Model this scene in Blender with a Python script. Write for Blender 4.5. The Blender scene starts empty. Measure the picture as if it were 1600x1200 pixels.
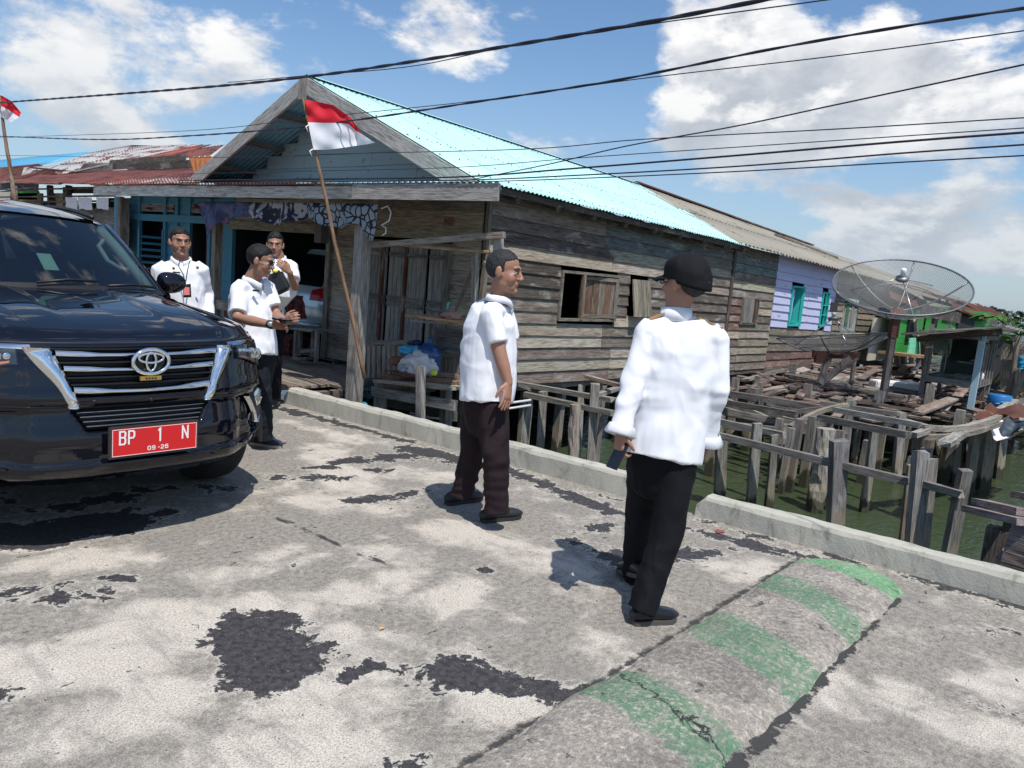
import bpy, bmesh, math, random
import numpy as np
from mathutils import Vector, Matrix, noise
random.seed(7)
R_ = random.Random(11)
scene = bpy.context.scene
COL = scene.collection
# ------------------------------------------------------------ camera, sky, sun, exposure
FPX, EYE, PITCH, ROLL, YAW = 1200.0, 1.55, 8.25, 5.0, 40.0
_a, _p, _r = (math.radians(v) for v in (YAW, PITCH, ROLL))
FW = Vector((math.cos(_a)*math.cos(_p), math.sin(_a)*math.cos(_p), -math.sin(_p)))
_right = Vector((math.sin(_a), -math.cos(_a), 0)); _up = _right.cross(FW)
CR = _right*math.cos(_r) + _up*math.sin(_r); CU = -_right*math.sin(_r) + _up*math.cos(_r)
EYEP = Vector((0, 0, EYE))
cam = bpy.data.cameras.new('camera'); camo = bpy.data.objects.new('camera', cam); COL.objects.link(camo)
cam.sensor_fit = 'HORIZONTAL'; cam.sensor_width = 36; cam.lens = 36*FPX/1600; cam.clip_start = .05; cam.clip_end = 6000
camo.matrix_world = Matrix(((CR.x, CU.x, -FW.x, 0), (CR.y, CU.y, -FW.y, 0), (CR.z, CU.z, -FW.z, EYE), (0, 0, 0, 1)))
scene.camera = camo

def ray(x, y): return FW + CR*((x-800)/FPX) - CU*((y-600)/FPX)
def pz(x, y, z=0.0):
    d = ray(x, y); return EYEP + d*((z-EYE)/d.z)
def px(x, y, X):
    d = ray(x, y); return EYEP + d*(X/d.x)
def py(x, y, Y):
    d = ray(x, y); return EYEP + d*(Y/d.y)
def pd(x, y, D): return EYEP + ray(x, y)*D

# sun: light travels along LDIR
LDIR = Vector((.22, .42, -1)).normalized()
sun = bpy.data.lights.new('sun', 'SUN'); suno = bpy.data.objects.new('sun', sun); COL.objects.link(suno)
sun.energy = 4.4; sun.angle = math.radians(.5); sun.color = (1, .96, .9)
suno.rotation_euler = LDIR.to_track_quat('-Z', 'Y').to_euler()
suno.location = (0, 0, 30)
vs = scene.view_settings
vs.view_transform = 'Standard'; vs.look = 'None'; vs.gamma = 1; vs.use_curve_mapping = False; vs.exposure = 0.10
scene.cycles.max_bounces = 6; scene.cycles.diffuse_bounces = 3; scene.cycles.glossy_bounces = 4
scene.cycles.transparent_max_bounces = 12; scene.cycles.use_denoising = True
scene.cycles.sample_clamp_indirect = 8

# ------------------------------------------------------------ node helper
class NT:
    def __init__(s, nt): s.nt = nt
    def n(s, t, ins=None, **props):
        o = s.nt.nodes.new(t)
        for k, v in props.items(): setattr(o, k, v)
        for k, v in (ins or {}).items():
            sk = o.inputs[k]
            if isinstance(v, bpy.types.NodeSocket): s.nt.links.new(v, sk)
            elif isinstance(v, bpy.types.Node): s.nt.links.new(v.outputs[0], sk)
            else: sk.default_value = v
        return o
    def link(s, a, b): s.nt.links.new(a, b)
    def math(s, op, a, b=0.0, c=None, clamp=False):
        d = {0: a, 1: b}
        if c is not None: d[2] = c
        return s.n('ShaderNodeMath', d, operation=op, use_clamp=clamp).outputs[0]
    def vmath(s, op, a, b=None, scale=None):
        d = {0: a}
        if b is not None: d[1] = b
        if scale is not None: d['Scale'] = scale
        return s.n('ShaderNodeVectorMath', d, operation=op)
    def ramp(s, fac, stops, interp='LINEAR'):
        o = s.n('ShaderNodeValToRGB', {0: fac}); o.color_ramp.interpolation = interp
        els = o.color_ramp.elements
        while len(els) > 1: els.remove(els[-1])
        els[0].position = stops[0][0]; els[0].color = rgba(stops[0][1])
        for p, c in stops[1:]:
            e = els.new(p); e.color = rgba(c)
        return o.outputs[0]
    def mix(s, fac, a, b, blend='MIX'):
        o = s.n('ShaderNodeMix', None, data_type='RGBA', blend_type=blend)
        for k, v in ((0, fac), (6, a), (7, b)):
            sk = o.inputs[k]
            if isinstance(v, bpy.types.NodeSocket): s.nt.links.new(v, sk)
            elif k: sk.default_value = rgba(v)
            else: sk.default_value = v
        return o.outputs[2]
    def noise(s, vec, scale, detail=4, rough=.55, dist=0.0, dim='3D'):
        return s.n('ShaderNodeTexNoise', {'Vector': vec, 'Scale': scale, 'Detail': detail, 'Roughness': rough, 'Distortion': dist}).outputs[0]
    def smooth(s, v, lo, hi, a=0.0, b=1.0):
        return s.n('ShaderNodeMapRange', {0: v, 1: lo, 2: hi, 3: a, 4: b}, interpolation_type='SMOOTHSTEP').outputs[0]
    def scalev(s, vec, sc):
        return s.n('ShaderNodeMapping', {0: vec, 3: sc}).outputs[0]
def rgba(c):
    if isinstance(c, (int, float)): return (c, c, c, 1)
    return tuple(c) if len(c) == 4 else (*c, 1)

# ------------------------------------------------------------ world: physical sky + cumulus
world = bpy.data.worlds.new('World'); scene.world = world; world.use_nodes = True
W = NT(world.node_tree); world.node_tree.nodes.clear()
sky = W.n('ShaderNodeTexSky', None, sky_type='NISHITA', sun_disc=False, sun_elevation=math.asin(-LDIR.z),
          sun_rotation=math.atan2(-LDIR.x, -LDIR.y) % (2*math.pi), air_density=1.0, dust_density=.6, ozone_density=1.6)
tc = W.n('ShaderNodeTexCoord'); sep = W.n('ShaderNodeSeparateXYZ', {0: tc.outputs['Generated']})
zz = W.math('MAXIMUM', sep.outputs[2], -.02)
el = W.math('ARCSINE', zz)
az = W.math('ARCTAN2', sep.outputs[1], sep.outputs[0])
ae = W.n('ShaderNodeCombineXYZ', {0: az, 1: el}).outputs[0]
den = W.math('ADD', zz, .16)
pl = W.n('ShaderNodeCombineXYZ', {0: W.math('DIVIDE', sep.outputs[0], den), 1: W.math('DIVIDE', sep.outputs[1], den)}).outputs[0]
def fb(off):
    v = W.vmath('ADD', tc.outputs['Generated'], off).outputs[0]
    v = W.scalev(v, (1, 1, 1.9))
    return W.noise(v, 6.0, 10, .60, .12)
nb = fb((0, 0, 0)); nb2 = fb((0.005, 0.01, 0.035))
nbig = W.noise(pl, .55, 3, .5)
# (pixel x, pixel y, radius az px, radius el px, weight): where the photograph has cloud (+) or open blue (-)
CL = [(1130, 60, 110, 75, .44), (1250, 130, 130, 60, .34), (1180, 190, 110, 50, .30), (1530, 90, 90, 70, .44), (1380, 110, 70, 60, .30), (1440, 190, 150, 45, .34), (1300, 215, 120, 35, .28), (770, 45, 95, 62, .40), (915, 225, 60, 45, .38),
      (100, 130, 280, 170, .36), (320, 60, 150, 80, .18), (1500, 380, 130, 60, .44), (1390, 350, 50, 45, .34), (1290, 290, 60, 35, .30), (1200, 300, 90, 26, .26), (1080, 238, 70, 34, .34), (1560, 290, 110, 40, .38),
      (500, 60, 90, 110, -.20), (880, 120, 100, 65, -.30), (560, 130, 160, 45, -.10), (1290, 22, 45, 34, -.34), (800, 170, 200, 30, -.12), (1180, 345, 70, 20, -.12), (950, 30, 55, 70, -.30), (1400, 275, 90, 22, -.22), (1440, 40, 40, 30, -.2), (1340, 260, 60, 18, -.18)]
cov = W.math('MULTIPLY_ADD', nbig, .5, -.33)
for cx_, cy_, rx_, ry_, w_ in CL:
    d = ray(cx_, cy_).normalized(); a0, e0 = math.atan2(d.y, d.x), math.asin(d.z)
    v = W.vmath('SUBTRACT', ae, (a0, e0, 0)).outputs[0]
    v = W.vmath('MULTIPLY', v, (FPX*.80/rx_, FPX*.86/ry_, 0)).outputs[0]
    g = W.smooth(W.vmath('LENGTH', v).outputs[1], 1.5, .15, 0, w_)
    cov = W.math('ADD', cov, g)
dens = W.math('ADD', cov, W.math('MULTIPLY', W.math('SUBTRACT', nb, .5), 2.6))
dens2 = W.math('ADD', cov, W.math('MULTIPLY', W.math('SUBTRACT', nb2, .5), 2.6))
mask = W.smooth(dens, .0, .34)
mask = W.math('MULTIPLY', mask, W.smooth(sep.outputs[2], -.01, .05, .55, 1))
thick = W.smooth(dens2, .0, .75)
shade = W.math('SUBTRACT', dens2, dens)
lit = W.smooth(shade, -.34, .06, 1.0, 0.0)
ccol = W.mix(thick, (.68, .71, .77), (.46, .50, .57))
ccol = W.mix(lit, ccol, (.98, .97, .96))
ccol = W.mix(W.math('MULTIPLY', W.smooth(fb((.3, .2, .1)), .40, .64), .60), ccol, (.93, .93, .94))
ccol = W.mix(W.smooth(sep.outputs[2], .02, .30, .65, 0.0), ccol, (.42, .50, .58))
skycol = W.vmath('SCALE', sky.outputs[0], scale=.125).outputs[0]
skycol = W.mix(1.0, skycol, (.80, .95, 1.06), 'MULTIPLY')
haze = W.smooth(sep.outputs[2], .0, .30, .55, .0)
skycol = W.mix(haze, skycol, (.38, .47, .60))
fin = W.mix(mask, skycol, ccol)
bg = W.n('ShaderNodeBackground', {0: fin, 1: 1.0})
W.link(bg.outputs[0], W.n('ShaderNodeOutputWorld').inputs[0])

# ------------------------------------------------------------ materials
def new_mat(name):
    m = bpy.data.materials.new(name); m.use_nodes = True; m.node_tree.nodes.clear()
    T = NT(m.node_tree); b = T.n('ShaderNodeBsdfPrincipled'); o = T.n('ShaderNodeOutputMaterial'); T.link(b.outputs[0], o.inputs[0])
    T.out = o
    return m, T, b
def setin(T, b, **kw):
    for k, v in kw.items():
        sk = b.inputs[k.replace('_', ' ')]
        if isinstance(v, bpy.types.NodeSocket): T.link(v, sk)
        else: sk.default_value = rgba(v) if (k in ('Base_Color', 'Specular_Tint', 'Emission_Color')) else v
def bump(T, b, h, strength=.4, dist=.01):
    o = T.n('ShaderNodeBump', {'Height': h, 'Strength': strength, 'Distance': dist}); T.link(o.outputs[0], b.inputs['Normal'])
def plain(name, col, rough=.6, metal=0.0, var=.12, nscale=6, bstr=.1, **kw):
    m, T, b = new_mat(name); co = T.n('ShaderNodeTexCoord').outputs['Object']
    n = T.noise(co, nscale, 5, .6)
    c = T.mix(n, tuple(v*(1-var) for v in col), tuple(min(1, v*(1+var)) for v in col))
    setin(T, b, Base_Color=c, Roughness=rough, Metallic=metal, **kw)
    if bstr: bump(T, b, T.noise(co, nscale*12, 4, .6), bstr, .004)
    return m
# weathered wood: colour comes from each board's own object colour; the grain runs along the board's local x axis
def wood(name, stain=.5, pale=(.42, .40, .36), bstr=.6, paint=None, tide=False):
    m, T, b = new_mat(name); oi = T.n('ShaderNodeObjectInfo'); co = T.n('ShaderNodeTexCoord').outputs['Object']
    off = T.vmath('SCALE', T.n('ShaderNodeCombineXYZ', {0: 17.3, 1: 9.1, 2: 5.7}).outputs[0], scale=oi.outputs['Random']).outputs[0]
    co = T.vmath('ADD', co, off).outputs[0]
    grain = T.noise(T.scalev(co, (1.6, 26, 26)), 3.0, 6, .62, .3)
    fine = T.noise(T.scalev(co, (6, 110, 110)), 2.0, 3, .6)
    big = T.noise(T.scalev(co, (1.1, 3.5, 3.5)), 2.2, 5, .65, .4)
    base = T.mix(T.smooth(grain, .32, .62), T.mix(1, oi.outputs['Color'], (.42, .38, .36), 'MULTIPLY'), oi.outputs['Color'])
    base = T.mix(T.math('MULTIPLY', T.smooth(big, .52, .70), stain), base, pale)
    base = T.mix(T.math('MULTIPLY', T.smooth(big, .46, .30), .6), base, T.mix(1, oi.outputs['Color'], (.35, .32, .32), 'MULTIPLY'))
    if paint:
        base = T.mix(T.smooth(T.noise(T.scalev(co, (1.5, 6, 6)), 3.0, 6, .7), .34, .42), base, paint)
    crack = T.smooth(fine, .36, .28)
    base = T.mix(T.math('MULTIPLY', crack, .65), base, (.02, .018, .016))
    if tide:      # wet, algae-dark foot of everything that stands in the water, with a rusty pale line above it
        gz = T.n('ShaderNodeSeparateXYZ', {0: T.n('ShaderNodeNewGeometry').outputs['Position']}).outputs[2]; gz = T.math('ADD', gz, T.math('MULTIPLY', T.math('SUBTRACT', big, .5), .5))
        base = T.mix(T.math('MULTIPLY', T.smooth(gz, -.42, -.55), .45), base, (.30, .24, .16)); base = T.mix(T.math('MULTIPLY', T.smooth(gz, -.66, -.74), .88), base, (.030, .032, .018))
    setin(T, b, Base_Color=base, Roughness=.88, Specular_IOR_Level=.25)
    h = T.math('ADD', grain, T.math('MULTIPLY', fine, .5))
    bump(T, b, h, bstr, .006)
    return m
WOOD = wood('weathered_wood'); WOODS = wood('stained_siding_wood', .8, (.36, .34, .30)); WOODG = wood('silvered_post_wood', .45, (.46, .44, .41), .9, None, True)
def painted(name, col, peel=.40):
    m, T, b = new_mat(name); oi = T.n('ShaderNodeObjectInfo'); co = T.n('ShaderNodeTexCoord').outputs['Object']
    co = T.vmath('ADD', co, T.vmath('SCALE', (13., 7., 3.), scale=oi.outputs['Random']).outputs[0]).outputs[0]
    g = T.noise(T.scalev(co, (1.2, 20, 20)), 3, 5, .6)
    c = T.mix(g, tuple(v*.78 for v in col), tuple(min(.9, v*1.12) for v in col))
    c = T.mix(T.smooth(T.noise(T.scalev(co, (1.5, 4, 4)), 3.2, 6, .7), peel-.03, peel-.08), c, (.22, .21, .19))
    setin(T, b, Base_Color=c, Roughness=.7, Specular_IOR_Level=.3); bump(T, b, g, .4, .004)
    return m
LILAC = painted('lilac_paint', (.52, .54, .74)); BLUEP = painted('worn_blue_paint', (.07, .25, .36), .36); TEAL = painted('turquoise_paint', (.03, .46, .42), .30)
DUSTY = painted('dusty_blue_grey_paint', (.31, .44, .47), .44); GREENP = painted('bright_green_paint', (.045, .30, .06), .30); MINT = painted('mint_paint', (.22, .68, .42), .3)
CREAM = painted('cream_board_paint', (.58, .53, .42), .36)
def corrug_mat(name, col, rust=.3, rustcol=(.20, .05, .025), rough=.5, metal=.0, streak=(1, 6, 6)):
    m, T, b = new_mat(name); co = T.n('ShaderNodeTexCoord').outputs['Object']; oi = T.n('ShaderNodeObjectInfo')
    co2 = T.vmath('ADD', co, T.vmath('SCALE', (31., 17., 3.), scale=oi.outputs['Random']).outputs[0]).outputs[0]
    n = T.noise(co2, 2.3, 7, .65, .4); f = T.noise(co2, 22, 4, .6)
    c = T.mix(f, tuple(v*.86 for v in col), tuple(min(1, v*1.08) for v in col))
    rc = T.mix(T.noise(co2, 9, 4, .6), rustcol, tuple(v*.45 for v in rustcol))
    c = T.mix(T.smooth(n, .72-rust*.6, .76-rust*.6), c, rc)
    c = T.mix(T.math('MULTIPLY', oi.outputs['Random'], .22), c, T.mix(1, c, (.55, .60, .62), 'MULTIPLY'))
    setin(T, b, Base_Color=c, Roughness=rough, Metallic=metal); bump(T, b, f, .15, .003)
    return m
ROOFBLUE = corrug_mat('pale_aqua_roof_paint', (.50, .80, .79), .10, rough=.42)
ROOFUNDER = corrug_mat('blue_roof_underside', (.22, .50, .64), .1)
RUSTRED = corrug_mat('rust_red_iron', (.17, .05, .038), .35, (.09, .028, .02), .8)
RUSTWHITE = corrug_mat('rusty_white_iron', (.50, .50, .48), .42, (.28, .08, .03), .7)
RUSTORANGE = corrug_mat('orange_rusted_iron', (.42, .36, .28), .8, (.36, .12, .03), .8)
SHEETBLUE = corrug_mat('sky_blue_sheet', (.10, .36, .56), .05)
SHEETWHITE = corrug_mat('off_white_sheet', (.46, .44, .42), .34)
SHEETRED = corrug_mat('faded_red_sheet', (.34, .08, .055), .4)
GREYROOF = corrug_mat('weathered_fibre_cement', (.30, .275, .225), .22, (.17, .15, .12), .9)
def concrete(name, col, dark=.5):
    m, T, b = new_mat(name); co = T.n('ShaderNodeTexCoord').outputs['Object']
    n = T.noise(co, 3.0, 7, .68); f = T.noise(co, 60, 5, .7); v = T.noise(T.scalev(co, (3, 2.2, .9)), 4, 7, .72, .4)
    c = T.mix(n, tuple(x*.72 for x in col), tuple(min(1, x*1.2) for x in col))
    c = T.mix(T.math('MULTIPLY', T.smooth(v, .5, .72), dark), c, (.13, .13, .10))
    c = T.mix(T.smooth(f, .60, .75), c, tuple(x*.45 for x in col))
    setin(T, b, Base_Color=c, Roughness=.92, Specular_IOR_Level=.2); bump(T, b, T.math('ADD', f, n), .5, .008)
    return m
KERB = concrete('kerb_concrete', (.44, .425, .37), .72)
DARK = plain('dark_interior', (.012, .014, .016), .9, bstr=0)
GARAGE = plain('garage_wall_green', (.12, .19, .18), .8)
BLACKPL = plain('black_plastic', (.012, .012, .013), .45)
CABLE = plain('cable_black', (.012, .014, .028), .5, bstr=0)
METAL = plain('galvanised_steel', (.55, .56, .56), .35, .9, bstr=.05)
RUSTM = plain('rusted_steel', (.11, .045, .035), .8)
def glassy(name, tint, rough=.02, ior=1.5):
    m = bpy.data.materials.new(name); m.use_nodes = True; m.node_tree.nodes.clear(); T = NT(m.node_tree)
    t = T.n('ShaderNodeBsdfTransparent', {0: rgba(tint)}); g = T.n('ShaderNodeBsdfGlossy', {0: (1, 1, 1, 1), 1: rough})
    f = T.n('ShaderNodeFresnel', {0: ior}); mx = T.n('ShaderNodeMixShader', {0: f.outputs[0], 1: t.outputs[0], 2: g.outputs[0]})
    T.link(mx.outputs[0], T.n('ShaderNodeOutputMaterial').inputs[0]); return m
WINDSHIELD = glassy('windscreen_glass', (.42, .52, .52), .01, 1.75)
PANE = glassy('pane_glass', (.80, .88, .86), .02, 1.5)

# ------------------------------------------------------------ object helpers
WM = {}
def mesh_from(verts, faces, name='m', smooth=False):
    me = bpy.data.meshes.new(name); me.from_pydata([tuple(v) for v in verts], [], faces); me.update()
    if smooth: me.polygons.foreach_set('use_smooth', [True]*len(me.polygons))
    return me
def put(name, me, mat=None, parent=None, M=None, color=None):
    o = bpy.data.objects.new(name, me); COL.objects.link(o)
    if mat is not None and me is not None and not len(me.materials): me.materials.append(mat)
    M = M or Matrix.Identity(4)
    if parent is not None:
        o.parent = parent; o.matrix_parent_inverse = WM[parent.name].inverted()
    o.matrix_basis = M
    WM[o.name] = M.copy()
    if parent is not None: WM[o.name] = M.copy()
    if color is not None: o.color = rgba(color)
    return o
def tag(o, label=None, cat=None, group=None, kind=None):
    if label: o['label'] = label
    if cat: o['category'] = cat
    if group: o['group'] = group
    if kind: o['kind'] = kind
    return o
def thing(name, label, cat, loc=(0, 0, 0), group=None):
    o = bpy.data.objects.new(name, None); COL.objects.link(o); o.empty_display_size = .1
    o.location = loc; WM[o.name] = Matrix.Translation(Vector(loc))
    return tag(o, label, cat, group)
def world_mesh(name, verts, faces, mat, parent=None, smooth=False, color=None):
    """mesh given in world coordinates, origin set to its first corner"""
    base = Vector(verts[0]) if parent is None else Vector(verts[0])
    vs_ = [Vector(v)-base for v in verts]
    return put(name, mesh_from(vs_, faces, name, smooth), mat, parent, Matrix.Translation(base), color)
def frame(p0, p1, up=(0, 0, 1)):
    p0, p1 = Vector(p0), Vector(p1); x = (p1-p0).normalized(); up = Vector(up)
    if abs(x.dot(up)) > .98: up = Vector((0, 1, 0)) if abs(x.y) < .9 else Vector((1, 0, 0))
    y = up.cross(x).normalized(); z = x.cross(y)
    return Matrix(((x.x, y.x, z.x, p0.x), (x.y, y.y, z.y, p0.y), (x.z, y.z, z.z, p0.z), (0, 0, 0, 1)))
def plank_mesh(L, w, t, jit=.0, seg=1, bend=0.0, rough_end=0.0, rnd=R_):
    vs_, fs = [], []
    for i in range(seg+1):
        u = i/seg; x = u*L; bz = bend*math.sin(u*math.pi)
        ww = w/2*(1+rnd.uniform(-1, 1)*jit); tt = t/2*(1+rnd.uniform(-1, 1)*jit*.6)
        oy = rnd.uniform(-1, 1)*jit*w*.25
        for sy, sz in ((-1, -1), (1, -1), (1, 1), (-1, 1)):
            ex = rnd.uniform(-1, 1)*rough_end if i in (0, seg) else 0
            vs_.append((x+ex, sy*ww+oy, sz*tt+bz))
    for i in range(seg):
        a = i*4; b = a+4
        for k in range(4):
            k2 = (k+1) % 4; fs.append((a+k, b+k, b+k2, a+k2))
    fs.append((0, 1, 2, 3)); e = seg*4; fs.append((e+3, e+2, e+1, e))
    me = mesh_from(vs_, [f[::-1] for f in fs], 'plank'); return me
def plank(name, p0, p1, w, t, mat=None, parent=None, color=(.2, .18, .16), up=(0, 0, 1), jit=.03, seg=3, bend=0.0, rough_end=.004, roll=0.0):
    p0, p1 = Vector(p0), Vector(p1)
    M = frame(p0, p1, up)
    if roll: M = M @ Matrix.Rotation(roll, 4, 'X')
    return put(name, plank_mesh((p1-p0).length, w, t, jit, seg, bend, rough_end), mat or WOOD, parent, M, color)
def pole_mesh(L, r0, r1, n=8, seg=6, wob=0.0, rnd=R_, rough=0.0):
    vs_, fs = [], []
    ox = oy = 0
    for i in range(seg+1):
        u = i/seg; r = r0+(r1-r0)*u
        if 0 < i < seg: ox += rnd.uniform(-1, 1)*wob; oy += rnd.uniform(-1, 1)*wob
        for k in range(n):
            a = 2*math.pi*k/n; rr = r*(1+rnd.uniform(-1, 1)*rough)
            vs_.append((u*L, ox+rr*math.cos(a), oy+rr*math.sin(a)))
    for i in range(seg):
        for k in range(n):
            k2 = (k+1) % n; fs.append((i*n+k, (i+1)*n+k, (i+1)*n+k2, i*n+k2))
    fs.append(tuple(range(n))); fs.append(tuple(reversed(range(seg*n, seg*n+n))))
    return mesh_from(vs_, [f[::-1] for f in fs], 'pole', rough == 0)
def pole(name, p0, p1, r0, r1=None, mat=None, parent=None, color=(.3, .28, .25), n=8, seg=1, wob=0.0, rough=0.0):
    p0, p1 = Vector(p0), Vector(p1)
    return put(name, pole_mesh((p1-p0).length, r0, r0 if r1 is None else r1, n, seg, wob, R_, rough), mat or WOOD, parent, frame(p0, p1), color)
def box(name, c, s, mat, parent=None, color=None, rz=0.0, bevel=0.0):
    me = bpy.data.meshes.new(name); bm = bmesh.new(); bmesh.ops.create_cube(bm, size=1)
    for v in bm.verts: v.co = Vector((v.co.x*s[0], v.co.y*s[1], v.co.z*s[2]))
    if bevel: bmesh.ops.bevel(bm, geom=bm.edges[:], offset=bevel, segments=2, affect='EDGES')
    bm.to_mesh(me); bm.free()
    return put(name, me, mat, parent, Matrix.Translation(Vector(c)) @ Matrix.Rotation(rz, 4, 'Z'), color)
def tube_curve_mesh(pts, r, n=6, name='tube', taper=None, closed=False):
    pts = [Vector(p) for p in pts]; vs_, fs = [], []
    N = len(pts)
    prev = None
    for i, p in enumerate(pts):
        if closed: t = (pts[(i+1) % N]-pts[i-1]).normalized()
        else: t = (pts[min(i+1, N-1)]-pts[max(i-1, 0)]).normalized()
        if prev is None:
            u = Vector((0, 0, 1)) if abs(t.z) < .9 else Vector((1, 0, 0))
            a = t.cross(u).normalized()
        else:
            a = (prev - t*prev.dot(t)).normalized()
        b = t.cross(a); prev = a
        rr = r if taper is None else taper[i]
        for k in range(n):
            q = 2*math.pi*k/n; vs_.append(p+(a*math.cos(q)+b*math.sin(q))*rr)
    rng = N if closed else N-1
    for i in range(rng):
        j = (i+1) % N
        for k in range(n):
            k2 = (k+1) % n; fs.append((i*n+k, i*n+k2, j*n+k2, j*n+k))
    if not closed: fs.append(tuple(reversed(range(n)))); fs.append(tuple(range((N-1)*n, N*n)))
    return vs_, fs
def tube(name, pts, r, mat, parent=None, n=6, taper=None, closed=False, color=None):
    v, f = tube_curve_mesh(pts, r, n, name, taper, closed)
    return world_mesh(name, v, f, mat, parent, True, color)
def grid_mesh(fn, nu, nv):
    vs_ = [fn(i/nu, j/nv) for j in range(nv+1) for i in range(nu+1)]
    fs = [(j*(nu+1)+i, j*(nu+1)+i+1, (j+1)*(nu+1)+i+1, (j+1)*(nu+1)+i) for j in range(nv) for i in range(nu)]
    return vs_, fs
def lerp(a, b, t): return a+(b-a)*t
def jcol(c, v=.15, rnd=R_):
    k = 1+rnd.uniform(-v, v); return tuple(x*k*(1+rnd.uniform(-.04, .04)) for x in c)
def corrugated(name, c00, c10, c01, c11, mat, parent=None, period=.076, amp=.009, nv=4, solid=True, under=None, wave_dir=0):
    """sheet between four corners (u along the waves' repeat, v down the slope)"""
    c00, c10, c01, c11 = map(Vector, (c00, c10, c01, c11))
    L = (c10-c00).length; nu = max(6, int(L/period*6)); nrm = (c10-c00).cross(c01-c00).normalized()
    if nrm.z < 0: nrm = -nrm
    def fn(u, v):
        p = c00.lerp(c10, u).lerp(c01.lerp(c11, u), v)
        return p + nrm*(amp*math.sin(u*L/period*2*math.pi))
    v, f = grid_mesh(fn, nu, nv)
    o = world_mesh(name, v, f, mat, parent, True)
    if solid:
        md = o.modifiers.new('s', 'SOLIDIFY'); md.thickness = .0025
    return o
def text_mesh(s, size, depth=.002):
    cu = bpy.data.curves.new('t', 'FONT'); cu.body = s; cu.size = size; cu.extrude = depth; cu.align_x = 'CENTER'; cu.align_y = 'CENTER'; cu.resolution_u = 3
    o = bpy.data.objects.new('t', cu); COL.objects.link(o)
    dg = bpy.context.evaluated_depsgraph_get(); me = bpy.data.meshes.new_from_object(o.evaluated_get(dg)); bpy.data.objects.remove(o); return me
# ============================================================ SETTING: water, road, kerb, speed bump
def water_mat():
    m, T, b = new_mat('murky_green_water'); co = T.n('ShaderNodeTexCoord').outputs['Object']
    c = T.mix(T.noise(co, .5, 4), (.034, .052, .024), (.052, .070, .034))
    setin(T, b, Base_Color=c, Roughness=.04, IOR=1.33, Specular_IOR_Level=.55)
    w = T.noise(T.scalev(co, (1, 1.7, 1)), 3.4, 4, .6, .8); w2 = T.noise(co, 12, 3, .6, .5)
    bump(T, b, T.math('ADD', w, T.math('MULTIPLY', w2, .35)), .55, .05); return m
tag(world_mesh('water', [(4.4, -3000, -.9), (4000, -3000, -.9), (4000, 4000, -.9), (4.4, 4000, -.9)], [(0, 1, 2, 3)], water_mat()), kind='structure')
MUD = plain('mud_bed', (.05, .045, .03), .9)
tag(world_mesh('seabed', [(4.4, -3000, -3), (4000, -3000, -3), (4000, 4000, -3), (4.4, 4000, -3)], [(0, 1, 2, 3)], MUD), kind='structure')

def cap_np(P, A, B, r):
    A = np.array([A[0], A[1]]); B = np.array([B[0], B[1]]); ba = B-A; L2 = max(ba@ba, 1e-6)
    h = np.clip(((P-A)@ba)/L2, 0, 1); d = np.linalg.norm(P-A-h[:, None]*ba, axis=1); return np.maximum((r-d)/.1, -4)
def caps_np(P, lst):
    out = np.full(len(P), -4.0)
    for (xa, ya, xb, yb, r) in lst: out = np.maximum(out, cap_np(P, pz(xa, ya), pz(xb, yb), r))
    return out
DARK_PATCHES = [(395, 985, 420, 1045, .20), (535, 1058, 580, 1040, .05), (615, 1050, 700, 1046, .07), (700, 1046, 790, 1062, .11), (790, 1066, 905, 1085, .075), (905, 1088, 960, 1078, .03),
    (30, 835, 190, 815, .22), (190, 815, 260, 800, .10), (10, 928, 80, 915, .055), (90, 932, 165, 928, .065), (180, 905, 200, 903, .025), (520, 790, 672, 766, .065), (440, 748, 540, 746, .06),
    (520, 722, 640, 712, .10), (480, 730, 600, 735, .05), (1005, 880, 1120, 862, .09), (900, 850, 975, 880, .09), (900, 830, 960, 820, .06), (1140, 858, 1120, 866, .05), (1530, 983, 1585, 990, .05),
    (105, 792, 180, 776, .10), (215, 766, 320, 760, .06), (330, 768, 360, 762, .04), (0, 775, 50, 800, .05), (630, 700, 800, 735, .13), (800, 735, 960, 800, .10), (1100, 832, 1300, 880, .08), (1440, 905, 1600, 950, .06), (1090, 812, 1340, 880, .02), (1340, 880, 1600, 957, .02), (460, 640, 700, 712, .02), (700, 712, 980, 785, .015), (1150, 845, 1260, 880, .05),
    (445, 640, 640, 690, .09), (85, 1050, 95, 1060, .02), (620, 1098, 628, 1100, .025), (600, 1192, 650, 1196, .03), (0, 1083, 15, 1085, .05), (960, 860, 1010, 905, .06), (380, 975, 470, 1010, .12),
    (575, 872, 592, 880, .02), (750, 890, 762, 893, .018), (452, 888, 470, 880, .02), (310, 975, 316, 974, .012), (1575, 1110, 1600, 1120, .02)]
RESIDUE = [(250, 970, 440, 950, .16), (500, 940, 640, 900, .10), (560, 1000, 600, 1010, .10), (480, 1100, 560, 1080, .12), (0, 1060, 180, 1030, .16), (480, 860, 340, 900, .10), (680, 950, 720, 920, .10), (760, 1090, 860, 1105, .10), (940, 1010, 960, 1040, .10),
    (700, 830, 850, 870, .16), (1150, 890, 1230, 890, .12), (860, 870, 890, 890, .12), (1560, 1080, 1600, 1060, .12), (1500, 1130, 1580, 1150, .10), (1370, 1090, 1400, 1085, .06), (640, 740, 700, 745, .14), (450, 660, 560, 690, .07), (500, 700, 560, 760, .14), (400, 1180, 540, 1180, .12),
    (120, 1140, 220, 1100, .14), (560, 870, 640, 870, .12), (0, 850, 60, 850, .06), (60, 880, 200, 870, .08), (1270, 1080, 1300, 1060, .05), (480, 780, 600, 800, .08)]
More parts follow.
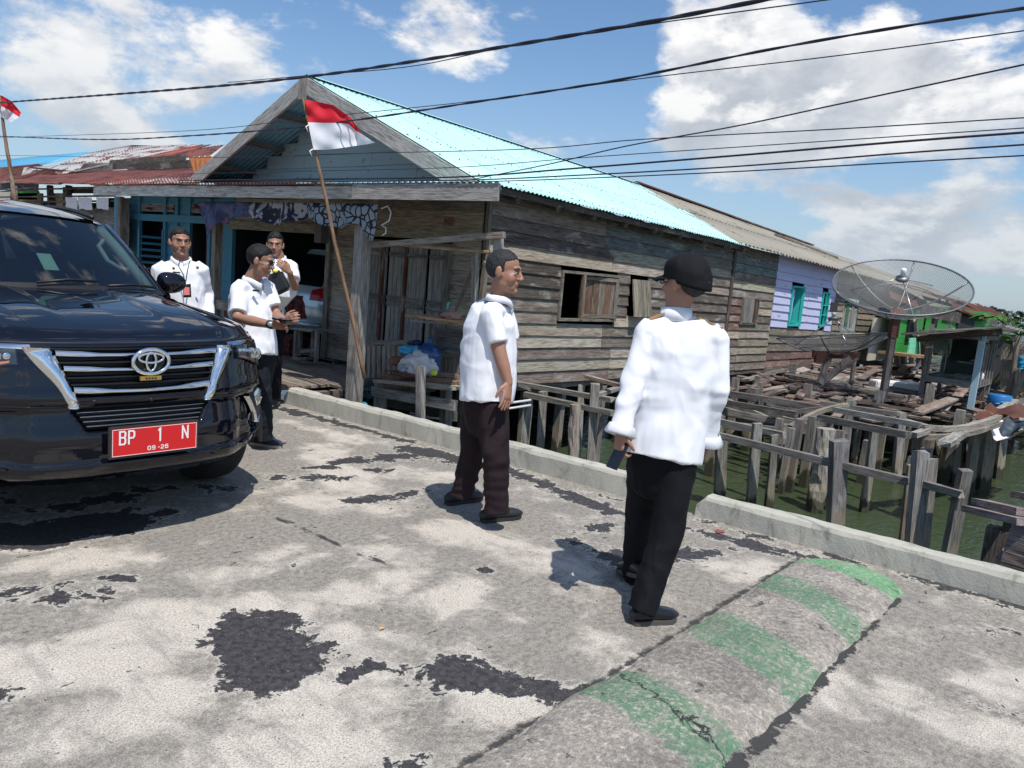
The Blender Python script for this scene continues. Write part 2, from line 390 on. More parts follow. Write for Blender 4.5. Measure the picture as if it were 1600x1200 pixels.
def road_mat():
    m, T, b = new_mat('worn_concrete_road'); pos = T.n('ShaderNodeTexCoord').outputs['Object']
    pos = T.vmath('MULTIPLY', pos, (1, 1, 0)).outputs[0]
    g = T.noise(pos, 1.1, 8, .68, .3); f = T.noise(pos, 34, 6, .72); ff = T.noise(pos, 130, 4, .75); md_ = T.noise(pos, 5.2, 7, .66, .5); lo = T.noise(pos, 2.3, 6, .62, .6)
    pale = T.mix(md_, (.52, .46, .385), (.72, .65, .57)); grey = T.mix(T.smooth(f, .34, .66), (.165, .152, .135), (.40, .36, .305))
    att = lambda n_: T.n('ShaderNodeAttribute', None, attribute_name=n_).outputs['Fac']; res = att('residue')
    rv = T.math('ADD', T.math('MULTIPLY', T.smooth(res, -1.6, .6), .17), T.math('ADD', T.math('MULTIPLY', g, .6), T.math('MULTIPLY', md_, .55)))
    c = T.mix(T.smooth(rv, .585, .77), grey, pale)
    mot = T.noise(pos, 1.9, 8, .7, .8); c = T.mix(T.math('MULTIPLY', T.smooth(mot, .50, .66), .45), c, T.mix(f, (.14, .135, .125), (.27, .25, .225)))
    # dust streaks dragged along the road, pits and grit
    st = T.noise(T.scalev(pos, (9, 1.6, 1)), 1.4, 6, .7)
    c = T.mix(T.math('MULTIPLY', T.smooth(st, .52, .66), .40), c, (.215, .21, .195))
    c = T.mix(T.math('MULTIPLY', T.smooth(ff, .48, .60), .55), c, (.12, .115, .105)); c = T.mix(T.math('MULTIPLY', T.smooth(T.noise(pos, 90, 5, .8), .50, .60), .40), c, (.14, .135, .12))
    c = T.mix(T.math('MULTIPLY', T.smooth(f, .58, .70), .5), c, (.15, .14, .13)); g3 = T.noise(T.scalev(pos, (1.3, .8, 1)), 210, 2, .8); c = T.mix(T.math('MULTIPLY', T.smooth(g3, .56, .64), .70), c, (.075, .07, .068)); c = T.mix(T.math('MULTIPLY', T.smooth(g3, .44, .36), .35), c, (.66, .61, .54))
    pit = T.math('MAXIMUM', T.smooth(T.noise(T.scalev(pos, (1, 1.8, 1)), 11, 4, .6, .5), .675, .70), T.smooth(T.noise(T.scalev(pos, (1.6, 1, 1)), 26, 3, .6, .4), .70, .725))
    c = T.mix(pit, c, (.06, .058, .06))
    # old asphalt showing through where the skim has worn off, and other dark patches
    dk = att('stain')
    wob = T.math('MULTIPLY', T.math('SUBTRACT', T.math('ADD', T.math('MULTIPLY', T.noise(pos, 3.6, 9, .72, .5), .65), T.math('MULTIPLY', T.noise(pos, 13, 6, .75, .6), .35)), .5), 9.0)
    dm = T.math('ADD', dk, wob)
    dmask = T.smooth(dm, .16, .26)
    asp = T.mix(T.smooth(f, .35, .65), (.026, .025, .028), (.070, .066, .068)); asp = T.mix(T.math('MULTIPLY', T.smooth(T.noise(pos, 95, 2, .6), .66, .71), .8), asp, (.30, .29, .27))
    c = T.mix(dmask, c, asp)
    rim = T.math('MULTIPLY', T.smooth(dm, -.25, .05), T.math('SUBTRACT', 1, dmask)); c = T.mix(T.math('MULTIPLY', rim, .5), c, (.60, .56, .49))
    # cracks beside the bump, slab joint
    ck = att('crack'); ck2 = att('joint')
    w3 = T.math('MULTIPLY', T.math('SUBTRACT', T.noise(pos, 11, 7, .72), .5), 1.5)
    cm = T.smooth(T.math('ADD', ck, w3), -.10, .02)
    cm2 = T.smooth(T.math('ADD', ck2, T.math('MULTIPLY', w3, .7)), -.08, .10)
    c = T.mix(T.math('MAXIMUM', cm, cm2), c, (.05, .05, .05))
    setin(T, b, Base_Color=c, Roughness=T.mix(dmask, (.93,)*3, (.62,)*3), Specular_IOR_Level=.3)
    hgt = T.math('ADD', T.math('MULTIPLY', f, .5), T.math('MULTIPLY', ff, .35)); hgt = T.math('SUBTRACT', hgt, T.math('MULTIPLY', dmask, .5)); hgt = T.math('SUBTRACT', hgt, T.math('MULTIPLY', T.math('ADD', cm, cm2), 1.2))
    bump(T, b, hgt, .75, .012); return m
ROAD = road_mat()
kx = lambda y: 4.93-.062*y        # road edge
xt = [-3000, -300, -40, -8]+list(np.arange(-3, 4.6, .03))+[None]*14; yt = [-3000, -300, -40, -5]+list(np.arange(-1.5, 9.5, .03))+[12, 20, 80, 500, 4000]
rv_ = []
for y in yt:
    e = kx(max(-40, min(y, 9)))+.05+(.25 if y > 80 else 0)
    for i, x in enumerate(xt): rv_.append((x if x is not None else lerp(4.6, e, (i-(len(xt)-14)+1)/14), y, 0))
nx_ = len(xt)
me = mesh_from(rv_, [(j*nx_+i, j*nx_+i+1, (j+1)*nx_+i+1, (j+1)*nx_+i) for j in range(len(yt)-1) for i in range(nx_-1)], 'road')
P = np.array(rv_)[:, :2]
jl = np.maximum(cap_np(P, (1.0, 1.475), (4.6, 1.475), .012), np.maximum(cap_np(P, pz(432, 808), pz(530, 852), .016), cap_np(P, pz(560, 866), pz(612, 882), .014)))
for nm_, vals in (('stain', caps_np(P, DARK_PATCHES)), ('residue', caps_np(P, RESIDUE)), ('crack', np.maximum(cap_np(P, (1.2, .84), (3.2, .865), .022), cap_np(P, (3.2, .865), (4.4, .88), .010))), ('joint', jl)):
    at = me.attributes.new(nm_, 'FLOAT', 'POINT'); at.data.foreach_set('value', vals.astype(np.float32))
rd = put('road', me, ROAD); tag(rd, kind='structure')
# quay wall below the road edge
v = [(kx(-40)+.05, -40, -.002), (kx(9)+.05, 9, -.002), (kx(9)+.3, 80, -.002), (kx(-40)+.05, -40, -3), (kx(9)+.05, 9, -3), (kx(9)+.3, 80, -3)]
tag(world_mesh('quay_wall', v, [(0, 1, 4, 3), (1, 2, 5, 4)], concrete('quay_concrete', (.16, .16, .13))), kind='structure')

def kerb(y0, y1, label, h=.165, w=.15, dx=0.0):
    """long cast kerb, rounded top edge, chipped along its length"""
    n = max(20, int(abs(y1-y0)/.06)); prof = [(0, -.05), (.004, .0), (.012, h-.03), (.024, h-.008), (.045, h), (w-.03, h), (w-.008, h-.012), (w, h-.035), (w, -.3)]
    rk = random.Random(int(y0*100)); vs_ = []
    for i in range(n+1):
        t = i/n; y = lerp(y0, y1, t)
        e = min(1, min(i, n-i)/2.0); sh = .55+.45*e if i in (0, n) else 1
        for k, (a, z) in enumerate(prof):
            q = noise.noise(Vector((y*2.2, k*.8, 3)))*.010+noise.noise(Vector((y*9, k*1.7, 7)))*.006
            zz_ = z*(sh if z > 0 else 1)+(q if 2 <= k <= 7 else 0)
            vs_.append((kx(y)+a+dx+(q if k < 8 else 0), y, zz_))
    m_ = len(prof); fs = [(i*m_+k, i*m_+k+1, (i+1)*m_+k+1, (i+1)*m_+k) for i in range(n) for k in range(m_-1)]
    fs += [tuple(range(m_)), tuple(reversed(range(n*m_, n*m_+m_)))]
    o = world_mesh('kerb', vs_, fs, KERB, smooth=False); tag(o, label, 'kerb', 'concrete kerbs along the road edge'); return o
kerb(2.62, 6.86, 'long concrete kerb behind the men, in front of the timber deck', .17)
kerb(-6, 2.28, 'concrete kerb with rounded end at the right, beside the speed bump', .155, .15, .0)

# speed bump: low hump of patched concrete with worn green bands, running out from the kerb
def bump_mat():
    m, T, b = new_mat('speed_bump_concrete'); pos = T.n('ShaderNodeTexCoord').outputs['Object']; s = T.n('ShaderNodeSeparateXYZ', {0: pos})
    f = T.noise(pos, 40, 6, .72); ff = T.noise(pos, 120, 3, .7); g = T.noise(pos, 3, 7, .66); g2 = T.noise(pos, 9, 7, .7, .5)
    f = T.smooth(f, .30, .70); c = T.mix(f, (.30, .27, .235), (.66, .59, .51)); c = T.mix(T.smooth(g, .42, .62), c, T.mix(f, (.18, .165, .15), (.45, .41, .36)))
    X, Y = s.outputs[0], s.outputs[1]; band = None
    yy = T.math('SUBTRACT', Y, 1.15)
    for x0, x1, sk in ((4.40, 4.72, .20), (3.74, 4.02, .50), (2.96, 3.31, .34), (2.22, 2.52, .20)):
        q = T.math('SUBTRACT', X, T.math('MULTIPLY', yy, sk)); q = T.math('ADD', q, T.math('MULTIPLY', T.math('SUBTRACT', g2, .5), .16))
        k = T.math('MULTIPLY', T.smooth(q, x0-.02, x0+.03), T.smooth(q, x1+.03, x1-.02)); band = k if band is None else T.math('MAXIMUM', band, k)
    worn = T.math('MULTIPLY', T.smooth(g2, .36, .52), T.smooth(f, .85, .35))
    gm = T.math('MULTIPLY', band, T.math('ADD', .30, T.math('MULTIPLY', worn, .42)))
    gcol = T.mix(T.smooth(X, 3.9, 4.5), (.10, .30, .155), (.12, .50, .19))
    c = T.mix(gm, c, gcol)
    c = T.mix(T.math('MULTIPLY', T.smooth(ff, .54, .64), .5), c, (.07, .07, .065)); c = T.mix(T.math('MULTIPLY', T.smooth(T.noise(T.scalev(pos, (1.6, .7, 1)), 60, 4, .75), .58, .68), .45), c, (.06, .058, .055))
    bl = T.math('MULTIPLY', T.smooth(g2, .60, .68), .85); c = T.mix(bl, c, (.07, .07, .07))
    tr = T.smooth(T.math('ABSOLUTE', T.math('SUBTRACT', T.math('ADD', X, T.math('MULTIPLY', T.math('SUBTRACT', g2, .5), .3)), T.math('ADD', 2.42, T.math('MULTIPLY', yy, .35)))), .012, .004)
    c = T.mix(tr, c, (.05, .05, .05))
    setin(T, b, Base_Color=c, Roughness=.93, Specular_IOR_Level=.25); bump(T, b, T.math('SUBTRACT', T.math('ADD', f, T.math('MULTIPLY', ff, .6)), T.math('ADD', bl, tr)), .8, .012); return m
vs_, nx, ny = [], 160, 26
for i in range(nx+1):
    X = lerp(-.6, 4.72, i/nx)
    e0 = .872+.06*noise.noise(Vector((X*2.2, 0, 0)))+.02*noise.noise(Vector((X*9, 0, 0))); e1 = 1.462+.035*noise.noise(Vector((X*2, 5, 0)))+.012*noise.noise(Vector((X*9, 4, 0)))
    endr = min(1, (4.76-X)/.22)**.5 if X > 4.54 else 1
    mid = (e0+e1)/2; e0 = mid+(e0-mid)*max(endr, .35); e1 = mid+(e1-mid)*max(endr, .35)
    for j in range(ny+1):
        t = j/ny; Y = lerp(e0, e1, t); z = .050*max(0, (1-(2*t-1)**2))**.75*max(endr, .1)+.004*noise.noise(Vector((X*6, Y*6, 2)))+.003
        if j in (0, ny) or i == nx: z = -.002
        vs_.append((X, Y, z))
fs = [(i*(ny+1)+j, (i+1)*(ny+1)+j, (i+1)*(ny+1)+j+1, i*(ny+1)+j+1) for i in range(nx) for j in range(ny)]
sb = put('speed_bump', mesh_from(vs_, fs, 'speed_bump', True), bump_mat()); tag(sb, 'long low speed bump with four worn green stripes across the road', 'speed bump')
# a few pebbles, leaves and scraps on the road
for (x, y, s, c, lab, nm) in ((1193//1+0, 1116, .012, (.55, .62, .05), 'tiny yellow green leaf on the pale concrete', 'leaf'), (597, 982, .010, (.5, .3, .12), 'tiny brown dry leaf near the round dark patch', 'leaf'), (860, 1170, .0, 0, '', ''), (1125, 830, .03, (.25, .06, .05), 'small red scrap of litter lying by the right kerb', 'litter')):
    if not s: continue
    p = pz(x, y, .006); q = [(p.x+s*math.cos(a)*(1.6 if k % 2 else 1), p.y+s*math.sin(a), .005+.004*(k % 3)) for k, a in enumerate([i*math.pi/3 for i in range(6)])]
    o = world_mesh(nm, q+[(p.x, p.y, .014)], [(i, (i+1) % 6, 6) for i in range(6)]+[tuple(reversed(range(6)))], plain('scrap', c)); tag(o, lab, nm)
# ============================================================ MAIN TIMBER HOUSE
DK, DM, MD, LT, RD, GG = (.115, .095, .080), (.17, .142, .120), (.245, .212, .175), (.42, .375, .30), (.24, .150, .120), (.18, .205, .195)
XF, YW = 6.45, 6.0
house = thing('timber_house', 'large weathered plank house with pale aqua corrugated roof and gabled front', 'house', (XF, YW, .1))
def clap(name, x0, x1, z, h, parent, mat, color, Y=YW, axis='x', proud=.0, z1=None):
    """one lapped siding board: its lower edge stands proud of the board below"""
    if x1-x0 < .03: return
    z1 = z if z1 is None else z1
    L = x1-x0; seg = max(1, int(L/.5)); vs_, fs = [], []
    j = [R_.uniform(-.004, .004) for _ in range(seg+1)]; dz = R_.uniform(-.006, .006)
    for i in range(seg+1):
        u = i/seg*L; zo = lerp(0, z1-z, i/seg)+j[i]+dz
        bow = R_.uniform(-.003, .003)
        vs_ += [(u, -.034-proud+bow, zo), (u, -.034-proud+bow, zo+.006), (u, -.012-proud, zo+h+.012), (u, .004, zo+h+.012), (u, .004, zo)]
    for i in range(seg):
        for k in range(5):
            k2 = (k+1) % 5; fs.append((i*5+k, (i+1)*5+k, (i+1)*5+k2, i*5+k2))
    fs += [tuple(reversed(range(5))), tuple(range(seg*5, seg*5+5))]
    if axis == 'x': M = Matrix.Translation((x0, Y, z))
    else: M = Matrix.Translation((Y, x1, z)) @ Matrix.Rotation(-math.pi/2, 4, 'Z')   # wall facing -X, boards along Y
    return put(name, mesh_from(vs_, fs, name), mat, parent, M, color)
def siding(x0, x1, zb, zt, rows, joints, openings, parent, mat, colf, Y=YW, axis='x', name='siding_board'):
    """zb, zt: functions of x giving the wall's bottom and top"""
    run = 0; js = []
    for r in range(rows):
        if run <= 0: run = R_.choice((2, 3, 4)); js = [j+R_.uniform(-.25, .25) for j in joints]
        run -= 1
        brk = sorted([x0]+[j for j in js if x0+.3 < j < x1-.3]+[x1])
        for a, b in zip(brk, brk[1:]):
            za, zb_ = lerp(zb(a), zt(a), r/rows), lerp(zb(b), zt(b), r/rows); h = (zt((a+b)/2)-zb((a+b)/2))/rows
            col = jcol(colf(r, rows, (a+b)/2), .18)
            zm = (za+zb_)/2+h/2; cuts = [(a, b)]
            for (ox0, ox1, oz0, oz1) in openings:
                if oz0-h*.35 < zm < oz1+h*.35:
                    nc = []
                    for p, q in cuts:
                        if ox1 <= p or ox0 >= q: nc.append((p, q))
                        else:
                            if ox0 > p: nc.append((p, ox0))
                            if ox1 < q: nc.append((ox1, q))
                    cuts = nc
            for p, q in cuts:
                zp, zq = lerp(za, zb_, (p-a)/(b-a)), lerp(za, zb_, (q-a)/(b-a))
                clap(name, p+.003, q-.003, zp, h, parent, mat, jcol(col, .05), Y, axis, 0, zq)
ZE = lambda x: 2.49-(x-6.0)*.017       # top of side wall, just under the eave
ZB = lambda x: .19-(x-7.0)*.0135 if x < 13 else .11-(x-13)*.008
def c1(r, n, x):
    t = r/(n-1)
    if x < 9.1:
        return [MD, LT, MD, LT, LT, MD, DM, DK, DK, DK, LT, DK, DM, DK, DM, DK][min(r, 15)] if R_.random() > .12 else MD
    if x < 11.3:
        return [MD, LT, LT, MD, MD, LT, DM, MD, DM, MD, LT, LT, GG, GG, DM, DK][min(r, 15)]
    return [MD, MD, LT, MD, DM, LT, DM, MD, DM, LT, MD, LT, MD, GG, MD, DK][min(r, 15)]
O1 = (7.9, 9.24, 1.0, 1.62); O2 = (9.56, 10.07, 1.05, 1.60); O3 = (13.47, 14.2, .99, 1.45)
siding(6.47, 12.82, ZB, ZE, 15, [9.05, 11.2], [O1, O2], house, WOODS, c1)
def c2(r, n, x): return [MD, MD, LT, MD, LT, MD, DM, LT, MD, MD, LT, MD, GG, GG, MD, MD][min(r, 15)]
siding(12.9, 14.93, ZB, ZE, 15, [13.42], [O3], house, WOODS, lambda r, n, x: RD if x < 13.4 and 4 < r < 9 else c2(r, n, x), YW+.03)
plank('corner_post', (12.86, YW-.035, .1), (12.86, YW-.035, ZE(12.8)), .08, .04, WOOD, house, jcol(DK), up=(0, -1, 0))
plank('corner_post', (6.46, YW-.03, .12), (6.46, YW-.03, 2.4), .06, .05, WOOD, house, jcol(MD), up=(0, -1, 0))
# lilac section and the bare grey section below and beyond it
def band(x0, x1, z0, z1, rows, mat, colf, op, joints=(), Y=YW+.05): siding(x0, x1, z0, z1, rows, list(joints), op, house, mat, colf, Y)
O4 = (15.86, 16.55, .95, 1.76); O5 = (17.72, 18.12, .96, 1.70)
ZL = lambda x: .93-(x-15)*.03
band(14.96, 18.6, ZL, ZE, 9, LILAC, lambda *a: (.5, .5, .5), [O4, O5], [16.9])
band(14.96, 18.6, ZB, ZL, 5, WOODS, lambda r, n, x: [RD, RD, MD, MD, MD][r], [], [16.4])
ZB2 = lambda x: .05-(x-18.6)*.004
band(18.64, 22.4, ZB2, ZE, 14, WOODS, lambda r, n, x: [MD, MD, LT, MD, MD][r % 5], [(19.3, 20.5, .9, 1.5)], [20.3])
plank('corner_post', (22.42, YW+.02, 0), (22.42, YW+.02, 2.05), .12, .04, WOOD, house, MD, up=(0, -1, 0))
# cream vertical boards beyond
for i in range(13):
    x = 22.6+i*.25; plank('cream_board', (x, YW+.04, -.1+R_.uniform(-.08, .05)), (x, YW+.04, 1.55-.015*i), .22, .025, CREAM, house, (1, 1, 1), up=(0, -1, 0))
# dark lining behind the boards so openings look into a dark room
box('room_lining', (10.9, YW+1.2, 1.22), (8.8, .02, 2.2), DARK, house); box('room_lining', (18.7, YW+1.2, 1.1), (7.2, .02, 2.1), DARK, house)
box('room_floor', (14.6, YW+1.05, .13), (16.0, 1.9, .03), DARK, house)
def frame_rect(x0, x1, z0, z1, Y, w, t, mat, parent, col, name='window_frame'):
    """four separate frame boards joined as one frame part, facing -Y"""
    bs = [((x0-w, z0-w), (x1+w, z0)), ((x0-w, z1), (x1+w, z1+w)), ((x0-w, z0+.001), (x0, z1-.001)), ((x1, z0+.001), (x1+w, z1-.001))]
    vs_, fs = [], []
    for (a, b), (c, d) in bs:
        k = len(vs_); vs_ += [(a, Y-t, b), (c, Y-t, b), (c, Y-t, d), (a, Y-t, d), (a, Y+.03, b), (c, Y+.03, b), (c, Y+.03, d), (a, Y+.03, d)]
        fs += [(k, k+1, k+2, k+3), (k+4, k+7, k+6, k+5), (k, k+4, k+5, k+1), (k+1, k+5, k+6, k+2), (k+2, k+6, k+7, k+3), (k+3, k+7, k+4, k)]
    return world_mesh(name, vs_, fs, mat, parent, False, col)
def shutter(x0, x1, z0, z1, Y, parent, cols, swing=0.0, n=5, frame_w=.05, hinge='r', tilt=0.0, mat=None, fcol=None):
    """boarded shutter: frame + vertical boards, hinged on one side (swing) or on top (tilt)"""
    hx = x1 if hinge == 'r' else x0
    P = Matrix.Translation((hx, Y, z1)) @ Matrix.Rotation(swing, 4, 'Z') @ Matrix.Rotation(tilt, 4, 'X')
    sh = put('shutter', None, None, parent, P)
    W_, H_ = x1-x0, z1-z0; s = -1 if hinge == 'r' else 1
    for i in range(n):
        u = (i+.5)/n*W_*s; M = P @ Matrix.Translation((u, R_.uniform(-.003, .003), -H_)) @ Matrix.Rotation(-math.pi/2, 4, 'Y')
        put('shutter_board', plank_mesh(H_, .018, W_/n-.006, .02, 2), mat or WOOD, sh, M @ Matrix.Rotation(0, 4, 'X'), jcol(R_.choice(cols), .2))
    if frame_w:
        for (a, b, c, d) in ((0, 0, W_, 0), (0, -H_+frame_w, W_, -H_+frame_w)):
            M = P @ Matrix.Translation((0 if s > 0 else -W_, -.018, b-frame_w/2)); put('shutter_rail', plank_mesh(W_, .02, frame_w, .02, 2), mat or WOOD, sh, M, fcol or jcol(MD))
        for u in (frame_w/2, W_-frame_w/2):
            M = P @ Matrix.Translation((u*s, -.019, -H_+frame_w)) @ Matrix.Rotation(-math.pi/2, 4, 'Y'); put('shutter_stile', plank_mesh(H_-2*frame_w, .018, frame_w, .02, 2), mat or WOOD, sh, M, fcol or jcol(MD))
    return sh
RB = (.20, .12, .08); TB = (.24, .17, .12)
frame_rect(7.93, 9.2, 1.02, 1.60, YW-.03, .035, .03, WOOD, house, (.24, .21, .17))
plank('window_mullion', (8.38, YW-.05, 1.0), (8.38, YW-.05, 1.6), .05, .04, WOOD, house, TB, up=(0, -1, 0))
shutter(8.41, 9.18, 1.03, 1.585, YW-.05, house, [RB, TB, MD], -.10, 6, .05, 'r')
sh = shutter(9.57, 10.06, 1.06, 1.60, YW-.05, house, [(.27, .24, .19), (.30, .27, .21)], 0, 4, 0, 'l', -.17)
frame_rect(13.5, 14.18, 1.0, 1.44, YW, .03, .03, WOOD, house, MD); shutter(13.5, 13.95, 1.0, 1.44, YW-.03, house, [(.25, .24, .22)], 0.0, 3, .0, 'l'); plank('window_mullion', (14.05, YW-.02, .98), (14.05, YW-.02, 1.46), .04, .04, WOOD, house, RB, up=(0, -1, 0))
frame_rect(15.9, 16.5, .98, 1.74, YW+.02, .04, .03, TEAL, house, None); shutter(15.95, 16.5, .98, 1.74, YW-.01, house, [(1, 1, 1)], -1.15, 3, .05, 'r', 0, TEAL)
frame_rect(17.75, 18.1, .98, 1.68, YW+.02, .04, .03, TEAL, house, None); plank('window_bar', (17.92, YW, .98), (17.92, YW, 1.68), .03, .03, TEAL, house, up=(0, -1, 0))
for z in (1.2, 1.42): plank('window_bar', (17.75, YW-.01, z), (18.1, YW-.01, z), .03, .02, TEAL, house)
for i, x in enumerate((19.35, 19.75, 20.15)): plank('window_board', (x, YW+.06, .9), (x, YW+.06, 1.5), .2, .02, WOOD, house, (LT, (.10, .22, .15), LT)[i], up=(0, -1, 0))
# curtain and clothes in the lilac window
def cloth(name, p00, p10, p01, p11, mat, parent=None, fold=.02, nf=5, nu=24, nv=14, sag=0.0, seed=0, jag=0.0, color=None):
    p00, p10, p01, p11 = map(Vector, (p00, p10, p01, p11)); nrm = (p10-p00).cross(p01-p00).normalized()
    def fn(u, v):
        p = p00.lerp(p10, u).lerp(p01.lerp(p11, u), v)
        p = p+nrm*(fold*math.sin(u*nf*math.pi*2+seed)*(0.4+v)+fold*1.5*noise.noise(Vector((u*4, v*3, seed))))
        p.z -= sag*math.sin(u*math.pi)*(.5+.5*v)+jag*noise.noise(Vector((u*5, seed, 0)))*v
        return p
    vs_, fs = grid_mesh(fn, nu, nv); o = world_mesh(name, vs_, fs, mat, parent, True, color); return o
cloth('curtain', (15.92, YW+.06, 1.7), (16.15, YW+.06, 1.7), (15.9, YW+.06, 1.05), (16.05, YW+.06, 1.05), plain('curtain_cloth', (.30, .38, .62), .9), house, .02, 3)
# ---- roof: aqua sheets on both slopes, grey fibre cement beyond
ER = lambda X: Vector((X, 5.72, 2.475-(X-6.0)*.0185)); RG = lambda X: Vector((X, 8.86, 3.80-(X-6.0)*.026)); EL = lambda X: Vector((X, 11.95, 2.50-(X-6.0)*.0185))
X0 = 5.96
for i in range(9):
    a, b = X0+i*.76-.0, X0+(i+1)*.76+.05; lift = Vector((0, 0, .004*(i % 2)))
    be = min(b, 12.66); br = b*1.0+(b-X0)*.17; ar = a+(a-X0)*.17
    o = corrugated('roof_sheet', ER(a)+lift, ER(be)+lift, RG(ar)+lift, RG(br)+lift, ROOFBLUE, house, .076, .010, 5)
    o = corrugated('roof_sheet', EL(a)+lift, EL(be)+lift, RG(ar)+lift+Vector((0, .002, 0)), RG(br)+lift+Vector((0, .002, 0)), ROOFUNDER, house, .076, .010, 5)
# folded ridge cap and rows of roofing screws
vs_, fs = [], []
for i in range(17):
    X = lerp(X0-.01, 13.9, i/16); c = RG(X)+Vector((0, 0, .022)); vs_ += [c+Vector((0, -.15, -.05)), c, c+Vector((0, .15, -.05))]
fs = [(i*3+k, (i+1)*3+k, (i+1)*3+k+1, i*3+k+1) for i in range(16) for k in (0, 1)]; world_mesh('ridge_cap', vs_, fs, ROOFBLUE, house)
vs_, fs = [], []
for row, t in enumerate((.06, .22, .38, .40, .58, .76, .93)):
    for i in range(46):
        X = X0+.08+i*.152+R_.uniform(-.02, .02)
        if row in (1, 4, 5) and i % 2: continue
        c = ER(X).lerp(RG(X+(X-X0)*.17), t+R_.uniform(-.006, .006))+Vector((0, 0, .012)); s = .009; k = len(vs_)
        vs_ += [c+Vector((-s, -s, -.008)), c+Vector((s, -s, -.008)), c+Vector((s, s, 0)), c+Vector((-s, s, 0)), c+Vector((0, 0, .007))]; fs += [(k, k+1, k+4), (k+1, k+2, k+4), (k+2, k+3, k+4), (k+3, k, k+4)]
o = world_mesh('roof_screws', vs_, fs, RUSTM, house); o['kind'] = 'stuff'
# grey roof
for i in range(24):
    a, b = 12.5+i*.95, 12.5+(i+1)*.95+.04; lift = Vector((0, R_.uniform(-.02, .02), .006*(i % 2)+.012)); w = 1.17
    f = lambda X: Vector((X, 5.74, 2.352-(X-12.6)*.0245)); g = lambda X: Vector((X+1.0, 8.86, 3.56-(X-12.6)*.040))
    if i < 23:
        corrugated('grey_roof_sheet', f(a)+lift, f(b)+lift, f(a).lerp(g(a), .52)+lift, f(b).lerp(g(b), .52)+lift, GREYROOF, house, .17, .018, 2)
        up_ = Vector((0, 0, .015)); corrugated('grey_roof_sheet', f(a).lerp(g(a), .50)+lift+up_, f(b).lerp(g(b), .50)+lift+up_, g(a)+lift+up_, g(b)+lift+up_, GREYROOF, house, .17, .018, 2)
for i in range(7):
    a = 13.9+i*1.5; plank('ridge_board', (a, 8.84, 3.62-(a-13.6)*.040), (a+1.5, 8.84, 3.62-(a+1.5-13.6)*.040), .16, .03, RUSTM if i < 3 else WOOD, house, RD)
plank('loose_roof_batten', (19.2, 7.9, 3.06), (22.2, 7.3, 2.72), .08, .05, WOOD, house, MD)
# eave board and rafter ends
for a, b in ((6.0, 9.3), (9.3, 12.6)): plank('eave_board', ER(a)+Vector((0, .06, -.05)), ER(b)+Vector((0, .06, -.05)), .03, .07, WOOD, house, DK)
for i in range(9): x = 6.7+i*.76; plank('rafter_end', (x, 5.76, ZE(x)-.125), (x, 6.3, ZE(x)+.10), .06, .08, WOOD, house, DK)
# bargeboards, gable
PK = RG(5.93)
for E_ in (ER(5.93), EL(5.93)):
    d = (E_-PK).normalized(); nrm = d.cross(Vector((1, 0, 0))); nrm = nrm if nrm.z > 0 else -nrm
    plank('bargeboard', PK-nrm*.105, E_+d*.05-nrm*.105, .035, .19, WOODG, house, (.45, .45, .42), up=nrm, jit=.02, seg=6)
plank('bargeboard_cap', PK+Vector((-.03, 0, -.30)), PK+Vector((-.03, 0, -.03)), .14, .03, WOODG, house, (.34, .32, .29), up=(-1, 0, 0))
G0 = Vector((XF, 5.95, 2.44)); rows = 8; h = (3.80-2.44)/rows
slope = (3.76-2.47)/(8.86-5.9)
for r in range(rows):
    z = 2.44+r*h; yr = 5.93+max(0, z+h+.05-2.47)/slope; yl = 11.85-max(0, z+h*.95-2.50)/slope*(3.0/2.95)
    js = [R_.uniform(7.4, 8.4), R_.uniform(9.2, 10.2)]; bs = sorted([yr]+[j for j in js if yr+.2 < j < yl-.2]+[yl])
    for a, b in zip(bs, bs[1:]):
        if b-a > .05: clap('gable_board', a+.003, b-.003, z, h, house, DUSTY, jcol((.5, .5, .5)), XF+.22, 'y')
for t in (.25, .5, .75):
    p = PK.lerp(EL(5.93), t); plank('purlin', p+Vector((.03, 0, -.10)), p+Vector((1.1, 0, -.10)), .09, .05, WOOD, house, (.22, .21, .19))
    p = PK.lerp(ER(5.93), t); plank('purlin', p+Vector((.03, 0, -.10)), p+Vector((1.1, 0, -.10)), .09, .05, WOOD, house, (.22, .21, .19))
# ---- awning over the deck
XA = 4.85
ft = lambda y: 2.12+(y-4.4)*.004
for y0, y1, hh, c, m_ in ((4.37, 6.30, .145, (.42, .40, .38), WOODG), (6.25, 9.2, .125, (.56, .55, .50), WOODG), (9.2, 12.6, .14, (.60, .60, .56), WOODG)):
    plank('fascia_board', (XA-(.025 if y0 < 5 else 0), y0, ft(y0)+hh/2), (XA-(.025 if y0 < 5 else 0), y1, ft(y1)+hh/2), .03, hh, m_, house, c, up=(0, 0, 1), jit=.01, seg=5)
for i in range(11):
    y0 = 4.36+i*.76; y1 = min(y0+.8, 12.66)
    mt = ROOFBLUE if i < 3 else (RUSTWHITE if i in (3, 6, 9) else RUSTRED)
    corrugated('awning_sheet', (XA-.05, y0, ft(y0)+.150+.003*(i % 2)), (XA-.05, y1, ft(y1)+.150+.003*(i % 2)), (XF+.0, max(y0, 5.80+(y0-4.36)*.1), 2.43), (XF+.0, max(y1, 5.80+(y1-4.36)*.1), 2.43), mt, house, .076, .010, 3)
for y in (4.6, 6.4, 8.2, 10.0, 11.8): plank('awning_rafter', (XA+.02, y, ft(y)+.06), (XF-.05, max(y, 6.05), 2.34), .06, .09, WOOD, house, DM)
def post(p, ztop, w, lab_col, z0=-.4, lean=(0, 0)):
    return plank('awning_post', (p[0], p[1], z0), (p[0]+lean[0], p[1]+lean[1], ztop), w, w, WOODG, house, lab_col, up=(-1, 0, 0), jit=.05, seg=7)
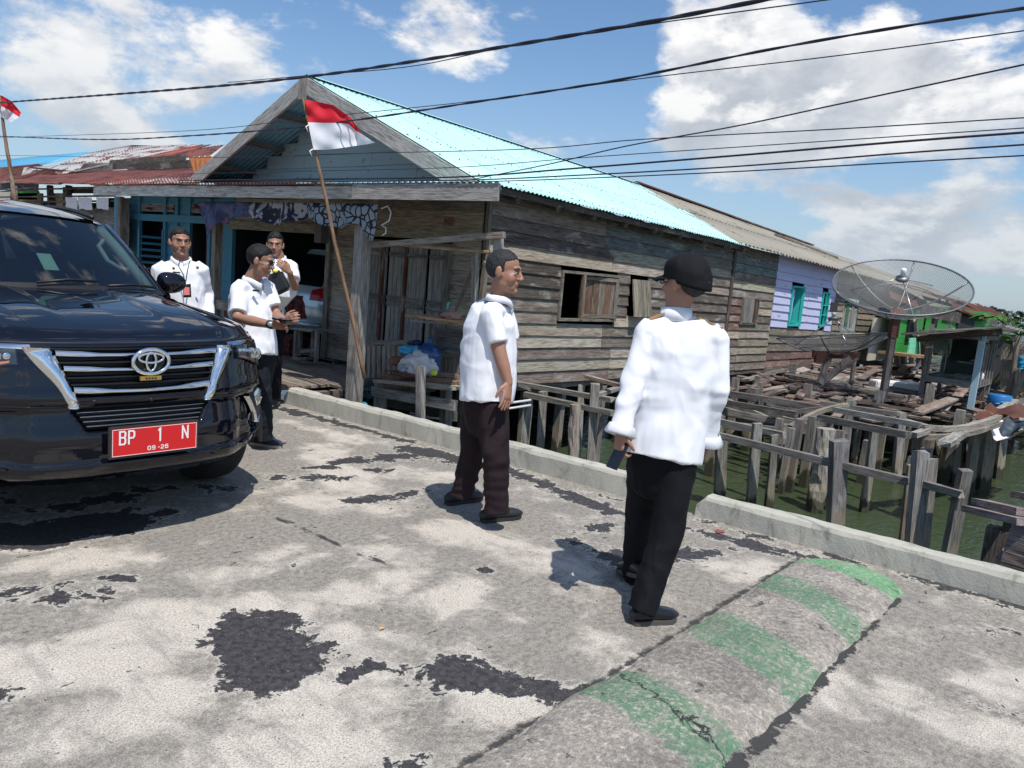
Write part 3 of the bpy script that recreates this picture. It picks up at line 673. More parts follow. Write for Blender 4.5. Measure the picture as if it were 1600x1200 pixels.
P1 = px(561, 480, 5.08); post((5.08, P1.y), 2.12, .13, (.36, .34, .31))
P2 = px(192, 360, 5.05); post((5.05, P2.y), 2.14, .13, (.22, .19, .17))
P3 = px(338, 420, 5.2); post((5.2, P3.y), 2.12, .10, (.27, .24, .20))
# deck of the forecourt: boards run along the road
deck = thing('timber_deck', 'worn plank deck between the kerb and the open garage', 'deck', (5.7, 9.5, .16))
for i in range(13):
    x = kx(8)+.42-.36+i*.125; y = 6.55 if x > 5.0 else 6.9
    for a, b in ((y, 8.9+R_.uniform(-.5, .5)), (9.0, 13.0)):
        plank('deck_board', (x+.06, a if a == y else b-b+9.45+R_.uniform(-.2, .0), .145), (x+.06, b if b < 10 else 13, .145+R_.uniform(-.004, .004)), .112, .03, WOOD, deck, jcol((.25, .205, .17), .2), jit=.04, seg=5)
for y in (6.7, 8.3, 9.9, 11.5): plank('joist', (4.75, y, .08), (6.5, y, .08), .08, .1, WOOD, deck, DM)
# house stilts along the side wall
for i in range(22):
    x = 6.9+i*.78; yy = YW+R_.uniform(.0, .12); lab = plank('stilt', (x, yy+.1, -1.6), (x+R_.uniform(-.04, .04), yy+.1, ZB(x)+.05), .12+R_.uniform(-.03, .03), .11, WOODG, house, jcol((.22, .20, .17), .3), up=(0, -1, 0), jit=.08, seg=5)
    if i % 2: plank('stilt', (x+.3, YW+1.0, -1.6), (x+.3, YW+1.0, .1), .12, .11, WOODG, house, jcol((.16, .14, .12), .3), up=(0, -1, 0), jit=.08)
for a, b in ((6.5, 10), (10, 14), (14, 18), (18, 22)): plank('sill_beam', (a, YW+.06, ZB(a)-.03), (b, YW+.06, ZB(b)-.03), .1, .1, WOOD, house, DM)
# ---- front wall (faces the road)
fy = lambda x, y=450: px(x, y, XF).y
dR, dL = fy(703, 450), fy(578, 450); gR, gL = fy(517, 440), fy(366, 430); bL = fy(205, 360)
fz0, fz1 = .17, 2.36
dtop = px(640, 384, XF).z
FCOL = lambda r, n, y: R_.choice([(.42, .37, .30), (.50, .44, .35), (.36, .32, .26), (.30, .27, .23)])
flat = lambda v_: (lambda y: v_)
siding(6.03, gR, flat(fz0), flat(fz1), 13, [8.0], [(dR, dL, 0, dtop)], house, WOODS, FCOL, XF, 'y', 'front_wall_board')
gtop = px(440, 362, XF).z
siding(gR, gL, flat(gtop+.12), flat(fz1), 2, [9.6], [], house, WOODS, FCOL, XF, 'y', 'front_wall_board')
plank('garage_lintel', (XF-.06, gR-.12, gtop+.06), (XF-.06, gL+.12, gtop+.06), .05, .13, WOOD, house, (.28, .25, .19), up=(0, 0, 1))
plank('garage_jamb', (XF-.05, gR, .17), (XF-.05, gR, gtop), .09, .06, WOOD, house, (.22, .21, .18), up=(-1, 0, 0)); plank('garage_jamb', (XF-.05, gL, .17), (XF-.05, gL, gtop), .09, .06, BLUEP, house, up=(-1, 0, 0))
# grey folding door: leaves of vertical boards
nl = 4; wl = (dL-dR)/nl
for i in range(nl):
    y0 = dR+i*wl; lf = put('door_leaf', None, None, house, Matrix.Translation((XF-.03, y0, .2)))
    for k in range(4):
        yy = y0+.02+(k+.5)*(wl-.04)/4; plank('door_board', (XF-.02-(.012 if i % 2 else 0), yy, .20), (XF-.02-(.012 if i % 2 else 0), yy, dtop-.02), (wl-.04)/4-.006, .02, WOOD, lf, jcol((.30, .31, .29), .15), up=(-1, 0, 0))
    for z in (.34, 1.03, 1.10, dtop-.12): plank('door_rail', (XF-.045-(.012 if i % 2 else 0), y0+.03, z), (XF-.045-(.012 if i % 2 else 0), y0+wl-.03, z), .018, .05, WOOD, lf, jcol((.20, .20, .19), .1))
for y in (dR, dL, dR+2*wl): plank('door_post', (XF-.05, y, .16), (XF-.05, y, dtop+.03), .06 if y != dR+2*wl else .035, .05, WOOD, house, (.22, .2, .17) if y != dR+2*wl else (.16, .07, .05), up=(-1, 0, 0))
plank('door_post', (XF-.05, dL-wl*.8, .16), (XF-.05, dL-wl*.8, dtop), .05, .05, WOOD, house, (.17, .07, .05), up=(-1, 0, 0))
plank('door_lintel', (XF-.05, dR-.05, dtop+.02), (XF-.05, dL+.05, dtop+.02), .05, .06, WOOD, house, (.24, .21, .17))
# small number tiles above the door
npz = px(700, 348, XF-.04)
tm = text_mesh('380', .13, .003); put('house_number', tm, plain('faded_red_paint', (.30, .12, .09), .8), house, Matrix.Translation(npz) @ Matrix(((0, 0, -1, 0), (-1, 0, 0, 0), (0, 1, 0, 0), (0, 0, 0, 1))))
# blue painted front wall on the left with louvres, window and dark doorway
w1L, w1R = fy(222, 380), fy(262, 380); d1L, d1R = fy(300, 380), fy(332, 380)
wt = px(240, 345, XF).z; lo0, lo1 = px(240, 331, XF).z, px(240, 318, XF).z
ops = [(w1R, w1L, .75, wt), (d1R, d1L, .0, wt), (fy(275, 325), w1L, lo0, lo1), (d1R, fy(300, 325), lo0, lo1)]
siding(gL+.02, bL, flat(fz0), flat(fz1), 13, [11.4], ops, house, BLUEP, lambda *a: (.5, .5, .5), XF, 'y', 'blue_wall_board')
for y0, y1 in ((fy(275, 325), w1L), (d1R, fy(300, 325))):
    for k in range(4):
        z = lerp(lo0, lo1, (k+.5)/4); plank('louvre_slat', (XF-.03, y0, z), (XF-.03, y1, z), .05, .012, SHEETWHITE, house, up=(.5, 0, 1))
for y in (w1R, w1L, d1R, d1L, (w1R+d1L)/2): plank('window_post', (XF-.045, y, .3), (XF-.045, y, fz1), .09, .05, BLUEP, house, up=(-1, 0, 0))
plank('window_head', (XF-.07, d1R, wt+.05), (XF-.07, bL, wt+.05), .04, .12, BLUEP, house)
plank('window_sill', (XF-.07, w1R-.05, .78), (XF-.07, w1L+.05, .78), .06, .08, BLUEP, house)
sh = put('shutter', None, None, house, Matrix.Translation((XF-.05, w1R, 1.2)))
for k in range(7): plank('louvre_slat', (XF-.35, w1R+.26, .95+k*.11), (XF-.08, w1R+.04, .95+k*.11), .05, .015, BLUEP, sh, up=(-.5, -.5, 1))
for q in ((XF-.37, w1R+.28), (XF-.07, w1R+.03)): plank('shutter_stile', (q[0], q[1], .85), (q[0], q[1], 1.75), .05, .03, BLUEP, sh, up=(-1, 0, 0))
cloth('curtain', (XF+.12, d1R+.1, 1.95), (XF+.12, d1R+.45, 1.95), (XF+.12, d1R+.1, .4), (XF+.12, d1R+.4, .4), plain('maroon_curtain', (.12, .03, .03), .9), house, .02, 3)
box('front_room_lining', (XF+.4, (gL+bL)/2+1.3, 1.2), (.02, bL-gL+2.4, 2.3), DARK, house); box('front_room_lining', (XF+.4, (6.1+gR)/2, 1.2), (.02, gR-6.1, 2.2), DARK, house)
# little balustrade before the garage on the left
plank('balustrade_rail', (5.2, P3.y-.35, .80), (5.2, P3.y+2.4, .80), .05, .12, WOOD, house, (.27, .23, .18))
for k in range(4): plank('balustrade_post', (5.2, P3.y-.25+k*.8, .14), (5.2, P3.y-.25+k*.8, .74), .07, .06, WOOD, house, (.22, .19, .15), up=(-1, 0, 0))
# garage room
box('garage_back_wall', (10.6, (gR+gL)/2+1.5, 1.2), (.05, gL-gR+5, 2.4), GARAGE, house); box('garage_side_wall', (8.8, gR-.15, 1.2), (4.7, .05, 2.4), GARAGE, house); box('garage_side_wall', (9.0, gL+1.6, 1.2), (4.0, .05, 2.4), GARAGE, house)
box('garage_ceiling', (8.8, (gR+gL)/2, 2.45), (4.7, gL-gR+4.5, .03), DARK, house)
for i in range(24):
    y = gR-.1+i*.21
    if y < gL+1.6: plank('garage_floor_board', (XF-.02, y, .14), (11.0, y, .14), .2, .03, WOOD, house, jcol((.16, .14, .12)))
# wooden post and lean-to frame by the door
BM = plain('meter_box_grey', (.12, .12, .12), .7)
m_ = px(505, 366, XF-.1); box('meter_box', (XF-.12, m_.y, m_.z), (.14, .17, .24), BM, house, bevel=.01)

# near-black boarding added to make the shade under the house, with rear stilts
for i in range(9): plank('under_floor_shade_board', (6.6, 9.6, -1.75+i*.21), (23, 9.6, -1.75+i*.21), .03, .205, WOOD, house, jcol((.045, .04, .035), .3), jit=.02, seg=6)
for i in range(9): plank('under_floor_shade_board', (9.2, 6.4, -1.75+i*.21), (9.2, 13.5, -1.75+i*.21), .03, .205, WOOD, house, jcol((.045, .04, .035), .3), jit=.02, seg=6) if i < 9 else None
for i in range(14): plank('stilt', (7.2+i*1.15, 7.6+(i % 3)*.5, -1.7), (7.2+i*1.15, 7.6+(i % 3)*.5, .1), .13, .12, WOODG, house, jcol((.16, .14, .12), .3), up=(0, -1, 0), jit=.08, seg=4)
# ============================================================ RUINED JETTY: bare posts, beams and a heap of boards
PG = [(.27, .255, .235), (.31, .295, .27), (.22, .20, .18), (.25, .23, .20)]
WZ = -.9
def jpost(xt, yt, xb, yb, wpx, label, col=None, mat=None, rough=0.0, group='bare posts of the ruined jetty', wet=True, at_beam=None, deepw=1.0, lean=None):
    """square or rough post from the pixel of its water line up to its top, at the distance where it meets the water"""
    B = pz(xb, yb, WZ) if at_beam is None else px(xb, yb, at_beam)
    d = (B-EYEP).dot(FW); T_ = EYEP+ray(xt, yt)*d
    T_ = Vector((lerp(B.x, T_.x, .6), T_.y if False else lerp(B.y, T_.y, 1.0), T_.z))
    # keep the top above its own foot along the sight line
    rt = ray(xt, yt); k = (B.x-0)/rt.x if abs(rt.x) > .2 else d; T_ = EYEP+rt*k
    w = wpx/FPX*d*(1 if rough else .80); dirn = (T_-B).normalized(); B2 = B-dirn*((B.z+2.2)/max(dirn.z, .5))
    if rough: o = pole('jetty_post', B2, T_, w*.5, w*.42, mat or WOODG, None, col or jcol(R_.choice(PG)), 12, 22, w*.06, rough)
    else: o = plank('jetty_post', B2, T_, w, w*.9, mat or WOODG, None, col or jcol(R_.choice(PG)), up=(-.7, -.6, 0), jit=.07, seg=9, rough_end=.015)
    tag(o, label, 'post', group); return o
def cp(sx, sy): return (1080+sx/3.077, 540+sy/3.077)
def jp(a, b, w, label, **k):
    (xt, yt), (xb, yb) = cp(*a), cp(*b); return jpost(xt, yt, xb, yb, w/3.077, label, **k)
JP = [((147, 455), (133, 800), 60, 'square grey post rising behind the start of the right kerb', {'at_beam': 8.15}),
 ((318, 375), (283, 800), 52, 'grey post second from the kerb end, lashed to the low beam', {'at_beam': 8.1}),
 ((402, 430), (370, 800), 42, 'dark thin post right of the second grey post', {}),
 ((462, 480), (438, 690), 42, 'pale thin post standing free behind the low beam', {}),
 ((712, 455), (690, 905), 88, 'broad flat grey post right of the rotten trunk', {'at_beam': 7.9, 'col': (.21, .20, .20)}),
 ((884, 395), (828, 800), 42, 'slender leaning post with a dark wet foot, mid water', {}),
 ((1012, 320), (985, 660), 44, 'tall slender post behind the low beam near the post cluster', {}),
 ((1150, 545), (1105, 990), 66, 'right half of the split double post bound by the beam', {'at_beam': 7.75, 'col': (.27, .25, .23)}),
 ((1052, 575), (1012, 940), 28, 'narrow brown post left of the split double post', {'at_beam': 7.95, 'col': (.20, .16, .13)}),
 ((1318, 600), (1232, 1035), 62, 'leaning grey post right of the beam end', {'at_beam': 7.6, 'col': (.20, .19, .175)}),
 ((1275, 470), (1262, 660), 44, 'dark post under the long tilted plank', {}),
 ((1368, 420), (1333, 705), 46, 'grey brown post left of the thick stained post', {}),
 ((1438, 395), (1398, 690), 66, 'thick post with pale orange stained foot', {'col': (.30, .26, .21)}),
 ((1502, 400), (1472, 640), 42, 'rightmost pale slim post at the edge of dark water', {}),
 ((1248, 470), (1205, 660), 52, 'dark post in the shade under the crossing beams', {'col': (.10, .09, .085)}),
 ((552, 355), (530, 505), 44, 'short pale post left of the rotten trunk', {}),
 ((610, 340), (585, 620), 56, 'dark grey post just behind the rotten trunk', {'col': (.16, .15, .145)}),
 ((862, 250), (830, 505), 36, 'slim pale post in the middle row', {}), ((903, 232), (878, 400), 32, 'thin post beside the slim pale one in the middle row', {}),
 ((752, 240), (728, 450), 32, 'thin post under the upper crossing beam', {}), ((795, 340), (768, 540), 36, 'short slim post between the two crossing beams', {}),
 ((698, 330), (690, 480), 34, 'short post above the rotten trunk', {}), ((443, 255), (430, 500), 36, 'slim upright post behind the thin dark one', {}),
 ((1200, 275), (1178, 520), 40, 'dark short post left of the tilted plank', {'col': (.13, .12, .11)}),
 ((332, 250), (325, 470), 44, 'slender back row post behind the second grey post', {}), ((255, 255), (243, 390), 30, 'thin back row post near the plank wall', {}),
 ((214, 160), (200, 370), 28, 'thin pale post against the dark gap under the house', {}), ((290, 262), (278, 375), 34, 'stubby back row post third from the house', {}),
 ((1075, 440), (1060, 560), 50, 'short stout post under the beam joint', {}), ((955, 420), (940, 500), 40, 'low crooked post stub in mid water', {}),
 ((1330, 470), (1322, 560), 30, 'thin post half hidden under the tilted plank', {'col': (.15, .14, .12)}), ((1118, 440), (1108, 560), 28, 'thin upright beside the beam joint', {})]
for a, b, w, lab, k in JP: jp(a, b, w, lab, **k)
jp((640, 400), (592, 800), 96, 'rotten pale trunk, thick and ragged, standing in the water', col=(.40, .37, .32), rough=.16)
jp((1105, 508), (1062, 985), 74, 'left half of the split double post, taller and cracked', at_beam=7.7, col=(.30, .29, .28))
def cq(sx, sy): return (560+sx/3.636, 540+sy/3.636)
for a, b, w, lab, k in [((965, 285), (940, 590), 58, 'pale post behind the standing man, nearest the water edge', {'at_beam': 6.6}), ((1052, 258), (1030, 600), 58, 'post with shaded foot second behind the standing man', {'at_beam': 7.3}),
        ((1345, 215), (1318, 690), 58, 'straight pale post left of the man in the cap', {'at_beam': 6.5}), ((1268, 220), (1262, 335), 44, 'short post on the beams under the wall', {'at_beam': 7.2}), ((1400, 225), (1390, 320), 30, 'stub of a post under the diagonal brace', {'at_beam': 7.4})]:
    (xt, yt), (xb, yb) = cq(*a), cq(*b); jpost(xt, yt, xb, yb, w/3.636, lab, group=None or 'posts beside the plank wall', **k)
(xt, yt), (xb, yb) = cq(1248, 335), cq(1232, 660); o = jpost(xt, yt, xb, yb, 72/3.636, 'gnarled rotten stump with peeling wood by the kerb', col=(.36, .31, .26), rough=.17, at_beam=6.3, group='posts beside the plank wall')
def jbeam(pa, pb, Xa, Xb, h, label, col=None, t=.07, crop=cp, sc=3.077, jit=.05, bend=0.0, name='jetty_beam', up=(0, 0, 1), flat=False):
    a, b = px(*crop(*pa), Xa), px(*crop(*pb), Xb); w = h/sc/FPX*((a+b)/2-EYEP).dot(FW)
    if flat: o = plank(name, a, b, w, t, WOODG, None, col or jcol(R_.choice(PG)), up=up, jit=jit, seg=9, bend=bend, rough_end=.03)
    else: o = plank(name, a, b, t, w, WOODG, None, col or jcol(R_.choice(PG)), up=up, jit=jit, seg=9, bend=bend, rough_end=.03)
    return tag(o, label, 'beam', 'loose beams across the jetty posts', 'thing')
jbeam((60, 415), (1050, 655), 8.0, 7.85, 34, 'long worn beam running low from the cap man to the split post')
jbeam((1125, 668), (1300, 716), 7.7, 7.5, 34, 'short beam stub on the right of the split double post')
jbeam((100, 358), (455, 432), 9.0, 8.7, 28, 'short grey beam above the long low one')
jbeam((150, 225), (620, 300), 11.2, 10.9, 30, 'pale beam along the back row near the house')
jbeam((150, 270), (500, 330), 10.4, 10.1, 26, 'narrow beam below the pale back row beam', (.17, .155, .14))
jbeam((610, 345), (1050, 432), 9.6, 9.3, 32, 'dark middle beam crossing the slim posts', (.17, .16, .15))
jbeam((690, 308), (1110, 385), 10.3, 9.9, 26, 'pale long board lying above the dark middle beam', (.34, .33, .30))
jbeam((620, 275), (1000, 330), 11.5, 11.3, 20, 'thin rail behind the pale long board', (.28, .26, .23))
jbeam((1110, 390), (1480, 345), 9.8, 11.5, 26, 'gently curved pale beam meeting the tilted plank', (.36, .33, .28), bend=-.08)
jbeam((1130, 440), (1480, 375), 9.8, 11.5, 24, 'second curved beam just under the first', (.30, .27, .23), bend=-.05)
jbeam((1215, 475), (1560, 265), 9.5, 15.8, 42, 'broad tilted plank pointing up to the blue drum', (.34, .33, .30), t=.06, flat=True)
jbeam((375, 335), (640, 300), 10.5, 10.9, 20, 'crooked dark branch lying across the beams', (.14, .12, .10), jit=.2)
jbeam((480, 390), (760, 285), 10.0, 10.8, 20, 'pale bent pole slanting over the posts', (.30, .27, .22), bend=.06, jit=.12)
jbeam((1070, 430), (1135, 408), 9.4, 9.9, 26, 'short block of wood on the beam joint', (.38, .36, .33))
jbeam((900, 215), (1450, 310), 7.2, 7.0, 26, 'weathered beam beneath the plank wall', crop=cq, sc=3.636, t=.08)
jbeam((940, 275), (1450, 385), 6.55, 6.45, 28, 'nearer beam beneath the plank wall', crop=cq, sc=3.636, t=.08)
jbeam((1290, 175), (1480, 225), 7.2, 7.1, 20, 'short top rail under the wall beside the cap man', (.34, .26, .20), crop=cq, sc=3.636)
jbeam((1340, 285), (1480, 240), 6.9, 7.4, 20, 'slanting brace between the beams', crop=cq, sc=3.636)
jbeam((1100, 305), (900, 215), 7.4, 7.0, 20, 'broken stub resting on the beams by the man', (.13, .12, .11), crop=cq, sc=3.636)
# collapsed deck: a broad heap of loose boards, each its own board
heap = thing('collapsed_deck', 'broad collapsed deck littered with loose brown boards behind the posts', 'deck', (15, 4, 0))
rr = random.Random(5)
for i in range(270):
    x = rr.uniform(11.6, 24.0); ymin = 2.2-(x-11)*.14; y = rr.uniform(ymin+.8 if x < 13 else ymin, 5.7)
    if y > 5.3 and x < 13: continue
    L = rr.uniform(.5, 2.4); a = rr.choice((0, 1.57, rr.uniform(0, 3.14), rr.uniform(-.3, .3)))+rr.uniform(-.15, .15)
    z = -.06+rr.uniform(-.05, .10); dz = rr.uniform(-.12, .16)*(1 if rr.random() < .5 else .2)
    d = Vector((math.cos(a), math.sin(a), 0))*L/2; c = Vector((x, y, z))
    col = jcol(rr.choice([(.23, .16, .13), (.27, .20, .165), (.18, .13, .11), (.31, .26, .22), (.38, .34, .29), (.14, .11, .095)]), .2, rr)
    plank('loose_board', c-d, c+d+Vector((0, 0, dz)), rr.uniform(.09, .2), rr.uniform(.02, .045), WOOD, heap, col, jit=.06, seg=2, roll=rr.uniform(-.25, .25))
for i in range(9):
    y = 1.9+i*.42; plank('joist', (12.2 if y > 2.6 else 13.4, y, -.14), (24, y-1.0*(i < 3)*.6, -.14), .09, .1, WOOD, heap, (.14, .11, .09), seg=6)
# a dark solid underlay of rotten bearers so that little water shows between the boards
for i in range(40):
    x = 13.6+i*.27; plank('bearer', (x, 2.3-(x-11)*.12, -.2), (x, 5.9, -.2), .17, .05, WOOD, heap, (.10, .08, .07), jit=.08, seg=4)
for i in range(30):
    x = 12.2+(i % 10)*1.15; y = 2.4+(i//10)*1.4-(x-12)*.06; plank('bearer_post', (x, y, -1.8), (x, y, -.15), .12, .12, WOOD, heap, jcol((.2, .17, .14)), up=(0, -1, 0))
for i in range(46):
    x = rr.uniform(9.2, 14.5); y = rr.uniform(2.0-(x-9)*.05, 5.2); w = rr.uniform(.07, .12); zt_ = rr.uniform(-.35, .12)
    plank('bearer_post', (x, y, -1.8), (x+rr.uniform(-.06, .06), y+rr.uniform(-.06, .06), zt_), w, w, WOODG, heap, jcol(rr.choice(PG), .2, rr), up=(0, -1, 0), jit=.09, seg=5)
for i in range(12):
    x = rr.uniform(9.6, 12.6); y = rr.uniform(2.4, 4.4); plank('loose_rail', (x, y, -.25+rr.uniform(-.1, .15)), (x+rr.uniform(-.4, .4), y+rr.uniform(.8, 1.6), -.22+rr.uniform(-.1, .2)), .05, .10, WOODG, heap, jcol(rr.choice(PG), .2, rr), jit=.06, seg=5)
# upright stubs standing out of the heap
for (x, y, xb, yb, w) in ((1290, 872//1.0, 0, 0, 0),):
    pass
STB = [(1240, 568, 1236, 600, 8), (1263, 600, 1260, 628, 9), (1375, 610, 1372, 640, 9), (1330, 625, 1327, 655, 9), (1455, 600, 1452, 640, 8), (1150, 590, 1148, 620, 8), (1185, 588, 1183, 610, 7), (1290, 555, 1286, 590, 7)]
for i, (xt, yt, xb, yb, w) in enumerate(STB):
    B = pz(xb, yb, -.1); T_ = EYEP+ray(xt, yt)*((B-EYEP).dot(FW)); plank('stub_post', B-Vector((0, 0, .6)), T_, w/FPX*B.x*1.3, .08, WOODG, heap, jcol(R_.choice(PG)), up=(-1, 0, 0))
# white foam box lying on the heap
p = pz(1397, 606, .02); o = box('foam_box', (p.x, p.y, .07), (.9, .28, .15), plain('white_foam', (.78, .78, .76), .8), None, None, -.75, .02); tag(o, 'long white foam box lying on the collapsed deck', 'box')
# right foreground: stack of broken boards beside the kerb, edge of the frame
stk = thing('board_stack', 'stack of dark broken boards at the right edge beside the kerb', 'board stack', (6.9, 0.2, -.4))
def cr(sx, sy): return (1400+sx/3.53, 600+sy/3.53)
for (a, b, Xa, Xb, w) in (((405, 690), (720, 765), 6.9, 6.2, .10), ((460, 650), (720, 710), 7.1, 6.4, .09), ((660, 610), (760, 630), 7.0, 6.7, .07)):
    plank('broken_plank', px(*cr(*a), Xa), px(*cr(*b), Xb), .13 if w > .08 else .08, .05, WOODG, stk, (.30, .24, .23), jit=.08, seg=6)
for i in range(9):
    a = px(*cr(600+i*8, 1010-i*30), 6.35); plank('stacked_board', a, a+Vector((-.25, -1.3, -.02)), .22, .05, WOODG, stk, jcol((.24, .19, .175)), jit=.06, seg=5, roll=R_.uniform(-.1, .1))
for (a, w, zt) in (((575, 800), .17, -.38), ((650, 770), .13, -.25)):
    q = px(*cr(*a), 6.8); plank('stack_post', (q.x, q.y, -2), (q.x+.03, q.y, q.z), w, w, WOODG, stk, (.13, .11, .10), up=(-1, 0, 0), jit=.06, seg=5)
q = px(*cr(560, 1000), 6.5); plank('stacked_board', q, q+Vector((0, -.5, 0)), .3, .2, WOODG, stk, (.22, .2, .19), jit=.05)
# small junk platform with railing by the door, posts and shelf
plat = thing('junk_platform', 'small rickety timber platform by the grey door, cluttered with bags', 'platform', (5.6, 5.8, .1))
def lp(pa, Xa, pb, Xb, w, t, col, name, up=(0, 0, 1), mat=WOODG, par=plat, bend=0.0): return plank(name, px(*pa, Xa), px(*pb, Xb), w, t, mat, par, col, up=up, jit=.04, seg=5, bend=bend)
lp((597, 594), 5.35, (718, 607), 5.35, .26, .03, (.42, .38, .28), 'platform_board'); lp((600, 586), 5.55, (722, 598), 5.55, .2, .03, (.34, .20, .12), 'platform_board'); lp((640, 580), 5.8, (725, 588), 5.8, .2, .03, (.36, .22, .13), 'platform_board')
lp((583, 611), 5.3, (712, 634), 5.25, .05, .10, (.33, .31, .28), 'platform_beam'); lp((585, 625), 5.7, (712, 650), 5.6, .05, .09, (.14, .13, .12), 'platform_beam')
lp((657, 655), 5.12, (657, 573), 5.12, .075, .06, (.33, .31, .29), 'platform_post', (-1, 0, 0)); lp((594, 640), 5.35, (595, 596), 5.35, .10, .10, (.33, .31, .28), 'platform_post', (-1, 0, 0)); lp((696, 668), 5.5, (697, 600), 5.5, .09, .09, (.24, .23, .21), 'platform_post', (-1, 0, 0)); lp((723, 680), 5.7, (724, 600), 5.7, .09, .09, (.16, .15, .14), 'platform_post', (-1, 0, 0))
lp((565, 535), 5.85, (640, 535), 5.85, .05, .05, (.28, .26, .22), 'rail')
for i in range(9):
    x = 568+i*8.0; lp((x, 590), 5.85, (x+.5, 540), 5.85, .055, .02, jcol((.38, .35, .29)), 'bamboo_slat', (-1, 0, 0))
lp((684, 555), 6.15, (722, 558), 6.15, .04, .04, (.28, .25, .2), 'rail')
for i in range(6):
    x = 687+i*7; lp((x, 592), 6.15, (x+1, 557), 6.15, .045, .02, jcol((.30, .27, .22)), 'bamboo_slat', (-1, 0, 0))
lp((680, 530), 6.0, (725, 535), 6.0, .03, .26, (.20, .21, .21), 'wall_panel', (0, 0, 1))
lp((645, 492), 5.5, (724, 504), 5.4, .22, .03, (.42, .26, .13), 'shelf_board'); lp((655, 502), 5.8, (724, 508), 5.7, .2, .02, (.40, .36, .3), 'shelf_board')
lp((677, 550), 5.9, (676, 500), 5.9, .05, .05, (.15, .14, .13), 'shelf_leg', (-1, 0, 0))
lp((583, 383), 5.12, (788, 367), 5.0, .035, .055, (.34, .29, .24), 'lean_to_beam'); pole('lean_to_pole', px(557, 377, 5.35), px(765, 394, 5.3), .018, .016, WOODG, plat, (.42, .30, .18)); 
lp((740, 560), 5.75, (743, 396), 5.55, .05, .05, (.36, .34, .31), 'lean_to_post', (-1, 0, 0)); lp((778, 395), 5.05, (779, 370), 5.05, .08, .05, (.36, .34, .31), 'lean_to_post', (-1, 0, 0))
lp((712, 485), 5.9, (748, 400), 5.6, .03, .03, (.25, .22, .18), 'brace', (-1, 0, 0)); lp((775, 430), 5.3, (757, 410), 5.6, .03, .03, (.3, .27, .23), 'brace', (-1, 0, 0))
for k, (a, b) in enumerate((((640, 645), (722, 652)), ((640, 649), (722, 658)), ((722, 640), (830, 625)), ((722, 650), (830, 633)))):
    o = tube('water_pipe', [px(*a, 5.6), px(*b, 6.0)], .012, plain('pale_pvc_pipe', (.55, .56, .55), .4), None, 8); tag(o, ('upper pale pipe under the junk platform', 'lower pale pipe under the junk platform', 'upper pale pipe behind the standing man', 'lower pale pipe behind the standing man')[k], 'pipe', 'pale water pipes below the platform')
# bench and red draped chair at the garage
bn = thing('wooden_bench', 'small old wooden bench in front of the garaged car', 'bench', (6.2, 9.2, .16))
a, b = px(452, 512, 6.0), px(502, 516, 6.0); plank('seat', a, b, .28, .03, WOODG, bn, (.30, .28, .25))
for (x, X) in ((463, 5.9), (496, 5.9), (470, 6.15), (490, 6.15)):
    t_ = px(x, 516, X); plank('leg', (X, t_.y, .165), (X, t_.y, t_.z), .05, .04, WOODG, bn, (.26, .24, .22), up=(-1, 0, 0))
a, b = px(463, 548, 5.95), px(496, 548, 5.95); plank('stretcher', a, b, .03, .05, WOODG, bn, (.25, .23, .2)); a, b = px(462, 560, 5.7), px(485, 560, 5.7); plank('foot_rail', a, b, .12, .03, WOOD, bn, (.14, .12, .11))
def redbatik():
    m, T, b = new_mat('dark_red_patterned_cloth'); co = T.n('ShaderNodeTexCoord').outputs['Object']; v = T.n('ShaderNodeTexVoronoi', {'Vector': co, 'Scale': 22.0}).outputs[0]
    setin(T, b, Base_Color=T.mix(T.smooth(v, .25, .45), (.22, .045, .035), (.07, .012, .012)), Roughness=.9); return m
RBK = redbatik()
c0, c1_, c2_, c3_ = px(444, 464, 6.3), px(474, 462, 6.3), px(444, 512, 6.2), px(478, 494, 6.2)
o = cloth('draped_cloth', c0, c1_, c2_, c3_, RBK, None, .03, 2.5); o.modifiers.new('s', 'SOLIDIFY').thickness = .01; tag(o, 'dark red patterned cloth hanging over the back of the bench', 'cloth')
o = box('storage_box', tuple(px(455, 540, 6.5)), (.35, .42, .3), RBK, None, None, .1, .03); tag(o, 'dark red patterned box under the old bench', 'box')
# things on the platform
JUG = bpy.data.materials.new('blue_jug_plastic'); JUG.use_nodes = True; jb = JUG.node_tree.nodes['Principled BSDF']; jb.inputs['Base Color'].default_value = (.04, .13, .36, 1); jb.inputs['Roughness'].default_value = .12; jb.inputs['Transmission Weight'].default_value = .35
def lathe(name, prof, c, mat, parent=None, n=24, M=None):
    vs_ = [(r*math.cos(2*math.pi*k/n), r*math.sin(2*math.pi*k/n), z) for r, z in prof for k in range(n)]
    fs = [(i*n+k, i*n+(k+1) % n, (i+1)*n+(k+1) % n, (i+1)*n+k) for i in range(len(prof)-1) for k in range(n)]+[tuple(reversed(range(n))), tuple(range((len(prof)-1)*n, len(prof)*n))]
    return put(name, mesh_from(vs_, fs, name, True), mat, parent, (M or Matrix.Translation(Vector(c))))
q = px(668, 585, 5.8)
jg = lathe('water_jug', [(.05, 0), (.135, .01), (.14, .05), (.132, .07), (.14, .09), (.132, .115), (.14, .14), (.132, .165), (.14, .19), (.138, .25), (.12, .29), (.07, .325), (.035, .34), (.03, .36), (.032, .40), (.028, .405)], (q.x, q.y, q.z), JUG)
tag(jg, 'large blue ribbed water jug on the junk platform', 'water jug')
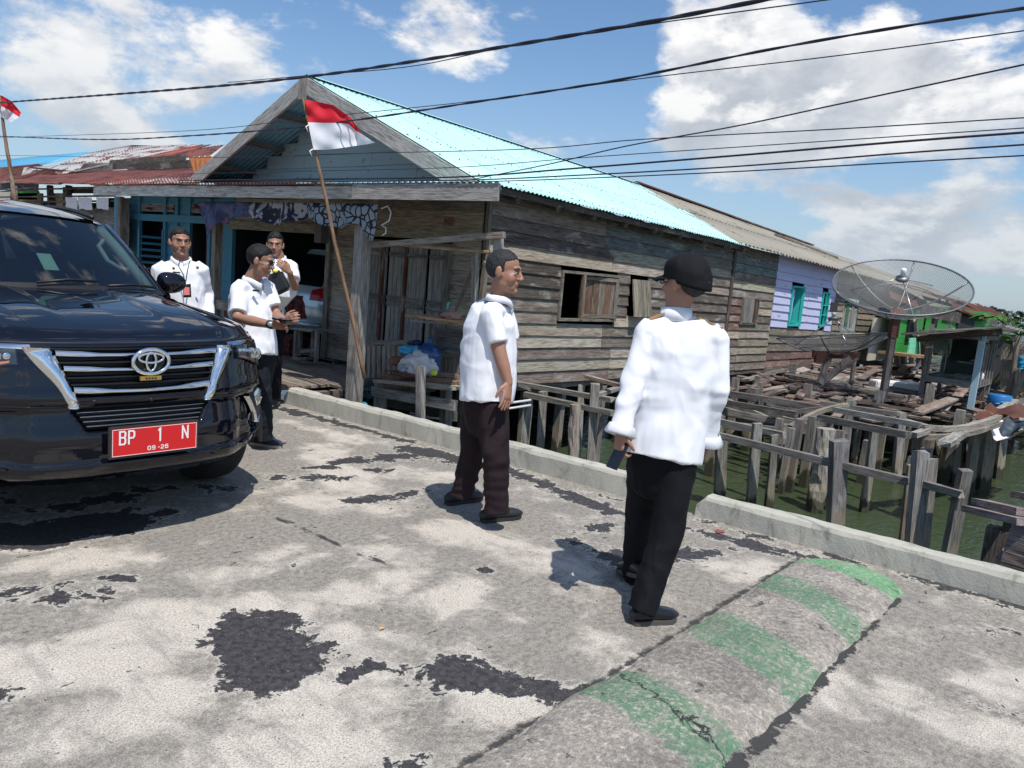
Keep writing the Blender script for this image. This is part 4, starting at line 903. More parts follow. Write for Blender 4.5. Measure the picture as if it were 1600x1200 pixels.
def lump(name, pc, X, s, mat, label, cat, seed, rough=.22, squash=(1, 1, 1), group=None):
    c = px(*pc, X); me = bpy.data.meshes.new(name); bm = bmesh.new(); bmesh.ops.create_icosphere(bm, subdivisions=4, radius=1)
    for v in bm.verts:
        n1 = noise.noise(v.co*1.6+Vector((seed, 0, 0))); n2 = abs(noise.noise(v.co*4+Vector((0, seed, 0)))); k = 1+rough*1.5*n1-rough*.9*n2
        v.co = Vector((v.co.x*s*squash[0]*k, v.co.y*s*squash[1]*k, max(v.co.z, -.7)*s*squash[2]*k))
    for f in bm.faces: f.smooth = True
    bm.to_mesh(me); bm.free(); o = put(name, me, mat, None, Matrix.Translation(c)); return tag(o, label, cat, group)
WHITEBAG = plain('milky_plastic_bag', (.62, .61, .60), .35, var=.25, nscale=9)
lump('plastic_bag', (655, 572), 5.55, .17, WHITEBAG, 'crumpled whitish plastic bag beside the blue jug', 'bag', 1.1, .3, (1, 1.15, .85))
lump('plastic_bag', (640, 548), 5.7, .10, plain('cyan_bag', (.05, .40, .62), .35), 'small cyan plastic bag behind the white one', 'bag', 2.2, .3, (1, 1.3, .7))
lump('cloth_bundle', (652, 540), 5.8, .09, plain('navy_bundle', (.02, .03, .10), .8), 'dark navy cloth bundle left of the jug neck', 'cloth bundle', 3.2, .35, (1, 1.2, .6))
lump('cloth_bundle', (625, 566), 5.55, .13, plain('brown_leathery_cloth', (.20, .08, .05), .6), 'brown rag folded at the left of the bags', 'cloth bundle', 4.4, .25, (1, 1.1, .45))
lump('plastic_bag', (634, 576), 5.45, .09, plain('grey_clear_bag', (.35, .40, .44), .25), 'greyish clear bag in front of the brown rag', 'bag', 5.4, .4, (1, 1.2, .6))
lump('cloth_bundle', (705, 494), 5.5, .09, plain('striped_rag', (.42, .22, .16), .9), 'reddish rag lying on the shelf board', 'cloth bundle', 6.4, .3, (1, 1.6, .45))
lump('plastic_cup', (678, 583), 5.4, .035, plain('lime_plastic', (.55, .65, .04), .4), 'small lime yellow cup before the bags', 'cup', 7.4, .05)
lump('rag', (635, 584), 5.4, .12, plain('rusty_rag', (.14, .06, .04), .9), 'flat dark rusty rag at the platform edge', 'rag', 8.8, .4, (1, 1.9, .18))
lump('bucket', (567, 636), 5.25, .06, plain('turquoise_plastic', (.03, .30, .42), .4), 'turquoise bucket half hidden behind the kerb at the post', 'bucket', 9.3, .08, (1, 1.2, 1))
lump('rag', (573, 612), 5.4, .09, plain('dark_teal_rag', (.02, .07, .09), .8), 'dark teal rag stuffed beside the awning post', 'rag', 10.3, .4, (1, .9, 1.4))
lump('cup', (549, 626), 5.05, .03, plain('pink_plastic', (.60, .10, .14), .4), 'small pink cup at the foot of the awning post', 'cup', 11.3, .05, (1, 1.4, .6))
o = tube('toothbrush_holder', [px(697, 487, 5.6), px(701, 472, 5.6)], .012, plain('mint_plastic', (.10, .50, .42), .4), None, 8); tag(o, 'mint green plastic tube sticking up from the shelf', 'tube')
# printed cloth hung under the awning, loose wire
def print_mat():
    m, T, b = new_mat('black_white_printed_cloth'); co = T.n('ShaderNodeTexCoord').outputs['Object']
    v = T.n('ShaderNodeTexVoronoi', {'Vector': T.scalev(co, (3, 3, 3)), 'Scale': 3.4}, feature='DISTANCE_TO_EDGE').outputs[0]
    y = T.n('ShaderNodeSeparateXYZ', {0: co}).outputs[1]
    n = T.noise(co, 6, 3, .6, 1.2)
    hexa = T.mix(T.smooth(v, .07, .10), (.015, .015, .03), (.27, .33, .38)); camo = T.mix(T.smooth(n, .49, .52), (.012, .012, .03), (.34, .33, .35)); navy = T.mix(T.smooth(n, .40, .60), (.02, .03, .09), (.07, .09, .17))
    navy = T.mix(T.smooth(T.noise(co, 5, 2), .60, .66), navy, (.22, .06, .09))
    c = T.mix(T.smooth(y, 1.25, 1.32), hexa, camo); c = T.mix(T.smooth(y, 2.35, 2.42), c, navy)
    setin(T, b, Base_Color=c, Roughness=.85); bump(T, b, n, .4, .02); return m
A0, A1 = px(592, 325, 5.0), px(312, 322, 5.0)
nU = 90; vs_ = []
for j in range(9):
    for i in range(nU+1):
        u = i/nU; y = lerp(A0.y, A1.y, u)
        drop = .16+.09*math.sin(u*math.pi*3)**2+.04*noise.noise(Vector((u*14, 0, 0)))+(.20*max(0, 1-abs(u-.035)/.045))+(.36*max(0, 1-abs(u-.93)/.07))
        v = j/8; vs_.append((4.98+.05*math.sin(u*40)*v+.06*noise.noise(Vector((u*9, v*2, 1))), y, 2.10-drop*v))
o = world_mesh('printed_cloth', vs_, [(j*(nU+1)+i, j*(nU+1)+i+1, (j+1)*(nU+1)+i+1, (j+1)*(nU+1)+i) for j in range(8) for i in range(nU)], print_mat(), None, True); o.modifiers.new('s', 'SOLIDIFY').thickness = .006
tag(o, 'long printed black white and navy cloth bunched under the awning', 'cloth')
o = tube('loose_wire', [px(x, y, 4.95) for x, y in ((596, 326), (606, 322), (611, 332), (608, 345), (596, 352), (603, 356), (603, 364), (597, 368))], .006, plain('white_wire', (.7, .7, .68), .5), None, 6); tag(o, 'loose white wire dangling from the awning edge', 'wire')
# ============================================================ SATELLITE DISHES (wire mesh)
def mesh_mat():
    m = bpy.data.materials.new('woven_wire_mesh'); m.use_nodes = True; m.node_tree.nodes.clear(); T = NT(m.node_tree)
    co = T.n('ShaderNodeTexCoord').outputs['UV']; s = T.n('ShaderNodeSeparateXYZ', {0: co})
    w = None
    for k in (0, 1):
        a = T.math('ABSOLUTE', T.math('SUBTRACT', T.math('FRACT', T.math('MULTIPLY', s.outputs[k], 110)), .5)); q = T.math('LESS_THAN', a, .12); w = q if w is None else T.math('MAXIMUM', w, q)
    d = T.n('ShaderNodeBsdfPrincipled', {'Base Color': rgba((.15, .155, .15)), 'Roughness': .6, 'Metallic': .2}); t = T.n('ShaderNodeBsdfTransparent')
    mx = T.n('ShaderNodeMixShader', {0: w, 1: t.outputs[0], 2: d.outputs[0]}); T.link(mx.outputs[0], T.n('ShaderNodeOutputMaterial').inputs[0]); return m
WIRE = mesh_mat(); DISHM = plain('dull_aluminium', (.20, .205, .21), .45, .6); DARKM = plain('dark_steel', (.08, .07, .07), .6)
def dish(c, R, axis, depth, label, rolld=0, ribs=6, feed=.75, ribcol=None, aim=None):
    """c: bottom centre of the bowl, axis: unit vector out of the bowl"""
    ax = Vector(axis).normalized(); q = ax.to_track_quat('Z', 'Y').to_matrix().to_4x4() @ Matrix.Rotation(rolld, 4, 'Z'); M = Matrix.Translation(Vector(c)) @ q
    t = thing('satellite_dish', label, 'satellite dish', tuple(c))
    NR, NA = 10, 48; vs_, fs, uvs = [], [], []
    for i in range(NR+1):
        r = R*(.04+.96*i/NR)
        for k in range(NA): a = 2*math.pi*k/NA; vs_.append((r*math.cos(a), r*math.sin(a), depth*(r/R)**2)); uvs.append((.5+.5*r/R*math.cos(a), .5+.5*r/R*math.sin(a)))
    fs = [(i*NA+k, i*NA+(k+1) % NA, (i+1)*NA+(k+1) % NA, (i+1)*NA+k) for i in range(NR) for k in range(NA)]
    me = mesh_from(vs_, fs, 'mesh_bowl', True); ul = me.uv_layers.new(name='u')
    for lp_ in me.loops: ul.data[lp_.index].uv = uvs[lp_.vertex_index]
    put('mesh_bowl', me, WIRE, t, M)
    W4 = lambda x, y, z: M @ Vector((x, y, z))
    tube('rim', [W4(R*math.cos(a), R*math.sin(a), depth) for a in [2*math.pi*k/48 for k in range(48)]], .014, ribcol or DISHM, t, 6, closed=True)
    for rr_ in (.62,): tube('hoop', [W4(rr_*R*math.cos(a), rr_*R*math.sin(a), depth*rr_**2) for a in [2*math.pi*k/36 for k in range(36)]], .006, DISHM, t, 5, closed=True)
    for k in range(ribs):
        a = 2*math.pi*k/ribs; tube('rib', [W4(R*u*math.cos(a), R*u*math.sin(a), depth*u*u-.01) for u in [i/8 for i in range(9)]], .014, ribcol or DISHM, t, 5)
    F_ = feed*R
    for k in range(3):
        a = 2*math.pi*k/3+.5; tube('feed_strut', [W4(R*.72*math.cos(a), R*.72*math.sin(a), depth*.52), W4(.03*math.cos(a), .03*math.sin(a), F_)], .009, METAL, t, 5)
    lathe('feed_plate', [(.09, -.02), (.10, 0), (.10, .03), (.05, .05)], (0, 0, 0), DISHM, t, 16, M @ Matrix.Translation((0, 0, F_))); lathe('feed_horn', [(.035, 0), (.04, .06), (.04, .12), (.025, .13)], (0, 0, 0), plain('white_lnb', (.75, .75, .75), .4), t, 12, M @ Matrix.Translation((0, 0, F_+.05)))
    lathe('hub', [(.12, -.05), (.16, -.04), (.16, -.01), (.05, .01)], (0, 0, 0), RUSTM, t, 16, M)
    return t, M
# the tall one on a wooden post
D1 = 12.4; c1w = pd(1401, 485, D1)
l_, r_ = pd(1298, 478, D1), pd(1515, 440, D1); rad = (l_-r_).length/2
view = (c1w-EYEP).normalized()
ax1 = (Vector((0, 0, 1))*.86-view*.50+CR*(.0)); ax1 = (CU*.85-FW*.54-CR*.11)
dt, _ = dish(c1w, rad*.885, ax1, .44, 'large wire mesh satellite dish on a tall wooden post', .35, 6, .55)
B = px(1385, 660, c1w.x+.05); pole_top = c1w-Vector((0, 0, .06)); plank('post', (pole_top.x, pole_top.y, -1.6), pole_top, .095, .095, WOODG, dt, (.20, .17, .16), up=(-.7, -.7, 0), jit=.03, seg=6)
plank('clamp_plate', pole_top-Vector((0, 0, .38)), pole_top-Vector((0, 0, .05)), .12, .12, RUSTM, dt, up=(-.7, -.7, 0))
box('actuator', tuple(pd(1303, 480, D1)), (.18, .10, .16), DARKM, dt, None, .4)
# the lower one, seen nearly edge on
D2 = 13.6; c2w = pd(1304, 552, D2); rad2 = (pd(1220, 525, D2)-pd(1391, 531, D2)).length/2
dt2, _ = dish(c2w, rad2, CU*1.0-FW*.02+CR*-.03, .30, 'wire mesh satellite dish facing straight up, low over the heap', .2, 6, .62)
for (a, b, w) in (((1330, 556), (1268, 612), .09), ((1296, 556), (1280, 600), .10), ((1335, 560), (1330, 600), .05), ((1268, 612), (1340, 560), .03)):
    plank('stand_leg', pd(*a, D2), pd(*b, D2-.3), w, .06, WOODG, dt2, (.24, .21, .19), up=(-1, -1, 0))
plank('stand_beam', pd(1270, 553, D2), pd(1342, 556, D2), .1, .12, RUSTM, dt2, up=(0, 0, 1)); box('stand_box', tuple(pd(1283, 559, D2)), (.2, .2, .18), RUSTM, dt2, None, .5)

# ============================================================ RAISED GLASS BOOTH
bo = thing('glass_booth', 'raised glass booth on stilts with a low sloping board roof', 'booth', (14.5, 2.4, 0))
XK = 14.6
def kp(x, y, X=XK): return px(x, y, X)
GW = (.24, .23, .22)
# box with front face along Y at X=XK and depth 1.5 m behind it
fl, fr, flb, frb = kp(1452, 524), kp(1534, 530), kp(1444, 593), kp(1524, 599)
yl, yr = (fl.y+flb.y)/2, (fr.y+frb.y)/2; zt, zb = kp(1490, 524).z, kp(1490, 597).z; DX = 1.35
for (X, Y, nm, col, w, mt) in ((XK, yl, 'corner_post', GW, .07, WOODG), (XK, yr, 'corner_post', (.3, .4, .45), .09, painted('pale_blue_post', (.36, .52, .60))), (XK+DX, yl, 'corner_post', GW, .06, WOODG), (XK+DX, yr, 'corner_post', GW, .06, WOODG)):
    plank(nm, (X, Y, -.9), (X, Y, zt+.15), w, w, mt, bo, col, up=(-1, 0, 0))
for (z, nm, hh) in ((zb, 'bottom_rail', .10), (zt, 'top_rail', .07)):
    for (a, b) in (((XK-.02, yl), (XK-.02, yr)), ((XK, yr-.02), (XK+DX, yr-.02)), ((XK+DX, yl), (XK+DX, yr)), ((XK, yl+.02), (XK+DX, yl+.02))): plank(nm, (*a, z), (*b, z), .05, hh, WOODG, bo, GW)
box('floor_board', (XK+DX/2, (yl+yr)/2, zb+.02), (DX, yl-yr, .03), WOOD, bo, GW)
box('back_panel', (XK+DX-.05, (yl+yr)/2, (zb+zt)/2), (.02, yl-yr-.1, zt-zb), plain('booth_dark_green', (.012, .03, .032), .7), bo); 
box('pane', (XK+.03, (yl+yr)/2, (zb+zt)/2), (.006, yl-yr-.1, zt-zb-.08), PANE, bo); box('pane', (XK+DX/2, yr+.03, (zb+zt)/2), (DX-.1, .006, zt-zb-.08), PANE, bo)
plank('inner_mullion', (XK-.02, lerp(yl, yr, .08), zb), (XK-.02, lerp(yl, yr, .08), zt), .03, .03, WOODG, bo, GW, up=(-1, 0, 0))
box('cupboard', tuple(kp(1468, 540, XK+.4)), (.3, .32, .26), plain('cream_cupboard', (.40, .40, .33), .6), bo); plank('cupboard_leg', kp(1481, 538, XK+.3), kp(1481, 556, XK+.3), .05, .04, WOOD, bo, (.45, .30, .12), up=(-1, 0, 0)); plank('cupboard_rail', kp(1458, 553, XK+.3), kp(1482, 555, XK+.3), .04, .04, WOOD, bo, (.45, .30, .12))
box('carton', tuple(kp(1507, 590, XK+.3)), (.2, .28, .10), plain('grey_carton', (.25, .27, .26), .7), bo)
lump('bag', (1528, 588), XK+.3, .09, WHITEBAG, 'pale bag on the glass booth floor at its right corner', 'bag', 3.7, .2)
for (X, Y) in ((XK+.4, yl+.0), (XK+.8, yr)): plank('stilt', (X, Y, -.9), (X, Y, zb), .08, .08, WOODG, bo, (.15, .12, .11), up=(-1, 0, 0))
for i in range(5): plank('side_slat', (XK+.15+i*.26, yr-.05, zb), (XK+.15+i*.26, yr-.05, zt-.1), .07, .02, WOODG, bo, jcol((.26, .23, .20)), up=(0, -1, 0))
ra, rb_ = kp(1420, 521, XK-.35), kp(1575, 510, XK-.35)
for i in range(4):
    o_ = Vector((.5*i, 0, -.02*i+.0)); plank('roof_board', ra+o_, rb_+o_, .48, .03, WOODG, bo, jcol((.34, .33, .31)), up=(0, 0, 1), jit=.03)
plank('roof_beam', kp(1432, 530, XK-.2), kp(1566, 518, XK-.2), .05, .10, WOOD, bo, DK); plank('roof_beam', kp(1445, 533, XK+1.2), kp(1560, 522, XK+1.2), .05, .10, WOOD, bo, DK)
plank('loose_roof_plank', kp(1318+92, 522, XK-.4), kp(1490, 514, XK-.4), .14, .03, WOODG, bo, (.42, .40, .36))

# ============================================================ GREEN HOUSE AND ROOFS BEYOND
gh = thing('green_house', 'bright green plank house with a rusty red roof behind the tall dish', 'house', (26, 5.2, 0))
YG = 5.0
gp = lambda x, y, Y=YG: py(x, y, Y)
def vwall(x0, x1, ytop, ybot, mat, n, par, Y=YG, name='wall_board', col=(.5, .5, .5)):
    A, B_ = gp(x0, (ytop+ybot)/2, Y), gp(x1, (ytop+ybot)/2, Y); zt_, zb_ = gp((x0+x1)/2, ytop, Y).z, gp((x0+x1)/2, ybot, Y).z
    for i in range(n):
        z0, z1 = lerp(zb_, zt_, i/n), lerp(zb_, zt_, (i+1)/n); plank(name, (A.x, Y, (z0+z1)/2), (B_.x, Y, (z0+z1)/2), .03, (z1-z0)*.97, mat, par, jcol(col, .1), jit=.0, seg=1)
vwall(1395, 1443, 483, 553, GREENP, 8, gh); vwall(1443, 1500, 479, 520, GREENP, 4, gh, YG); vwall(1500, 1545, 486, 520, GREENP, 4, gh, YG+.1)
vwall(1420, 1438, 528, 552, MINT, 3, gh, YG-.25, 'mint_panel')
vwall(1360, 1399, 496, 562, CREAM, 1, gh, YG+.35, 'cream_panel', (1, 1, 1))
for (xa, xb, ya, yb, mt) in ((1419, 1428, 500, 530, DARK), (1458, 1464, 496, 512, DARK), (1497, 1522, 493, 512, DARK)):
    a, b = gp(xa, (ya+yb)/2, YG-.06), gp(xb, (ya+yb)/2, YG-.06); z0, z1 = gp((xa+xb)/2, yb, YG-.06).z, gp((xa+xb)/2, ya, YG-.06).z; box('window', ((a.x+b.x)/2, YG-.05, (z0+z1)/2), (abs(b.x-a.x), .06, z1-z0), mt, gh)
plank('door_post', gp(1444, 520, YG-.4), gp(1447, 590, YG-.4), .2, .15, WOOD, gh, (.20, .09, .07), up=(0, -1, 0)); plank('door_post', gp(1430, 500, YG-.1), gp(1432, 530, YG-.1), .15, .1, CREAM, gh, up=(0, -1, 0))
# its roof slopes: pieces of corrugated iron given by their corners
def sheetpx(name, pts, mat, par, period=.2, amp=.02):
    """pts: four (x, y, Y) corners"""
    P_ = [py(x, y, Y) for x, y, Y in pts]; return corrugated(name, P_[0], P_[1], P_[3], P_[2], mat, par, period, amp, 3)
sheetpx('roof_sheet', [(1386, 446, 7.0), (1428, 462, 7.0), (1436, 482, 4.8), (1392, 466, 4.8)], RUSTRED, gh)
sheetpx('roof_sheet', [(1498, 468, 7.0), (1557, 484, 7.0), (1543, 502, 4.8), (1484, 481, 4.8)], RUSTRED, gh)
sheetpx('roof_sheet', [(1440, 462, 7.0), (1500, 478, 7.0), (1515, 494, 4.9), (1452, 478, 4.9)], GREYROOF, gh)
sheetpx('roof_sheet', [(1515, 476, 7.2), (1572, 491, 7.2), (1560, 499, 5.4), (1520, 490, 5.2)], RUSTRED, gh)
plank('eave_board', gp(1440, 484, 4.7), gp(1500, 497, 4.7), .04, .3, WOOD, gh, DK)
vwall(1545, 1560, 490, 505, WOOD, 3, gh, YG+.3, 'wall_board', DM)
for x in (1402, 1412, 1425, 1436): plank('stilt', gp(x, 552, YG), gp(x, 585, YG), .14, .12, WOODG, gh, MD, up=(0, -1, 0))
plank('porch_board', gp(1398, 553, YG-.5), gp(1440, 556, YG-.5), .7, .06, WOOD, gh, (.36, .24, .12)); plank('leaning_plank', gp(1425, 585, YG-.7), gp(1438, 565, YG-.7), .14, .04, WOODG, gh, (.6, .58, .54), up=(0, -1, 0))
fr_ = thing('far_roofs', 'dark jumble of ridge roofs rising behind the large dish', 'roof', (34, 8, 2))
sheetpx('roof_sheet', [(1340, 418, 10.5), (1460, 462, 10.5), (1480, 480, 8), (1350, 438, 8)], GREYROOF, fr_); sheetpx('roof_sheet', [(1346, 417, 11), (1400, 436, 11), (1402, 446, 9.6), (1350, 428, 9.6)], plain('dark_roofing', (.07, .065, .06), .9), fr_)
sheetpx('roof_sheet', [(1432, 444, 12), (1500, 466, 12), (1502, 476, 10), (1436, 456, 10)], RUSTRED, fr_); plank('ridge_board', py(1355, 420, 10.8), py(1475, 462, 10.8), .3, .1, WOOD, fr_, DK)
sheetpx('wall_panel', [(1350, 430, 10.4), (1480, 474, 10.4), (1482, 510, 10.3), (1352, 470, 10.3)], plain('dark_wall', (.05, .045, .04), .9), fr_)
# slatted shed and washing at the right edge, papaya crown
sd = thing('slatted_shed', 'slatted timber shed at the right edge under the papaya leaves', 'shed', (17.5, 2.0, 0))
XS = 17.5
for i in range(9):
    x = 1567+i*4.6; zt_ = 545-i*1.5; plank('slat', px(x, 610, XS), px(x+2, zt_, XS), .10, .025, WOODG, sd, jcol((.34, .30, .24)), up=(-1, 0, 0))
for k in range(6): plank('cross_slat', px(1583, 537+k*6, XS-.1), px(1640, 541+k*6, XS-.1), .02, .06, WOODG, sd, jcol((.45, .42, .37)))
box('tarp_panel', tuple(px(1556, 565, XS+.4)), (.05, .7, 1.1), plain('grey_tarp', (.08, .085, .09), .7), sd); plank('pole', px(1584, 640, XS-.6), px(1591, 575, XS-.6), .07, .06, WOODG, sd, (.3, .27, .22), up=(-1, 0, 0))
o = cloth('hanging_cloth', px(1581, 556, XS-.25), px(1640, 560, XS-.25), px(1581, 575, XS-.25), px(1640, 580, XS-.25), plain('blue_towel', (.03, .30, .50), .9), None, .03, 3); tag(o, 'blue towel hanging on the slatted shed at the right edge', 'towel')
q = px(1560, 633, 15.2); o = lathe('blue_drum', [(.15, 0), (.17, .02), (.18, .26), (.17, .27)], (q.x, q.y, -.05), plain('blue_drum_plastic', (.02, .16, .42), .4), None, 20); tag(o, 'blue plastic drum standing at the far end of the tilted plank', 'drum')
o = lump('tarpaulin', (1560, 627), 15.2, .17, plain('light_blue_sheet', (.12, .42, .65), .5), 'light blue sheet stuffed over the drum mouth', 'tarpaulin', 4.1, .3, (1, 1.1, .4))
for i, (pp, mt, lab, s) in enumerate((((1580, 645), corrug_mat('dumped_rusty_iron', (.20, .13, .10), .55, (.13, .045, .025), .85), 'rusty orange sheet of iron dumped at the right edge', .46), ((1572, 668), plain('white_litter', (.65, .65, .66), .7), 'crumpled white sheet dumped below the rusty iron', .36), ((1597, 668), plain('dark_blue_litter', (.02, .04, .06), .6), 'dark blue sheet at the right edge beside the white one', .28))):
    q = px(*pp, 12.2-i*.5); o = cloth('scrap_sheet', q+Vector((.4, .4, .1))*s*1.6, q+Vector((.5, -.7, .0))*s*1.6, q+Vector((-.4, .5, -.1))*s*1.6, q+Vector((-.5, -.5, -.12))*s*1.6, mt, None, .06, 1.5, 16, 12, seed=i*3); tag(o, lab, 'scrap sheet')
for i in range(5): plank('loose_board', px(1520+i*14, 676-i*3, 12), px(1600, 655+i*8, 11.6), .16, .04, WOODG, heap, jcol((.28, .25, .21)), roll=R_.uniform(-.3, .3))
def leafy(name, c, label, cat, R, n, mat, trunk_h=0, flat=.6, seed=1, fans=0, leaf=.12):
    rr_ = random.Random(seed); t = thing(name, label, cat, (c.x, c.y, c.z-trunk_h))
    if trunk_h: pole('trunk', (c.x, c.y, c.z-trunk_h), c, .07, .04, WOODG, t, (.25, .22, .17), 8, 5, .02)
    vs_, fs = [], []
    if fans:      # papaya: long stalks ending in lobed hands of leaflets
        for k in range(fans):
            a = rr_.uniform(0, 6.283); e = rr_.uniform(-.35, .75); L = R*rr_.uniform(.55, 1.0); tip = c+Vector((math.cos(a)*math.cos(e), math.sin(a)*math.cos(e), math.sin(e)*.8))*L
            tube('stalk', [c, c.lerp(tip, .5)+Vector((0, 0, .06)), tip], .009, mat, t, 4)
            for j in range(9):
                b = a+(j-4)*.42; d = Vector((math.cos(b), math.sin(b), -.35+rr_.uniform(-.15, .1))).normalized(); s = Vector((-d.y, d.x, rr_.uniform(-.2, .2))); l = leaf*2.6*(1-.06*abs(j-4)); w = leaf*.45
                p = [tip, tip+d*l*.3+s*w*.6, tip+d*l*.45+s*w*1.4, tip+d*l*.65+s*w*.6, tip+d*l, tip+d*l*.65-s*w*.6, tip+d*l*.45-s*w*1.4, tip+d*l*.3-s*w*.6]; b0 = len(vs_); vs_ += p; fs.append(tuple(range(b0, b0+8)))
    else:
        for k in range(n):
            v = Vector([rr_.gauss(0, .45) for _ in range(3)]); v.z *= flat; q_ = c+v*R; a = Vector([rr_.uniform(-1, 1) for _ in range(3)]).normalized()*leaf; b = Vector([rr_.uniform(-1, 1) for _ in range(3)]).cross(a).normalized()*leaf*.45
            b0 = len(vs_); vs_ += [q_-a, q_+b, q_+a, q_-b]; fs.append((b0, b0+1, b0+2, b0+3))
    world_mesh('crown', vs_, fs, mat, t); return t
def leafmat(name, c):
    m, T, b = new_mat(name); n = T.noise(T.n('ShaderNodeTexCoord').outputs['Object'], 3, 4); setin(T, b, Base_Color=T.mix(n, tuple(x*.6 for x in c), tuple(x*1.3 for x in c)), Roughness=.5)
    tr = T.n('ShaderNodeBsdfTranslucent', {0: rgba(tuple(x*1.1 for x in c))}); mx = T.n('ShaderNodeMixShader', {0: .3, 1: b.outputs[0], 2: tr.outputs[0]}); T.link(mx.outputs[0], T.out.inputs[0]); return m
PAP = leafmat('papaya_leaf', (.085, .20, .04))
leafy('papaya_tree', px(1592, 524, 17.0), 'papaya tree with drooping lobed leaves at the right edge', 'tree', .85, 0, PAP, 1.5, seed=4, fans=22, leaf=.13)
q = pd(1594, 610, 15); leafy('shrub', q, 'low yellowing shrub below the papaya at the frame edge', 'shrub', .3, 120, leafmat('yellowing_leaf', (.28, .22, .03)), 0, 1.4, 6, leaf=.07)
# distant tree line on the far shore
rr_ = random.Random(9); vs_, fs = [], []
for k in range(14000):
    a = rr_.uniform(-25, 42); a = math.radians(a); d = rr_.uniform(250, 300); h = rr_.uniform(-1, 3.2)*(1+.4*math.sin(a*40)+.3*math.sin(a*17)); q = Vector((d*math.cos(a), d*math.sin(a), h)); s = rr_.uniform(.3, .8)
    u = Vector([rr_.uniform(-1, 1) for _ in range(3)])*s; w = Vector([rr_.uniform(-1, 1) for _ in range(3)])*s; b0 = len(vs_); vs_ += [q-u, q+w, q+u, q-w]; fs.append((b0, b0+1, b0+2, b0+3))
tag(world_mesh('far_shore_trees', vs_, fs, plain('far_foliage', (.03, .05, .03), .9)), kind='stuff', label='low dark tree line on the far shore at the horizon')

# ============================================================ RUSTY ROOFED HOUSES ON THE LEFT
lh = thing('rusty_roofed_house', 'ramshackle house with patchwork rusty roofs left of the blue wall', 'house', (7, 15, 0))
def sx(name, pts, mat, par=lh, period=.11, amp=.014, nv=3):
    P_ = [px(x, y, X) for x, y, X in pts]; return corrugated(name, P_[0], P_[1], P_[3], P_[2], mat, par, period, amp, nv)
DY = 0
# lower rusty eave strip, then stepped sheets above it
for i, (a, b, m_) in enumerate(((20, 95, RUSTRED), (90, 165, RUSTRED), (160, 240, RUSTRED), (235, 300, RUSTRED))):
    sx('roof_sheet', [(a+55, 270-(a-20)*.03, 7.6), (b+57, 270-(b-20)*.03, 7.6), (b, 288, 5.6), (a, 286, 5.6)], m_)
sx('roof_sheet', [(165, 283, 6.0), (300, 278, 6.0), (310, 292, 5.3), (165, 291, 5.3)], RUSTWHITE)
sx('roof_sheet', [(0, 262, 8.4), (60, 256, 8.0), (90, 272, 7.0), (0, 287, 6.8)], RUSTRED); sx('roof_sheet', [(38, 262, 7.6), (130, 256, 7.6), (120, 268, 7.2), (30, 285, 7.0)], SHEETWHITE)
sx('roof_sheet', [(140, 240, 9.5), (205, 228, 9.8), (185, 254, 8.0), (100, 255, 8.0)], SHEETWHITE); sx('roof_sheet', [(200, 229, 9.8), (318, 226, 10.2), (250, 240, 8.8), (180, 254, 8.0)], SHEETWHITE)
sx('roof_sheet', [(255, 234, 9.6), (330, 226, 9.8), (262, 246, 8.2), (190, 255, 7.9)], SHEETRED); sx('roof_sheet', [(262, 240, 9.0), (352, 226, 9.4), (330, 243, 8.2), (180, 255, 7.9)], RUSTRED)
sx('roof_sheet', [(140, 239, 9.8), (205, 227, 10.2), (240, 228, 10.4), (150, 242, 9.8)], RUSTRED)
sx('roof_sheet', [(295, 246, 6.6), (330, 243, 6.6), (318, 274, 6.3), (306, 281, 6.3)], RUSTORANGE, period=.2)
for (a, b, w, c) in (((172, 258, 7.8), (290, 250, 7.8), .22, DM), ((95, 262, 7.7), (175, 262, 7.7), .20, MD), ((200, 262, 7.5), (300, 256, 7.3), .15, DK)): plank('wall_board', px(*a), px(*b), .03, w, WOOD, lh, c)
plank('loose_batten', px(118, 268, 7.2), px(168, 257, 7.4), .06, .04, WOODG, lh, (.5, .48, .45)); plank('loose_batten', px(50, 262, 7.4), px(150, 272, 7.2), .06, .04, RUSTM, lh); plank('loose_batten', px(5, 285, 6.6), px(90, 277, 6.8), .07, .04, WOODG, lh, (.42, .38, .34))
bh = thing('blue_roofed_house', 'low house with sky blue sheet roof at the far left', 'house', (11, 27, 0))
sx('roof_sheet', [(0, 250, 12.5), (140, 238, 12.5), (60, 258, 10.8), (0, 272, 10.8)], SHEETBLUE, bh, .2, .03)
for i in range(4): plank('wall_board', px(0, 268+i*12, 11.5), px(60, 262+i*12, 11.5), .03, .3, WOOD, bh, DK)
